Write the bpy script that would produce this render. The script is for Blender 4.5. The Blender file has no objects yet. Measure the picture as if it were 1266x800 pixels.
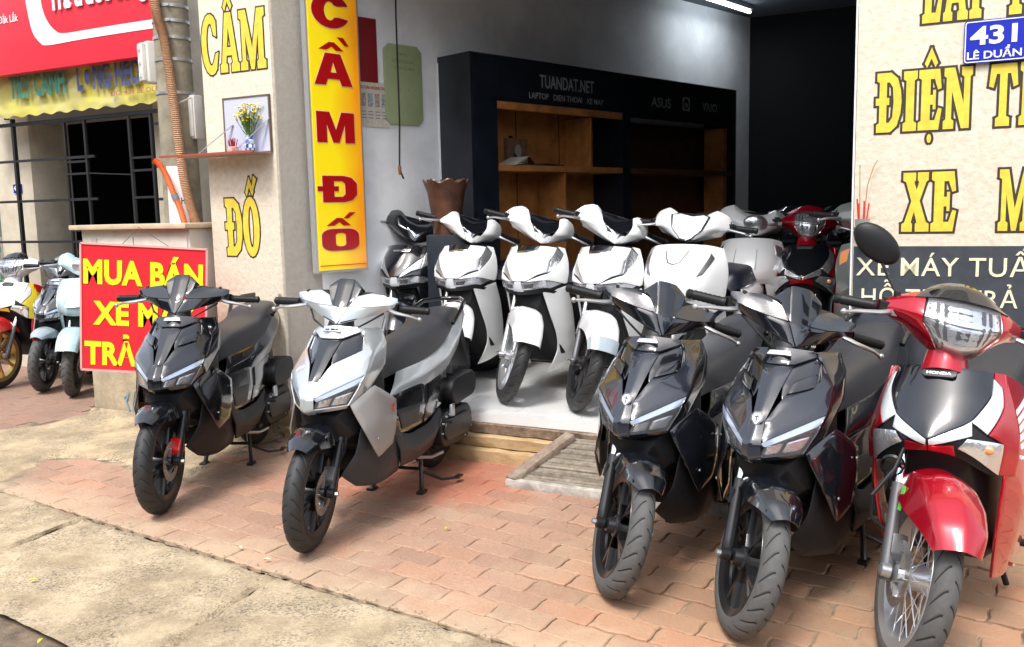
import bpy, bmesh, math, random
import numpy as np
from mathutils import Vector, Matrix, noise
random.seed(7)
S = bpy.context.scene
COL = S.collection
PI = math.pi
R = math.radians

# ------------------------------------------------------------------ camera
F_PX, CX, CY, CAM_H = 1110.0, 633.0, 400.0, 1.4
PITCH = math.atan(139 / F_PX)
ROLL = math.atan(.0219)
fw = Vector((0, math.cos(PITCH), -math.sin(PITCH)))
r0 = Vector((1, 0, 0)); u0 = r0.cross(fw)
rt = math.cos(ROLL) * r0 - math.sin(ROLL) * u0
up = math.sin(ROLL) * r0 + math.cos(ROLL) * u0
cam_d = bpy.data.cameras.new('camera')
cam_d.sensor_width = 36.0
cam_d.lens = F_PX / 1266.0 * 36.0
cam_d.clip_end = 600
cam = bpy.data.objects.new('camera', cam_d)
COL.objects.link(cam)
cam.matrix_world = Matrix(((rt.x, up.x, -fw.x, 0), (rt.y, up.y, -fw.y, 0), (rt.z, up.z, -fw.z, CAM_H), (0, 0, 0, 1)))
S.camera = cam

# ------------------------------------------------------------------ sky, sun, exposure
SUN_EL, SUN_AZ = R(58), R(205)          # high veiled sun behind the camera, a little to the left
w = bpy.data.worlds.new('World'); S.world = w; w.use_nodes = True
nt = w.node_tree; bg = nt.nodes['Background']
sky = nt.nodes.new('ShaderNodeTexSky'); sky.sky_type = 'NISHITA'; sky.sun_disc = False
sky.sun_elevation = SUN_EL; sky.sun_rotation = SUN_AZ
sky.air_density = 1.0; sky.dust_density = 3.0; sky.ozone_density = 1.0
hs = nt.nodes.new('ShaderNodeHueSaturation'); hs.inputs['Saturation'].default_value = .45
nt.links.new(sky.outputs[0], hs.inputs['Color']); nt.links.new(hs.outputs[0], bg.inputs[0])
bg.inputs[1].default_value = .15
sd = bpy.data.lights.new('sun', 'SUN'); sd.energy = 1.2; sd.angle = R(14); sd.color = (1, .975, .94)
so = bpy.data.objects.new('sun', sd); COL.objects.link(so)
sdir = Vector((math.sin(SUN_AZ) * math.cos(SUN_EL), math.cos(SUN_AZ) * math.cos(SUN_EL), math.sin(SUN_EL)))
so.rotation_euler = sdir.to_track_quat('Z', 'Y').to_euler()
so.location = sdir * 20
S.view_settings.view_transform = 'Standard'; S.view_settings.look = 'None'
S.view_settings.exposure = 1.27; S.view_settings.gamma = 1
S.render.engine = 'CYCLES'

# ------------------------------------------------------------------ facade frame
P0 = Vector((-.217, 5.0335, 0)); UD = Vector((.88974, -.45646, 0)); ND = Vector((.45646, .88974, 0))
def F(u, w_, z=0.0):                     # facade coordinates: along, into the building, up
    return P0 + UD * u + ND * w_ + Vector((0, 0, z))
FA = math.atan2(UD.y, UD.x)
CORNER = F(-1.377, 0)
WD = Vector((.70991, .70429, 0)); WN = Vector((.70429, -.70991, 0))   # the oblique side wall
def Wl(t, p, z=0.0):
    return CORNER + WD * t + WN * p + Vector((0, 0, z))
WA = math.atan2(WD.y, WD.x)
CAMP = Vector((0, 0, CAM_H))
def on(px, py, P, n):                    # where the sight line of a photo point meets a real plane
    d = fw + rt * ((px - CX) / F_PX) - up * ((py - CY) / F_PX)
    return CAMP + d * ((P - CAMP).dot(n) / d.dot(n))
def onF(px, py, w_=0.0):
    q = on(px, py, F(0, w_), ND) - P0
    return q.dot(UD), q.z
def onW(px, py, p=0.0):
    q = on(px, py, Wl(0, p), WN) - CORNER
    return q.dot(WD), q.z
def onG(px, py, z=0.0):
    return on(px, py, Vector((0, 0, z)), Vector((0, 0, 1)))

# ------------------------------------------------------------------ materials
MATS = {}
def mat(name, col, rough=.5, metal=0, coat=0, var=0, vscale=8, bump=0, bscale=60, trans=0, emit=0, spec=.5,
        flake=0, col2=None, island=0, detail=4, coatr=.03, ior=1.5):
    if name in MATS: return MATS[name]
    m = bpy.data.materials.new(name); m.use_nodes = True
    n = m.node_tree.nodes; l = m.node_tree.links
    b = n['Principled BSDF']
    b.inputs['Base Color'].default_value = (*col, 1)
    b.inputs['Roughness'].default_value = rough
    b.inputs['Metallic'].default_value = metal
    b.inputs['Coat Weight'].default_value = coat
    b.inputs['Coat Roughness'].default_value = coatr
    b.inputs['Transmission Weight'].default_value = trans
    b.inputs['Specular IOR Level'].default_value = spec
    b.inputs['IOR'].default_value = ior
    if emit:
        b.inputs['Emission Color'].default_value = (*col, 1); b.inputs['Emission Strength'].default_value = emit
    tc = n.new('ShaderNodeTexCoord')
    out = None
    if var or col2:
        nz = n.new('ShaderNodeTexNoise'); nz.inputs['Scale'].default_value = vscale
        nz.inputs['Detail'].default_value = detail; nz.inputs['Roughness'].default_value = .62
        l.new(tc.outputs['Object'], nz.inputs['Vector'])
        cr = n.new('ShaderNodeValToRGB')
        c2 = col2 if col2 else tuple(max(0, c * (1 - var)) for c in col)
        c1 = col if col2 else tuple(min(1, c * (1 + var * .6)) for c in col)
        cr.color_ramp.elements[0].position = .36; cr.color_ramp.elements[0].color = (*c2, 1)
        cr.color_ramp.elements[1].position = .64; cr.color_ramp.elements[1].color = (*c1, 1)
        l.new(nz.outputs[0], cr.inputs[0]); out = cr.outputs[0]
        l.new(out, b.inputs['Base Color'])
        mr = n.new('ShaderNodeMapRange'); mr.inputs['To Min'].default_value = max(.02, rough - .06); mr.inputs['To Max'].default_value = min(1, rough + .1)
        l.new(nz.outputs[0], mr.inputs[0]); l.new(mr.outputs[0], b.inputs['Roughness'])
    if island:
        g = n.new('ShaderNodeNewGeometry'); oi = n.new('ShaderNodeObjectInfo')
        ad = n.new('ShaderNodeMath'); ad.operation = 'ADD'; fr = n.new('ShaderNodeMath'); fr.operation = 'FRACT'
        l.new(g.outputs['Random Per Island'], ad.inputs[0]); l.new(oi.outputs['Random'], ad.inputs[1]); l.new(ad.outputs[0], fr.inputs[0])
        m2 = n.new('ShaderNodeMapRange'); m2.inputs['To Min'].default_value = 1 - island; m2.inputs['To Max'].default_value = 1 + island * .6
        l.new(fr.outputs[0], m2.inputs[0])
        hv = n.new('ShaderNodeHueSaturation')
        l.new(m2.outputs[0], hv.inputs['Value'])
        if out: l.new(out, hv.inputs['Color'])
        else: hv.inputs['Color'].default_value = (*col, 1)
        l.new(hv.outputs[0], b.inputs['Base Color'])
    if flake:
        vz = n.new('ShaderNodeTexVoronoi'); vz.inputs['Scale'].default_value = 900
        l.new(tc.outputs['Object'], vz.inputs['Vector'])
        bm_ = n.new('ShaderNodeBump'); bm_.inputs['Strength'].default_value = flake; bm_.inputs['Distance'].default_value = .0006
        l.new(vz.outputs[0], bm_.inputs['Height']); l.new(bm_.outputs[0], b.inputs['Normal'])
    if bump:
        nb = n.new('ShaderNodeTexNoise'); nb.inputs['Scale'].default_value = bscale; nb.inputs['Detail'].default_value = 6
        l.new(tc.outputs['Object'], nb.inputs['Vector'])
        bp = n.new('ShaderNodeBump'); bp.inputs['Strength'].default_value = bump; bp.inputs['Distance'].default_value = .01
        l.new(nb.outputs[0], bp.inputs['Height']); l.new(bp.outputs[0], b.inputs['Normal'])
    MATS[name] = m
    return m

# ------------------------------------------------------------------ mesh builder
class G:
    def __init__(s): s.v = []; s.f = []; s.m = []
    def add(s, vs, fs, m=0):
        o = len(s.v); s.v += [tuple(x) for x in vs]
        for f in fs: s.f.append(tuple(i + o for i in f)); s.m.append(m)
        return s
    def box(s, c, d, rz=0, m=0, M=None):
        x, y, z = (k / 2 for k in d)
        vs = [Vector((a * x, b * y, e * z)) for e in (-1, 1) for b in (-1, 1) for a in (-1, 1)]
        Mt = (M if M else Matrix.Rotation(rz, 3, 'Z'))
        vs = [Mt @ v + Vector(c) for v in vs]
        return s.add(vs, [(0, 2, 3, 1), (4, 5, 7, 6), (0, 1, 5, 4), (2, 6, 7, 3), (0, 4, 6, 2), (1, 3, 7, 5)], m)
    def bar(s, a, b, wd, th, m=0, upv=(0, 0, 1)):
        a, b = Vector(a), Vector(b); d = (b - a); L = d.length; d.normalize()
        x = d.cross(Vector(upv))
        if x.length < 1e-4: x = Vector((1, 0, 0))
        x.normalize(); y = x.cross(d)
        M = Matrix((d, x, y)).transposed()
        return s.box((a + b) / 2, (L, wd, th), M=M, m=m)
    def prism(s, poly, fn, t0, t1, m=0, inset=0):      # poly in 2D, fn(a,b,t) -> point
        n = len(poly); vs = []
        cx = sum(p[0] for p in poly) / n; cy = sum(p[1] for p in poly) / n
        rings = [(t0, 1)]
        if inset: rings += [(t1 - (t1 - t0) * .25, 1), (t1, 1 - inset)]
        else: rings += [(t1, 1)]
        for t, k in rings: vs += [fn(cx + (p[0] - cx) * k, cy + (p[1] - cy) * k, t) for p in poly]
        fs = [tuple(range(n))[::-1], tuple(range(n * (len(rings) - 1), n * len(rings)))]
        for r_ in range(len(rings) - 1):
            for i in range(n):
                j = (i + 1) % n; fs.append((r_ * n + i, r_ * n + j, (r_ + 1) * n + j, (r_ + 1) * n + i))
        return s.add(vs, fs, m)
    def tube(s, path, r, n=10, m=0, cap=True, flat=1.0):
        pts = [Vector(p) for p in path]; k = len(pts)
        rs = r if isinstance(r, (list, tuple)) else [r] * k
        vs = []; prev = None
        for i, p in enumerate(pts):
            d = (pts[min(i + 1, k - 1)] - pts[max(i - 1, 0)]).normalized()
            if prev is None:
                a = d.cross(Vector((0, 0, 1)))
                if a.length < .05: a = d.cross(Vector((1, 0, 0)))
            else: a = prev - d * prev.dot(d)
            a.normalize(); b = d.cross(a); prev = a
            for q in range(n):
                t = 2 * PI * q / n; vs.append(p + (a * math.cos(t) + b * math.sin(t) * flat) * rs[i])
        fs = [(i * n + q, i * n + (q + 1) % n, (i + 1) * n + (q + 1) % n, (i + 1) * n + q) for i in range(k - 1) for q in range(n)]
        if cap: fs += [tuple(range(n))[::-1], tuple(range((k - 1) * n, k * n))]
        return s.add(vs, fs, m)
    def lathe(s, prof, n=32, m=0, M=None, close=False):    # prof [(r, h)] about local Z, M 4x4
        M = M or Matrix.Identity(4); k = len(prof); vs = []
        for r_, h in prof:
            for q in range(n):
                t = 2 * PI * q / n; vs.append(M @ Vector((r_ * math.cos(t), r_ * math.sin(t), h)))
        fs = [(i * n + q, i * n + (q + 1) % n, (i + 1) * n + (q + 1) % n, (i + 1) * n + q) for i in range(k - 1) for q in range(n)]
        if close: fs += [((k - 1) * n + q, (k - 1) * n + (q + 1) % n, (q + 1) % n, q) for q in range(n)]
        else: fs += [tuple(range(n))[::-1], tuple(range((k - 1) * n, k * n))]
        return s.add(vs, fs, m)
    def mir(s):                                           # add the copy mirrored in y
        o = len(s.v); fs = list(s.f); ms = list(s.m)
        s.v += [(x, -y, z) for x, y, z in s.v]
        for f, mm in zip(fs, ms): s.f.append(tuple(i + o for i in f[::-1])); s.m.append(mm)
        return s
    def mesh(s, name, mats, bevel=0, sharp=35, weld=False, smooth=True, bseg=2, bang=30):
        me = bpy.data.meshes.new(name); me.from_pydata(s.v, [], s.f)
        for m_ in (mats if isinstance(mats, (list, tuple)) else [mats]): me.materials.append(m_)
        me.polygons.foreach_set('material_index', s.m)
        bm = bmesh.new(); bm.from_mesh(me)
        if weld: bmesh.ops.remove_doubles(bm, verts=bm.verts, dist=1e-5)
        bmesh.ops.recalc_face_normals(bm, faces=bm.faces)
        if bevel:
            es = [e for e in bm.edges if len(e.link_faces) == 2 and e.calc_face_angle(0) > R(bang)]
            bmesh.ops.bevel(bm, geom=es, offset=bevel, segments=bseg, profile=.6, affect='EDGES', clamp_overlap=True)
        bm.to_mesh(me); bm.free()
        if smooth:
            me.polygons.foreach_set('use_smooth', [True] * len(me.polygons))
            me.set_sharp_from_angle(angle=R(sharp))
        return me
    def build(s, name, mats, parent=None, M=None, **k):
        return link(name, s.mesh(name, mats, **k), parent, M)
def link(name, me, parent=None, M=None):
    o = bpy.data.objects.new(name, me); COL.objects.link(o)
    if parent: o.parent = parent
    if M is not None: o.matrix_basis = M
    return o
def tag(o, label=None, cat=None, group=None, kind=None):
    if label: o['label'] = label
    if cat: o['category'] = cat
    if group: o['group'] = group
    if kind: o['kind'] = kind
    return o
def thing(name, loc, label, cat, group=None, rz=0):
    o = bpy.data.objects.new(name, None); COL.objects.link(o); o.location = loc; o.rotation_euler = (0, 0, rz)
    o.empty_display_size = .1
    return tag(o, label, cat, group)

# ------------------------------------------------------------------ skins: body panels cut out of one shaped surface
class Skin:
    K = 6
    def __init__(s, rows, smooth=3, mirror=False):
        A = np.array([[p for p in r_] for r_ in rows], float)         # I x J x 3
        if mirror:
            B = A[:, ::-1, :].copy(); B[:, :, 1] *= -1
            A = np.concatenate([B[:, :-1, :], A], axis=1); s.voff = len(rows[0]) - 1
        else: s.voff = 0
        I, J = A.shape[:2]; K = s.K
        iu = np.linspace(0, I - 1, (I - 1) * K + 1); iv = np.linspace(0, J - 1, (J - 1) * K + 1)
        i0 = np.minimum(iu.astype(int), I - 2); j0 = np.minimum(iv.astype(int), J - 2)
        a = (iu - i0)[:, None, None]; b = (iv - j0)[None, :, None]
        D = (A[i0][:, j0] * (1 - a) * (1 - b) + A[i0 + 1][:, j0] * a * (1 - b) + A[i0][:, j0 + 1] * (1 - a) * b + A[i0 + 1][:, j0 + 1] * a * b)
        for _ in range(smooth):
            E = D.copy()
            E[1:-1, 1:-1] = (D[1:-1, 1:-1] * 2 + D[:-2, 1:-1] + D[2:, 1:-1] + D[1:-1, :-2] + D[1:-1, 2:]) / 6
            E[0, 1:-1] = (D[0, 1:-1] * 2 + D[0, :-2] + D[0, 2:]) / 4; E[-1, 1:-1] = (D[-1, 1:-1] * 2 + D[-1, :-2] + D[-1, 2:]) / 4
            E[1:-1, 0] = (D[1:-1, 0] * 2 + D[:-2, 0] + D[2:, 0]) / 4; E[1:-1, -1] = (D[1:-1, -1] * 2 + D[:-2, -1] + D[2:, -1]) / 4
            D = E
        s.D = D; s.I, s.J = I, J
    def at(s, u, v):
        K = s.K; v = v + s.voff
        x = min(max(u * K, 0), s.D.shape[0] - 1.0001); y = min(max(v * K, 0), s.D.shape[1] - 1.0001)
        i, j = int(x), int(y); a, b = x - i, y - j; D = s.D
        return Vector(D[i, j] * (1 - a) * (1 - b) + D[i + 1, j] * a * (1 - b) + D[i, j + 1] * (1 - a) * b + D[i + 1, j + 1] * a * b)
    def nor(s, u, v):
        e = .12; n = (s.at(u + e, v) - s.at(u - e, v)).cross(s.at(u, v + e) - s.at(u, v - e))
        return n.normalized() if n.length > 1e-12 else Vector((1, 0, 0))
def patch(g, sk, cells, off=0.0, th=.004, n=6, m=0, flip=1, mirror=False):
    """cells: list of quads of four (u, v) corners on the skin; makes one plate with thickness"""
    keys = {}; uv = []; faces = []
    def idx(p):
        k = (round(p[0], 4), round(p[1], 4))
        if k not in keys: keys[k] = len(uv); uv.append(k)
        return keys[k]
    for c in cells:
        nn, mm = n, n
        if len(c) == 5: nn, mm = c[4]; 
        for i in range(nn):
            for j in range(mm):
                q = []
                for a, b in ((i / nn, j / mm), ((i + 1) / nn, j / mm), ((i + 1) / nn, (j + 1) / mm), (i / nn, (j + 1) / mm)):
                    q.append(idx(tuple(c[0][k] * (1 - a) * (1 - b) + c[1][k] * a * (1 - b) + c[2][k] * a * b + c[3][k] * (1 - a) * b for k in (0, 1))))
                if len(set(q)) == 4: faces.append(tuple(q))
                elif len(set(q)) == 3: faces.append(tuple(dict.fromkeys(q)))
    N = len(uv); top = []; bot = []
    for (a, b) in uv:
        p = sk.at(a, b); nv = sk.nor(a, b) * flip
        top.append(p + nv * off); bot.append(p + nv * (off - th))
    ec = {}
    for f in faces:
        for i in range(len(f)):
            e = (f[i], f[(i + 1) % len(f)]); k = (min(e), max(e)); ec.setdefault(k, []).append(e)
    fs = list(faces) + [tuple(i + N for i in f[::-1]) for f in faces]
    for k, es in ec.items():
        if len(es) == 1:
            a, b = es[0]; fs.append((b, a, a + N, b + N))
    sub = G(); sub.add(top + bot, fs, m)
    if mirror: sub.mir()
    g.add(sub.v, sub.f, m)
    return g
def rect(u0_, u1_, v0_, v1_): return [((u0_, v0_), (u1_, v0_), (u1_, v1_), (u0_, v1_))]

# ------------------------------------------------------------------ lettering
def text_mesh(txt, size=1.0, bold=0.0, ext=.002, sx=1.0, align='LEFT', shear=0, space=1.0):
    c = bpy.data.curves.new('t', 'FONT'); c.body = txt; c.size = size; c.extrude = ext; c.offset = bold
    c.align_x = align; c.shear = shear; c.space_character = space; c.resolution_u = 3
    o = bpy.data.objects.new('t', c); COL.objects.link(o)
    bpy.context.view_layer.update()
    dg = bpy.context.evaluated_depsgraph_get()
    me = bpy.data.meshes.new_from_object(o.evaluated_get(dg))
    bpy.data.objects.remove(o); bpy.data.curves.remove(c)
    if sx != 1:
        for v in me.vertices: v.co.x *= sx
    return me
def fit_text(txt, width, height, bold=.0, ext=.002, cap=.72, space=1.0, shear=0):
    me = text_mesh(txt, 1.0, bold, ext, space=space, shear=shear)
    xs = [v.co.x for v in me.vertices]; x0 = min(xs); wd = max(xs) - x0
    ks = height / cap; kx = (width / wd) if width else ks
    for v in me.vertices: v.co.x = (v.co.x - x0) * kx; v.co.y *= ks
    return me
def frameM(o, x, y):
    x = Vector(x).normalized(); y = Vector(y); y = (y - x * y.dot(x)).normalized(); z = x.cross(y)
    return Matrix(((x.x, y.x, z.x, o[0]), (x.y, y.y, z.y, o[1]), (x.z, y.z, z.z, o[2]), (0, 0, 0, 1)))
def put_text(name, txt, o, x, y, width, height, m, parent=None, **k):
    me = fit_text(txt, width, height, **k); me.materials.clear(); me.materials.append(m); me.name = name
    M = frameM(o, x, y)
    if parent: M = parent.matrix_basis.inverted() @ M if parent.parent is None else M
    return link(name, me, parent, M)
def arc(cx_, cy_, rx, ry, a0, a1, n): return [(cx_ + rx * math.cos(R(a0 + (a1 - a0) * i / n)), cy_ + ry * math.sin(R(a0 + (a1 - a0) * i / n))) for i in range(n + 1)]
SL = {
 'I': (.4, [[(0,0),(.4,0),(.4,.13),(.32,.16),(.32,.84),(.4,.87),(.4,1),(0,1),(0,.87),(.08,.84),(.08,.16),(0,.13)]]),
 'E': (.68, [[(0,0),(.60,0),(.68,.34),(.58,.36),(.48,.16),(.34,.16),(.34,.42),(.42,.42),(.42,.34),(.50,.34),(.50,.66),(.42,.66),(.42,.58),(.34,.58),(.34,.84),(.46,.84),(.56,.66),(.66,.68),(.60,1),(0,1),(0,.87),(.08,.84),(.08,.16),(0,.13)]]),
 'X': (.76, [[(0,0),(.30,0),(.30,.13),(.26,.16),(.34,.34),(.42,.16),(.38,.13),(.38,0),(.76,0),(.76,.13),(.68,.16),(.49,.52),(.66,.84),(.72,.87),(.72,1),(.42,1),(.42,.87),(.46,.84),(.40,.70),(.33,.84),(.37,.87),(.37,1),(.02,1),(.02,.87),(.10,.84),(.26,.52),(.08,.16),(0,.13)]]),
 'N': (.8, [[(0,0),(.30,0),(.30,.13),(.23,.16),(.23,.62),(.52,0),(.74,0),(.74,.84),(.80,.87),(.80,1),(.50,1),(.50,.87),(.57,.84),(.57,.40),(.30,1),(0,1),(0,.87),(.07,.84),(.07,.16),(0,.13)]]),
 'M': (1.04, [[(0,0),(.3,0),(.3,.13),(.23,.16),(.23,.60),(.42,0),(.56,0),(.75,.6),(.75,.16),(.68,.13),(.68,0),(1.04,0),(1.04,.13),(.96,.16),(.96,.84),(1.04,.87),(1.04,1),(.74,1),(.50,.36),(.28,1),(0,1),(0,.87),(.08,.84),(.08,.16),(0,.13)]]),
 'T': (.78, [[(.2,0),(.58,0),(.58,.13),(.49,.16),(.49,.84),(.58,.84),(.66,.62),(.78,.65),(.73,1),(.05,1),(0,.65),(.12,.62),(.20,.84),(.29,.84),(.29,.16),(.2,.13)]]),
 'H': (.8, [[(0,0),(.34,0),(.34,.13),(.28,.16),(.28,.44),(.52,.44),(.52,.16),(.46,.13),(.46,0),(.8,0),(.8,.13),(.74,.16),(.74,.84),(.8,.87),(.8,1),(.46,1),(.46,.87),(.52,.84),(.52,.58),(.28,.58),(.28,.84),(.34,.87),(.34,1),(0,1),(0,.87),(.07,.84),(.07,.16),(0,.13)]]),
 'L': (.64, [[(0,0),(.58,0),(.64,.36),(.52,.38),(.44,.16),(.30,.16),(.30,.84),(.38,.87),(.38,1),(0,1),(0,.87),(.08,.84),(.08,.16),(0,.13)]]),
 'P': (.7, [[(0,0),(.38,0),(.38,.13),(.30,.16),(.30,.38),(.5,.38),(.64,.48),(.70,.69),(.64,.9),(.5,1),(0,1),(0,.87),(.08,.84),(.08,.16),(0,.13)], [(.3,.54),(.42,.54),(.48,.69),(.42,.84),(.3,.84)]]),
 'D': (.75, [[(0,0),(.42,0),(.62,.1),(.72,.3),(.75,.5),(.72,.7),(.62,.9),(.42,1),(0,1),(0,.87),(.08,.84),(.08,.58),(-.03,.58),(-.03,.46),(.08,.46),(.08,.16),(0,.13)], [(.30,.16),(.38,.16),(.48,.25),(.51,.5),(.48,.75),(.38,.84),(.30,.84),(.30,.58),(.38,.58),(.38,.46),(.30,.46)]]),
 'O': (.72, [arc(.36, .5, .37, .52, 0, 345, 23), arc(.36, .5, .12, .36, 0, 345, 23)]),
 'A': (.8, [[(0,0),(.30,0),(.30,.13),(.24,.16),(.27,.28),(.49,.28),(.52,.16),(.46,.13),(.46,0),(.80,0),(.80,.13),(.73,.16),(.52,1),(.26,1),(.06,.16),(0,.13)], [(.30,.42),(.46,.42),(.385,.76)]]),
 'C': (.72, [arc(.38, .5, .39, .52, 48, 305, 16) + [(.70,.36),(.58,.34)] + arc(.38, .5, .17, .36, 300, 70, 12)[0:] + [(.52,.66),(.64,.62)]]),
 'Y': (.78, [[(.2,0),(.58,0),(.58,.13),(.49,.16),(.49,.42),(.68,.84),(.78,.87),(.78,1),(.46,1),(.46,.87),(.50,.84),(.40,.58),(.31,.84),(.34,.87),(.34,1),(0,1),(0,.87),(.08,.84),(.29,.42),(.29,.16),(.2,.13)]]),
 '^': [(-.19,1.10),(0,1.36),(.19,1.10),(.12,1.03),(0,1.18),(-.12,1.03)],
 "'": [(-.06,1.05),(.02,1.05),(.18,1.24),(.04,1.30)],
 '.': arc(0, -.14, .065, .075, 0, 330, 11),
}
def poly_mesh(loops, off=0.0):
    c = bpy.data.curves.new('p', 'CURVE'); c.dimensions = '2D'; c.fill_mode = 'BOTH'; c.offset = off; c.extrude = .0002
    for lp in loops:
        sp = c.splines.new('POLY'); sp.points.add(len(lp) - 1); sp.use_cyclic_u = True
        for i, (x, y) in enumerate(lp): sp.points[i].co = (x, y, 0, 1)
    o = bpy.data.objects.new('p', c); COL.objects.link(o); bpy.context.view_layer.update()
    me = bpy.data.meshes.new_from_object(o.evaluated_get(bpy.context.evaluated_depsgraph_get()))
    bpy.data.objects.remove(o); bpy.data.curves.remove(c)
    return me
def slab_word(word, parent, toW, x0, z0, width, height, mf, mo, border=.0075, lift=.0012, kern=.08):
    """word: list of (letter, accents); toW(x, z, out) -> world point; letters are one part each"""
    tot = sum(SL[a][0] for a, _ in word) + kern * (len(word) - 1); kx = width / tot; x = x0
    for li, (a, acc) in enumerate(word):
        wd, loops = SL[a]
        loops = [list(l_) for l_ in loops]
        for q in acc:
            dx = wd / 2 + (.16 if q == "'" and '^' in acc else 0)
            loops.append([(px_ + dx, py_ + (.08 if q == "'" and '^' in acc else 0)) for px_, py_ in SL[q]])
        sc = [[(px_ * kx, py_ * height) for px_, py_ in l_] for l_ in loops]
        g = G()
        for k, (mm, off) in enumerate(((mo, -border), (mf, 0))):
            zo = lift + .0012 * k + .0001 * li
            if k == 0:                                   # painted outline: one stroke per edge
                q_ = 0
                for lp in sc:
                    for (ax, ay), (bx_, by_) in zip(lp, lp[1:] + lp[:1]):
                        L = math.hypot(bx_ - ax, by_ - ay)
                        if L < 1e-5: continue
                        dx, dy = (bx_ - ax) / L * border, (by_ - ay) / L * border; q_ += 1; e = .55 if len(lp) < 30 else .2
                        e = .9 if L > .012 else .3
                        P = [(ax - dx * e - dy, ay - dy * e + dx), (ax - dx * e + dy, ay - dy * e - dx), (bx_ + dx * e + dy, by_ + dy * e - dx), (bx_ + dx * e - dy, by_ + dy * e + dx)]
                        g.add([toW(x + a_, z0 + b_, zo - .000008 * (q_ % 60)) for a_, b_ in P], [(0, 1, 2, 3)], 1)
                continue
            me = poly_mesh(sc, 0)
            g.add([toW(x + v.co.x, z0 + v.co.y, zo + v.co.z) for v in me.vertices], [tuple(p.vertices) for p in me.polygons], 0)
            bpy.data.meshes.remove(me)
        ob = g.build('letter', [mf, mo], parent, smooth=False)
        if parent: ob.matrix_basis = parent.matrix_basis.inverted()
        x += (wd + kern) * kx
# ================================================================== materials of the place
M_asph = mat('asphalt', (.11, .105, .10), .95, var=.35, vscale=90, bump=.5, bscale=160)
M_conc = mat('sandy_concrete', (.54, .43, .29), .95, col2=(.37, .285, .185), vscale=6, bump=.6, bscale=38, detail=12)
def rough_conc(name, c1, c2, spot):
    m = bpy.data.materials.new(name); m.use_nodes = True; n = m.node_tree.nodes; l = m.node_tree.links; b = n['Principled BSDF']
    g = n.new('ShaderNodeNewGeometry')
    def nz(sc, det, ro=.65):
        z = n.new('ShaderNodeTexNoise'); z.inputs['Scale'].default_value = sc; z.inputs['Detail'].default_value = det; z.inputs['Roughness'].default_value = ro; l.new(g.outputs['Position'], z.inputs['Vector']); return z.outputs[0]
    def rp(src, a, b_, ca, cb):
        c = n.new('ShaderNodeValToRGB'); c.color_ramp.elements[0].position = a; c.color_ramp.elements[1].position = b_; c.color_ramp.elements[0].color = (*ca, 1); c.color_ramp.elements[1].color = (*cb, 1); l.new(src, c.inputs[0]); return c.outputs[0]
    def mx(f, a, b_):
        x = n.new('ShaderNodeMix'); x.data_type = 'RGBA'; l.new(f, x.inputs[0]); l.new(a, x.inputs[6])
        if isinstance(b_, tuple): x.inputs[7].default_value = (*b_, 1)
        else: l.new(b_, x.inputs[7])
        return x.outputs[2]
    c = rp(nz(3.2, 12, .72), .40, .60, c2, c1)
    f1 = rp(nz(80, 7, .8), .50, .56, (0, 0, 0), (1, 1, 1)); f2 = rp(nz(3.7, 6), .40, .60, (0, 0, 0), (1, 1, 1))
    mu = n.new('ShaderNodeMath'); mu.operation = 'MULTIPLY'; l.new(f1, mu.inputs[0]); l.new(f2, mu.inputs[1])
    c = mx(mu.outputs[0], c, spot)
    c = mx(rp(nz(150, 4), .60, .66, (0, 0, 0), (.6, .6, .6)), c, tuple(min(.8, x * 1.35) for x in c1))
    c = mx(rp(nz(22, 8), .58, .70, (0, 0, 0), (.45, .45, .45)), c, tuple(x * .6 for x in c2))
    l.new(c, b.inputs['Base Color']); b.inputs['Roughness'].default_value = .95
    bp = n.new('ShaderNodeBump'); bp.inputs['Strength'].default_value = .8; bp.inputs['Distance'].default_value = .012; l.new(nz(60, 10, .7), bp.inputs['Height']); l.new(bp.outputs[0], b.inputs['Normal'])
    return m
M_conc = rough_conc('sandy_concrete_apron', (.55, .44, .29), (.33, .255, .16), (.12, .105, .085))
M_mound = mat('stained_concrete', (.50, .385, .24), .95, col2=(.25, .21, .15), vscale=5, bump=.6, bscale=40, detail=12)
M_mound = rough_conc('worn_stained_concrete', (.54, .42, .26), (.30, .24, .155), (.11, .105, .085))
M_dirt = mat('joint_dirt', (.17, .125, .085), 1, var=.5, vscale=9, bump=.5, bscale=120)
M_plast = mat('cream_textured_plaster', (.76, .68, .55), .85, col2=(.66, .57, .44), vscale=34, bump=.35, bscale=45, detail=8)
M_plast2 = mat('raw_plaster', (.47, .42, .33), .9, col2=(.28, .24, .18), vscale=5, bump=.4, bscale=50, detail=10)
M_wall = mat('white_interior_wall', (.88, .89, .90), .8, var=.10, vscale=3, bump=.06, bscale=20)
M_dark = mat('shade_toned_interior', (.0045, .005, .007), .8, var=.3, vscale=3)  # near-black base colour stands in for shade deep inside the rooms
M_ceil = mat('shade_toned_ceiling', (.12, .13, .15), .8, var=.1, vscale=2)  # ceiling colour darkened to carry the shade of the dim interior
M_tile = mat('white_floor_tile', (.78, .78, .76), .16, var=.05, vscale=3, island=.04, coat=.3)
M_grout = mat('tile_grout', (.35, .34, .31), .9, var=.2)
M_wood = mat('weathered_wood', (.30, .215, .15), .85, col2=(.13, .09, .06), vscale=18, bump=.5, bscale=70, detail=9)
M_step = mat('ochre_step_render', (.52, .37, .20), .95, col2=(.40, .27, .14), vscale=7, bump=.5, bscale=50, detail=9)
M_slat = mat('grey_ramp_slat', (.29, .255, .20), .9, col2=(.17, .135, .10), vscale=30, bump=.5, bscale=90, island=.25, detail=8)
M_ylet = mat('yellow_letter_paint', (.80, .58, .06), .5, var=.14, vscale=30, detail=9)
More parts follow.
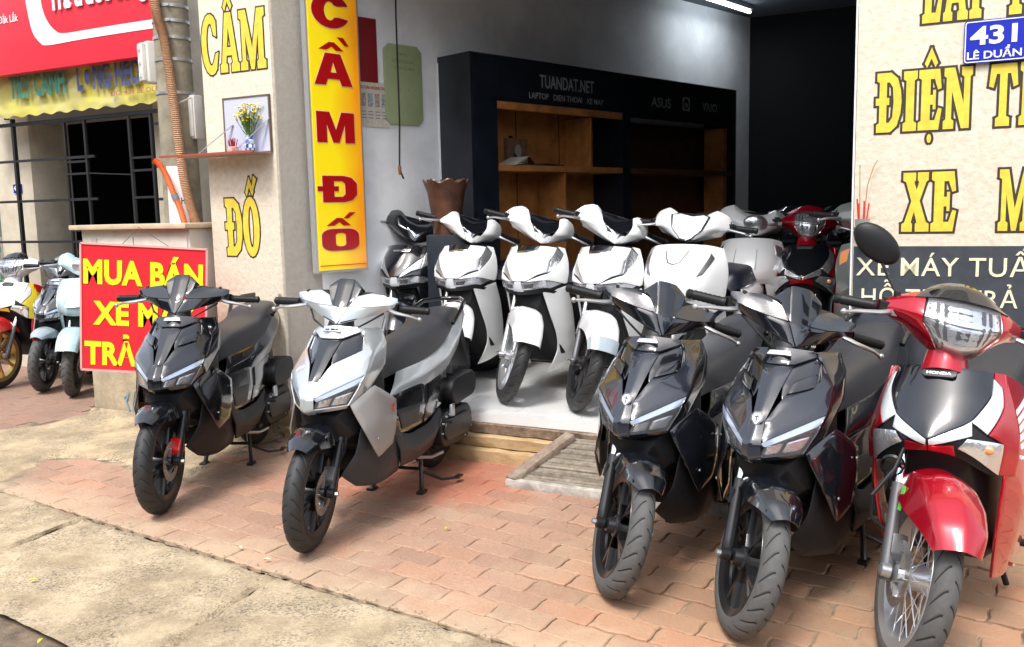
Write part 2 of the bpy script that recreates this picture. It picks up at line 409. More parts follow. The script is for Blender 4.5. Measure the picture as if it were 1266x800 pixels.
M_blet = mat('dark_letter_border', (.035, .028, .018), .6)
M_strip = mat('slate_sign_board', (.045, .052, .063), .5, var=.15, vscale=20)
M_clet = mat('cream_letter_paint', (.80, .74, .52), .5)
M_blue = mat('blue_enamel', (.018, .03, .42), .25, coat=.5)
M_whitep = mat('white_paint', (.8, .8, .8), .4)
M_red = mat('red_sign_print', (.78, .022, .035), .35, var=.05, vscale=3)
M_pink = mat('red_shop_sign', (.80, .035, .06), .35, var=.04, vscale=2)
M_yel = mat('yellow_print', (.85, .72, .02), .4)
M_blk = mat('black_paint', (.012, .012, .014), .4)
M_grille = mat('black_painted_steel', (.018, .018, .02), .45)
M_concpole = mat('pole_concrete', (.34, .30, .22), .9, col2=(.20, .175, .13), vscale=7, bump=.3, bscale=40, detail=8)
M_galv = mat('galvanised_steel', (.55, .56, .57), .38, metal=.85, var=.15, vscale=30)
M_cond = mat('tan_corrugated_conduit', (.53, .33, .20), .6, var=.15, vscale=30)
M_orange = mat('orange_conduit', (.75, .16, .04), .5, var=.1)
M_pbox = mat('offwhite_plastic_box', (.66, .65, .60), .5, var=.06)
M_cab = mat('beige_metal_cabinet', (.64, .61, .53), .55, col2=(.52, .49, .41), vscale=6)
M_navy = mat('dark_navy_laminate', (.010, .014, .022), .35, var=.3)
M_oak = mat('brown_wood_panel', (.55, .23, .06), .5, col2=(.33, .12, .03), vscale=6, detail=8)
M_screen = mat('black_glossy_screen', (.006, .006, .008), .08)
M_glass = mat('clear_glass', (.9, .92, .93), .03, trans=1, ior=1.45)
M_green = mat('pale_green_board', (.36, .42, .22), .55, var=.06)
M_maroon = mat('maroon_board', (.24, .012, .015), .5)
M_paper = mat('paper', (.62, .58, .48), .7, var=.12, vscale=40)
M_cable = mat('black_cable', (.012, .012, .012), .5)
M_tube = mat('lit_tube', (.82, .92, 1), .5, emit=6)
M_leafy = mat('yellow_green_leaf', (.50, .52, .05), .6)
M_stem = mat('green_stem', (.10, .20, .02), .6)
M_flower = mat('yellow_flower', (.78, .62, .04), .6)
M_mirror = mat('mirror_glass', (.62, .66, .74), .12, metal=.9)

def paver_mat():
    m = bpy.data.materials.new('red_clay_paver'); m.use_nodes = True
    n = m.node_tree.nodes; l = m.node_tree.links; b = n['Principled BSDF']
    g = n.new('ShaderNodeNewGeometry'); oi = n.new('ShaderNodeObjectInfo')
    ad = n.new('ShaderNodeMath'); ad.operation = 'ADD'; fr = n.new('ShaderNodeMath'); fr.operation = 'FRACT'
    l.new(g.outputs['Random Per Island'], ad.inputs[0]); l.new(oi.outputs['Random'], ad.inputs[1]); l.new(ad.outputs[0], fr.inputs[0])
    def noise(sc, det=6, off=None):
        z = n.new('ShaderNodeTexNoise'); z.inputs['Scale'].default_value = sc; z.inputs['Detail'].default_value = det
        z.inputs['Roughness'].default_value = .65; l.new(g.outputs['Position'], z.inputs['Vector']); return z.outputs[0]
    def ramp(src, e):
        c = n.new('ShaderNodeValToRGB'); c.color_ramp.elements[0].position = e[0][0]; c.color_ramp.elements[0].color = (*e[0][1], 1)
        c.color_ramp.elements[1].position = e[-1][0]; c.color_ramp.elements[1].color = (*e[-1][1], 1)
        for p, q in e[1:-1]:
            x = c.color_ramp.elements.new(p); x.color = (*q, 1)
        l.new(src, c.inputs[0]); return c.outputs[0]
    def mix(f, a, c):
        x = n.new('ShaderNodeMix'); x.data_type = 'RGBA'
        if isinstance(f, float): x.inputs[0].default_value = f
        else: l.new(f, x.inputs[0])
        l.new(a, x.inputs[6])
        if isinstance(c, tuple): x.inputs[7].default_value = (*c, 1)
        else: l.new(c, x.inputs[7])
        return x.outputs[2]
    RNv = (.559, .829); k0 = RNv[0] * -.092 + RNv[1] * 2.823
    def sandramp(src):
        mr = n.new('ShaderNodeMapRange'); mr.inputs['From Min'].default_value = k0 + .45 + .28; mr.inputs['From Max'].default_value = k0 + .45 - .04; mr.inputs['To Max'].default_value = .6; l.new(src, mr.inputs[0]); return mr.outputs[0]
    base = ramp(fr.outputs[0], [(0, (.25, .155, .11)), (.4, (.33, .205, .145)), (.75, (.37, .23, .16)), (1, (.39, .205, .13))])
    base2 = ramp(noise(60, 5), [(.3, (.30, .16, .10)), (.7, (.58, .36, .25))])
    c = mix(.35, base, base2)
    # right-hand paving is a more orange batch of the same paver
    sp = n.new('ShaderNodeSeparateXYZ'); l.new(g.outputs['Position'], sp.inputs[0])
    sm = n.new('ShaderNodeMapRange'); sm.inputs['From Min'].default_value = -.1; sm.inputs['From Max'].default_value = .6
    xs = n.new('ShaderNodeMath'); xs.operation = 'MULTIPLY_ADD'; xs.inputs[1].default_value = -.55; xs.inputs[2].default_value = 1.9
    l.new(sp.outputs[1], xs.inputs[0]); x2 = n.new('ShaderNodeMath'); l.new(sp.outputs[0], x2.inputs[0]); l.new(xs.outputs[0], x2.inputs[1])
    l.new(x2.outputs[0], sm.inputs[0])
    org = ramp(fr.outputs[0], [(0, (.31, .18, .105)), (.5, (.40, .235, .135)), (1, (.42, .21, .115))])
    ofac = n.new('ShaderNodeMath'); ofac.operation = 'MULTIPLY'; ofac.inputs[1].default_value = .75; l.new(sm.outputs[0], ofac.inputs[0])
    c = mix(ofac.outputs[0], c, org)
    # red paint stain along the shop step
    D = n.new('ShaderNodeVectorMath'); D.operation = 'DISTANCE'; D.inputs[1].default_value = (-.35, 4.62, 0)
    ms = n.new('ShaderNodeVectorMath'); ms.operation = 'MULTIPLY'; ms.inputs[1].default_value = (.55, 1, 0); l.new(g.outputs['Position'], ms.inputs[0])
    D.inputs[1].default_value = (-.35 * .55, 4.62, 0); l.new(ms.outputs[0], D.inputs[0])
    ds = n.new('ShaderNodeMath'); ds.operation = 'MULTIPLY_ADD'; ds.inputs[1].default_value = .9; l.new(noise(3.6, 8), ds.inputs[0]); l.new(D.outputs['Value'], ds.inputs[2])
    st = ramp(ds.outputs[0], [(.70, (.55, .55, .55)), (1.10, (0, 0, 0))])
    c = mix(st, c, (.46, .11, .05))
    # sand lying in patches, dark moss spots
    c = mix(ramp(noise(2.3, 9), [(.50, (0, 0, 0)), (.72, (.5, .5, .5))]), c, (.46, .35, .24))
    lx = n.new('ShaderNodeMapRange'); lx.inputs['From Min'].default_value = -2.5; lx.inputs['From Max'].default_value = -3.3; lx.inputs['To Max'].default_value = .55
    l.new(sp.outputs[0], lx.inputs[0]); c = mix(lx.outputs[0], c, (.20, .125, .095))
    # kerb-side sand creeping over the first rows, broad dirt stains
    kd = n.new('ShaderNodeVectorMath'); kd.operation = 'DOT_PRODUCT'; kd.inputs[1].default_value = (RNv[0], RNv[1], 0); l.new(g.outputs['Position'], kd.inputs[0])
    k2 = n.new('ShaderNodeMath'); k2.operation = 'MULTIPLY_ADD'; k2.inputs[1].default_value = .9; l.new(noise(4.5, 10), k2.inputs[0]); l.new(kd.outputs['Value'], k2.inputs[2])
    c = mix(ramp(k2.outputs[0], [(0, (0, 0, 0)), (1, (0, 0, 0))]) if False else sandramp(k2.outputs[0]), c, (.50, .39, .26))
    c = mix(ramp(noise(1.3, 8), [(.50, (0, 0, 0)), (.75, (.55, .55, .55))]), c, (.20, .145, .10))
    c = mix(ramp(noise(26, 9), [(.60, (0, 0, 0)), (.74, (.5, .5, .5))]), c, (.22, .15, .10))
    l.new(c, b.inputs['Base Color']); b.inputs['Roughness'].default_value = .9
    nb = n.new('ShaderNodeTexNoise'); nb.inputs['Scale'].default_value = 90; nb.inputs['Detail'].default_value = 7; l.new(g.outputs['Position'], nb.inputs['Vector'])
    bp = n.new('ShaderNodeBump'); bp.inputs['Strength'].default_value = .55; bp.inputs['Distance'].default_value = .008
    l.new(nb.outputs[0], bp.inputs['Height']); l.new(bp.outputs[0], b.inputs['Normal'])
    return m
M_paver = paver_mat()

# ================================================================== ground, kerb strip, road
g = G(); g.add([(-90, -60, -.045), (90, -60, -.045), (90, 90, -.045), (-90, 90, -.045)], [(0, 1, 2, 3)])
tag(g.build('ground', M_dirt, smooth=False), kind='structure')
RA = math.atan2(-.559, .829); RD = Vector((math.cos(RA), math.sin(RA), 0)); RN = Vector((-math.sin(RA), math.cos(RA), 0))   # paver rows
RO = Vector((-.092, 2.823, 0))                                            # a point on the kerb line
def Rw(a, b, z=0.0): return RO + RD * a + RN * b + Vector((0, 0, z))
def sheet(name, x0, x1, y0, y1, nx, ny, fn, m, zf, kind='structure'):
    g = G(); vs = []
    for j in range(ny + 1):
        for i in range(nx + 1):
            p = fn(x0 + (x1 - x0) * i / nx, y0 + (y1 - y0) * j / ny); p = Vector(p); p.z += zf(p); vs.append(p)
    g.add(vs, [(j * (nx + 1) + i, j * (nx + 1) + i + 1, (j + 1) * (nx + 1) + i + 1, (j + 1) * (nx + 1) + i) for j in range(ny) for i in range(nx)])
    return tag(g.build(name, m), kind=kind)
nz_ = lambda p, s, a: noise.noise(Vector((p[0] * s, p[1] * s, 3.1))) * a
# road surface: edge passes through the photo's bottom-left corner
e1 = onG(0, 760); e2 = onG(80, 800); ED = (e2 - e1).normalized(); EN = Vector((-ED.y, ED.x, 0))
def Ew(a, b): return e1 + ED * a + EN * b
sheet('road', -40, 40, -14, .0, 80, 28, lambda a, b: Ew(a, b + (nz_((a * 3, 0), 2, .05) if b > -.6 else 0)), M_asph, lambda p: -.028 + nz_(p, 9, .003))
# opposite street side, unseen, houses added to put dark bands into reflections
tag(G().box(tuple(Ew(0, -17)), (120, 6, .16), rz=math.atan2(ED.y, ED.x)).build('far_pavement', M_conc), kind='structure')
M_oph = [mat('dim_house_front', (.16, .14, .12), .9, var=.4, vscale=1.5), mat('dim_green_front', (.06, .09, .07), .9, var=.4, vscale=1.5), mat('dim_brown_front', (.10, .07, .05), .9, var=.4, vscale=1.5)]
M_win = mat('dark_window', (.01, .01, .012), .2)
rr = random.Random(5)
for k in range(12):
    ww_ = 5.2; hh_ = rr.choice((5.5, 7.5, 9.0)); q = Ew(-34 + k * 5.6, -17)
    ht = thing('reflection_house', (q.x, q.y, .08), 'unseen narrow house added behind the camera for dark reflections', 'building', 'unseen houses added for reflections', rz=math.atan2(ED.y, ED.x))
    G().box((0, 0, hh_ / 2), (ww_, 4, hh_)).build('wall', M_oph[k % 3], ht, smooth=False)
    G().box((0, 2.02, 1.4), (4.2, .06, 2.8)).build('shutter', M_win, ht, smooth=False)
    G().box((0, 2.6, 3.1), (5.0, 1.3, .10)).build('awning', M_oph[(k + 1) % 3], ht, smooth=False)
    for dx in (-1.3, 1.3): G().box((dx, 2.02, 4.4), (1.2, .06, 1.4)).build('window', M_win, ht, smooth=False)
# concrete apron between road and pavers: cast slabs with open joints, pieces can be told apart
def slab(a0, a1, lift):
    gg = G(); N = 60; Mq = 50; vs = []
    for j in range(Mq + 1):
        for i in range(N + 1):
            a = a0 + .002 + (a1 - a0 - .004) * i / N
            b = -.012 - 1.6 * j / Mq
            p = Rw(a - .26 * b * 1.0, b)
            if j == 0: p += RN * (noise.noise(Vector((a * 9, 1, 0))) * .022 + noise.noise(Vector((a * 34, 4, 0))) * .010)
            if i in (0, N): p += RD * (noise.noise(Vector((b * 8, a0, 0))) * .03 + noise.noise(Vector((b * 30, a0, 2))) * .012)
            # keep the outer side on the road edge
            d = (p - e1).dot(EN)
            if d < 0: p -= EN * d
            e = min(i, N - i, j)
            p.z = lift + noise.noise(p * 2.2) * .010 + noise.noise(p * 14) * .005 + noise.noise(p * 40) * .002 - (.016 if e == 0 else 0)
            vs.append(p)
    gg.add(vs, [(j * (N + 1) + i, j * (N + 1) + i + 1, (j + 1) * (N + 1) + i + 1, (j + 1) * (N + 1) + i) for j in range(Mq) for i in range(N)])
    return gg
apron = tag(G().add([Rw(-9, -.02, -.024), Rw(6, -.02, -.024), Rw(6, -2.6, -.024), Rw(-9, -2.6, -.024)], [(0, 1, 2, 3)]).build('concrete_apron', M_dirt, smooth=False), kind='structure')
cuts = [-6.2, -4.6, -3.1, -2.35, -1.03, .42, 1.9, 3.6]
for i, (a0, a1) in enumerate(zip(cuts, cuts[1:])):
    slab(a0, a1, .004 + .003 * (i % 3)).build('slab', M_conc, apron)

# ---- pavers, interlocking with wavy edges
pav = G().add([Rw(-8.5, 0, -.0075), Rw(5.5, 0, -.0075), Rw(5.5, 6.2, -.0075), Rw(-8.5, 6.2, -.0075)], [(0, 1, 2, 3)])
M_joint = mat('joint_sand', (.40, .31, .21), 1, col2=(.13, .10, .065), vscale=5, bump=.5, bscale=150, detail=8)
pav = tag(pav.build('pavement', M_joint, smooth=False), kind='structure')
LB, HB = .226, .120
def wave(s, k): return .0045 * math.sin(2 * PI * s / LB * 2 + (PI if k % 2 else 0) * 0) 
def brick_mesh(par, var):
    rr = random.Random(var * 7 + par); n = 8; gap = (.0014 + .0016 * rr.random()) if var < 4 else (.0030 + .0030 * rr.random()); pts = []
    ph = par * LB / 2
    for i in range(n + 1):
        s = gap + (LB - 2 * gap) * i / n; pts.append((s, gap + wave(s + ph, 0) + rr.uniform(-1, 1) * .0018))
    for i in range(1, 4):
        t = i / 4; pts.append((LB - gap + .004 * math.sin(2 * PI * t), gap + (HB - 2 * gap) * t + wave(LB + ph, 0)))
    for i in range(n, -1, -1):
        s = gap + (LB - 2 * gap) * i / n; pts.append((s, HB - gap + wave(s + ph, 0) + rr.uniform(-1, 1) * .0012))
    for i in range(3, 0, -1):
        t = i / 4; pts.append((gap + .004 * math.sin(2 * PI * t), gap + (HB - 2 * gap) * t + wave(ph, 0)))
    gg = G(); N = len(pts); c = (LB / 2, HB / 2); k = .965
    vs = [(x, y, -.02) for x, y in pts] + [(x, y, -.0035) for x, y in pts] + [((x - c[0]) * k + c[0], (y - c[1]) * .94 + c[1], 0) for x, y in pts]
    fs = [(r_ * N + i, r_ * N + (i + 1) % N, (r_ + 1) * N + (i + 1) % N, (r_ + 1) * N + i) for r_ in (0, 1) for i in range(N)] + [tuple(range(2 * N, 3 * N))]
    return gg.add(vs, fs)
bricks = [[brick_mesh(p, v).mesh('brick', M_paver, smooth=False) for v in range(8)] for p in (0, 1)]
cand = []
rnd = random.Random(4)
mound_zone = [tuple(onG(*p)[:2]) for p in ((-200, 590), (0, 600), (60, 566), (130, 572), (165, 583), (230, 596), (300, 552), (360, 540), (420, 520), (420, 470), (120, 470), (118, 516), (0, 530), (-200, 500))]
def inpoly(x, y, P):
    c = False; j = len(P) - 1
    for i in range(len(P)):
        if (P[i][1] > y) != (P[j][1] > y) and x < (P[j][0] - P[i][0]) * (y - P[i][1]) / (P[j][1] - P[i][1]) + P[i][0]: c = not c
        j = i
    return c
for row in range(0, 49):
    for k in range(-41, 25):
        par = row % 2; a = k * LB - par * LB / 2; b = row * HB
        ctr = Rw(a + LB / 2, b + HB / 2)
        q = ctr - P0; wf = q.dot(ND); uf = q.dot(UD)
        if uf > -2.2 and wf > .04: continue
        if wf > 1.2: continue
        if ctr.y < 1.6 or ctr.x > 4.2: continue
        d = ctr - CAMP; z = d.dot(fw)
        px_, py_ = CX + F_PX * d.dot(rt) / z, CY - F_PX * d.dot(up) / z
        if inpoly(ctr.x, ctr.y, mound_zone): continue
        vis = -60 < px_ < 1330 and py_ < 840
        cand.append((z if vis else z + 100, a, b, par, ctr))
cand.sort(key=lambda c: c[0])
sm = G()
cache_b = []
for i, (zz, a, b, par, ctr) in enumerate(cand):
    me = bricks[par][rnd.randrange(4) + (4 if ctr.x + .35 * (3.3 - ctr.y) > .15 else 0)]
    tilt = rnd.uniform(-.006, .006); tilt2 = rnd.uniform(-.009, .009); dz = rnd.uniform(-.0016, .0016)
    if ctr.x > .0: tilt *= 2.6; tilt2 *= 2; dz *= 2.4
    M = Matrix.Translation(Rw(a + rnd.uniform(-.001, .001), b, dz)) @ Matrix.Rotation(RA, 4, 'Z') @ Matrix.Rotation(tilt, 4, 'Y') @ Matrix.Rotation(tilt2, 4, 'X')
    if i < 300: link('brick', me, pav, M)
    else: sm.add([M @ v.co for v in me.vertices], [tuple(p.vertices) for p in me.polygons])
tag(sm.build('bricks', M_paver, pav, smooth=False), kind='stuff')

# grit and crumbs lying in the joints and along the kerb line
gg = G(); rg = random.Random(11)
for k in range(1500):
    if k < 620: p = Rw(rg.uniform(-3.6, 2.2), rg.gauss(-.01, .022), 0)
    elif k < 900: p = Rw(-1.03 + .26 * (t_g := rg.random() * .9) + rg.gauss(0, .02), -t_g, 0)
    else: p = Rw(rg.uniform(-3.5, 3.5), rg.uniform(-.9, 2.6) , 0)
    r_ = rg.uniform(.0015, .0048) * (1 if k < 900 else .8); p.z = .004 if k >= 900 else .006
    a = rg.random() * 6.28; vs = [p + Vector((math.cos(a + q * 1.57) * r_ * rg.uniform(.7, 1.3), math.sin(a + q * 1.57) * r_ * rg.uniform(.7, 1.3), 0)) for q in range(4)] + [p + Vector((0, 0, r_ * .9))]
    gg.add(vs, [(0, 1, 4), (1, 2, 4), (2, 3, 4), (3, 0, 4)])
tag(gg.build('grit', mat('grit', (.34, .27, .18), .95, island=.6), smooth=False), kind='stuff')
# cement mound and worn concrete in front of the pillar and cabinet
def mound_z(p):
    q = p - P0; wf = q.dot(ND); uf = q.dot(UD)
    base = .008 + .012 * noise.noise(p * 2.5) + .004 * noise.noise(p * 11)
    d = max(0, -wf)
    if -3.2 < uf < -1.2: base += .10 * math.exp(-(d / .22) ** 2)
    elif uf >= -1.2: base += .10 * math.exp(-(d / .16) ** 2) * max(0, 1 - (uf + 1.2) * 2)
    return base
gg = G(); ids = {}; vs = []; fs = []
xs0, ys0, st = -6.0, 4.0, .05
def vid(i, j):
    if (i, j) not in ids:
        x, y = xs0 + i * st, ys0 + j * st
        jx = noise.noise(Vector((x * 7, y * 7, 0))) * .03; p = Vector((x + jx, y - jx, 0)); p.z = mound_z(p)
        ids[(i, j)] = len(vs); vs.append(p)
    return ids[(i, j)]
cells = set()
for i in range(120):
    for j in range(90):
        x, y = xs0 + (i + .5) * st, ys0 + (j + .5) * st
        jx = noise.noise(Vector((x * 4, y * 4, 5))) * .10
        if inpoly(x + jx, y + jx, mound_zone): cells.add((i, j))
for (i, j) in cells: fs.append((vid(i, j), vid(i + 1, j), vid(i + 1, j + 1), vid(i, j + 1)))
bc = {}
for f in fs:
    for a in range(4):
        e = (f[a], f[(a + 1) % 4]); bc[tuple(sorted(e))] = bc.get(tuple(sorted(e)), 0) + 1
edge_v = {v for e, c in bc.items() if c == 1 for v in e}
for v in edge_v: vs[v].z = -.018
gg.add(vs, fs)
tag(gg.build('cement_mound', M_mound), kind='structure')

# ================================================================== shop: floor, step, ramp
FL = .26
def poly_prism(pts, z0, z1): return G().prism([(p[0], p[1]) for p in pts], lambda a, b, t: (a, b, t), z0, z1)
# floor outline: from the side wall corner along the front, back into the building
fl = [Wl(-.35, 0), F(-.9, .075), F(3.6, .075), F(3.6, 5.2), Wl(6.4, 0)]
fl = [CORNER + UD * .0 + ND * .075, F(3.6, .075), F(3.6, 6.5), Wl(6.6, 0)]
sf = tag(poly_prism(fl, .02, FL - .012).build('shop_floor', M_grout, smooth=False), kind='structure')
TS = .40; tiles = []
tm = G().prism([(0.0015, 0.0015), (TS - .0015, .0015), (TS - .0015, TS - .0015), (.0015, TS - .0015)], lambda a, b, t: (a, b, t), -.010, 0).mesh('tile', M_tile, smooth=False)
trim = tag(poly_prism([F(-1.32, .0), F(3.6, .0), F(3.6, .0745), F(-1.32, .0745)], FL - .05, FL - .001).build('tile', M_tile, sf, smooth=False))
flp = [(p[0], p[1]) for p in fl]
for i in range(-4, 16):
    for j in range(0, 16):
        o = F(-1.40 + i * TS, .077 + j * TS, FL)
        cs = [F(-1.40 + (i + a) * TS, .077 + (j + b) * TS) for a in (0, 1) for b in (0, 1)]
        k = sum(inpoly(c.x, c.y, flp) for c in cs)
        if k >= 3: link('tile', tm, sf, Matrix.Translation(o) @ Matrix.Rotation(FA, 4, 'Z'))
def fbox(name, u0_, u1_, w0, w1, z0, z1, m, parent=None, **k):
    c = F((u0_ + u1_) / 2, (w0 + w1) / 2, (z0 + z1) / 2)
    return G().box(c, (u1_ - u0_, w1 - w0, z1 - z0), rz=FA).build(name, m, parent, **k)
stp = tag(bpy.data.objects.new('shop_step', None), kind='structure'); COL.objects.link(stp)
def rough_bar(name, u0_, u1_, w0, w1, z0, z1, m, par, amp=.006, n=60):
    gg = G(); vs = []
    prof = [(w1, z1), (w0 + .006, z1), (w0, z1 - .008), (w0 + .003, (z0 + z1) / 2), (w0 + .004, z0 + .006), (w0 + .012, z0), (w1, z0)]
    for i in range(n + 1):
        u = u0_ + (u1_ - u0_) * i / n
        for k, (w_, z_) in enumerate(prof):
            a = amp * (0 if k in (0, 6) else 1)
            vs.append(F(u, w_ + noise.noise(Vector((u * 12, k * 3, z1 * 40))) * a, z_ + noise.noise(Vector((u * 15, k, w0 * 40 + 9))) * a))
    P_ = len(prof)
    fs = [(i * P_ + k, i * P_ + k + 1, (i + 1) * P_ + k + 1, (i + 1) * P_ + k) for i in range(n) for k in range(P_ - 1)]
    fs += [tuple(range(P_))[::-1], tuple(range(n * P_, n * P_ + P_))]
    gg.add(vs, fs); return gg.build(name, m, par)
rough_bar('threshold_board', -1.30, 3.5, -.012, .072, FL - .115, FL - .052, M_wood, stp, .007)
rough_bar('ledge', -1.33, 3.5, -.045, .072, FL - .185, FL - .117, M_step, stp, .006)
rough_bar('step_base', -1.36, 3.5, -.085, .072, -.01, FL - .188, M_step, stp, .008)

# slatted ramp
rl0 = onG(634, 601); rr0 = onG(765, 614)
ru0 = (rl0 - P0).dot(UD); rw0 = (rl0 - P0).dot(ND)
tl = on(717, 533, Vector((0, 0, FL - .06)), Vector((0, 0, 1))); tlu = (tl - P0).dot(UD)
rmp = thing('loading_ramp', F(ru0 + .6, rw0, 0), 'weathered grey slatted wooden ramp leading up to the tiled shop floor', 'ramp', rz=FA)
rtop, rbot = FL - .075, .03; wtop = -.05
def Rp(u, s, z=0): # s 0 bottom .. 1 top, left edge slanted as built
    return Vector((u - .6, s * (wtop - rw0), rbot + (rtop - rbot) * s + z))
RW = 1.25
nsl = 17
lean = (tlu - ru0)
for i in range(nsl):
    s0, s1 = (i + .55) / (nsl + 1), (i + 1.35) / (nsl + 1)
    gg = G(); a = .045 + lean * s0
    vs = []
    for zz in (-.014, .006 + .002 * (i % 2)):
        for (s_, u_) in ((s0, a), (s0, RW), (s1, RW), (s1, a + lean * (s1 - s0))):
            vs.append(Rp(u_, s_, zz + noise.noise(Vector((i, u_ * 3, 0))) * .004))
    gg.add(vs, [(0, 3, 2, 1), (4, 5, 6, 7), (0, 1, 5, 4), (1, 2, 6, 5), (2, 3, 7, 6), (3, 0, 4, 7)])
    gg.build('slat', M_slat, rmp, bevel=.002)
gg = G()
gg.bar(Rp(-.01, 0, -.005), Rp(lean - .01, 1, .004), .075, .05)
gg.build('side_rail', mat('cement_crusted_wood', (.32, .26, .20), .95, col2=(.17, .11, .08), vscale=14, bump=.6, bscale=60, detail=9), rmp, bevel=.006)
gg = G().bar(Rp(-.03, -.01, -.012), Rp(RW, -.01, -.012), .05, .045)
gg.build('front_rail', mat('chalky_metal_strip', (.52, .50, .46), .8, col2=(.30, .27, .23), vscale=16, bump=.5, bscale=60, detail=9), rmp, bevel=.005)
G().bar(Rp(lean, 1.0, -.02), Rp(RW, 1.0, -.02), .03, .03).build('top_rail', M_slat, rmp, bevel=.004)
gg = G(); gg.bar(Rp(.2, .1, -.04), Rp(.2 + lean, .95, -.05), .05, .05); gg.bar(Rp(1.1, .1, -.04), Rp(1.1, .95, -.05), .05, .05); gg.build('bearer', M_wood, rmp)

# ================================================================== shell: walls, ceiling
CZ = 3.33
tag(poly_prism([Wl(.02, -.0), Wl(5.6, 0), Wl(5.6, -.2), Wl(.02, -.2)], 0, CZ).build('interior_side_wall', M_wall, smooth=False), kind='structure')
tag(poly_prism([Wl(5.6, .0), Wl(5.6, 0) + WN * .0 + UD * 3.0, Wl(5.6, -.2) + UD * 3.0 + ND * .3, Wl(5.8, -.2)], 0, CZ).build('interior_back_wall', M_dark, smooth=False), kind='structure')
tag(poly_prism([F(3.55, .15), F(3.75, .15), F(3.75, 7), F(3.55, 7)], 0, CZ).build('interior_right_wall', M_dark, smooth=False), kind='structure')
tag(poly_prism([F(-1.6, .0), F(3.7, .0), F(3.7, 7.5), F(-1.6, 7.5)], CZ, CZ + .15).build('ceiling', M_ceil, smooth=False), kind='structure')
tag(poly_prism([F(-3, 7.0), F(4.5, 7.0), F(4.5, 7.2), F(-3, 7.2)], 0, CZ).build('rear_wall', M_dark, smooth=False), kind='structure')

# ---- left pillar (facade face + side face along the oblique wall)
pil = thing('pillar', F(-1.66, 0), 'cream pillar painted with yellow letters and carrying a small shrine shelf', 'pillar')
pil_inv = pil.matrix_basis
def rel(o, parent): o.matrix_basis = Matrix.Translation(parent.location).inverted() @ o.matrix_basis; return o
pp = [F(-1.952, 0), F(-1.377, 0), Wl(.30, .0), Wl(.30, -.35), F(-1.952, .45)]
shf = poly_prism(pp, 0.0, 4.2).build('shaft', M_plast, pil, bevel=.006)
rel(shf, pil)
pb = [F(-1.99, -.03), F(-1.34, -.03), Wl(.22, .03), Wl(.22, -.3), F(-1.99, .4)]
rel(poly_prism(pb, 0.0, .16).build('base', M_step, pil, bevel=.012), pil)
fx = lambda x, z, o: F(x, -o, z)
class PF:                                                     # places letter parts under a thing at location L
    def __init__(s, o): s.matrix_basis = Matrix.Translation(o.location); s.o = o
def slab_on(thing_, *a, **k):
    before = set(COL.objects)
    slab_word(a[0], None, *a[1:], **k)
    for o in set(COL.objects) - before:
        o.parent = thing_; o.matrix_parent_inverse = Matrix.Identity(4)
        o.matrix_basis = Matrix.LocRotScale(thing_.location, thing_.rotation_euler, None).inverted() @ o.matrix_basis
def word_px(thing_, word, bl, tr, W, mf=None, mo=None, **k):
    a, z0 = W(*bl); b, z1 = W(*tr)
    tw = fx if W is onF else (lambda x, z, o: Wl(x, o + 0, z))
    slab_on(thing_, word, tw, a, z0, b - a, z1 - z0, mf or M_ylet, mo or M_blet, **k)
# accents reach above: heights are those of the plain capitals
a_, zb = onF(252, 91); b_, zt = onF(326, 10); zb = onF(290, 88.5)[1]; zt = onF(290, 14)[1]
slab_on(pil, [('C', ''), ('A', '^'), ('M', '')], fx, a_, zb, b_ - a_, zt - zb, M_ylet, M_blet, border=.010, kern=.05)
a_, _ = onF(281, 300); b_, _ = onF(322, 300); zb = onF(300, 316)[1]; zt = onF(300, 245)[1]
slab_on(pil, [('D', ''), ('O', "^'")], fx, a_, zb, b_ - a_, zt - zb, M_ylet, M_blet, border=.010, kern=.05)

# ---- right facade panel
pan = thing('shop_front_wall', F(2.6, 0), 'cream textured shop wall with yellow outlined lettering beside the dark opening', 'wall')
rel(poly_prism([F(2.006, 0), F(4.6, 0), F(4.6, .16), F(2.006, .16)], 0, 4.2).build('wall_panel', M_plast, pan, bevel=.004), pan)
rel(poly_prism([F(1.996, .002), F(2.004, .002), F(2.004, .17), F(1.996, .17)], 0, 4.2).build('edge_trim', M_whitep, pan), pan)
HT = onF(1140, 88)[1] - onF(1140, 162.5)[1]
zD = onF(1082, 164.5)[1]; uD = onF(1083, 164)[0]; uN = onF(1200, 160)[0]; ppu = (uN - uD)
slab_on(pan, [('D', ''), ('I', ''), ('E', '^.'), ('N', '')], fx, uD, zD, ppu, HT, M_ylet, M_blet, border=.010, kern=.05)
uT = onF(1221, 150)[0]
slab_on(pan, [('T', ''), ('H', ''), ('O', ''), ('A', '.'), ('I', '')], fx, uT, zD, ppu * 1.35, HT, M_ylet, M_blet, border=.010, kern=.05)
zL = onF(1145, 29)[1]; uL = onF(1140, 28)[0]
slab_on(pan, [('L', ''), ('A', ''), ('P', '')], fx, uL, zL, ppu * .70, HT, M_ylet, M_blet, border=.010, kern=.05)
uT2 = onF(1239, 20)[0]
slab_on(pan, [('T', ''), ('O', ''), ('P', '')], fx, uT2, zL, ppu * .74, HT, M_ylet, M_blet, border=.010, kern=.05)
uX = onF(1114, 287)[0]; zX = onF(1114, 286.5)[1]
slab_on(pan, [('X', ''), ('E', '')], fx, uX, zX, onF(1181, 287)[0] - uX, onF(1114, 214)[1] - zX, M_ylet, M_blet, border=.010, kern=.05)
uM = onF(1233, 287)[0]
slab_on(pan, [('M', ''), ('A', "'"), ('Y', '')], fx, uM, zX, .33, onF(1114, 214)[1] - zX, M_ylet, M_blet, border=.010, kern=.05)
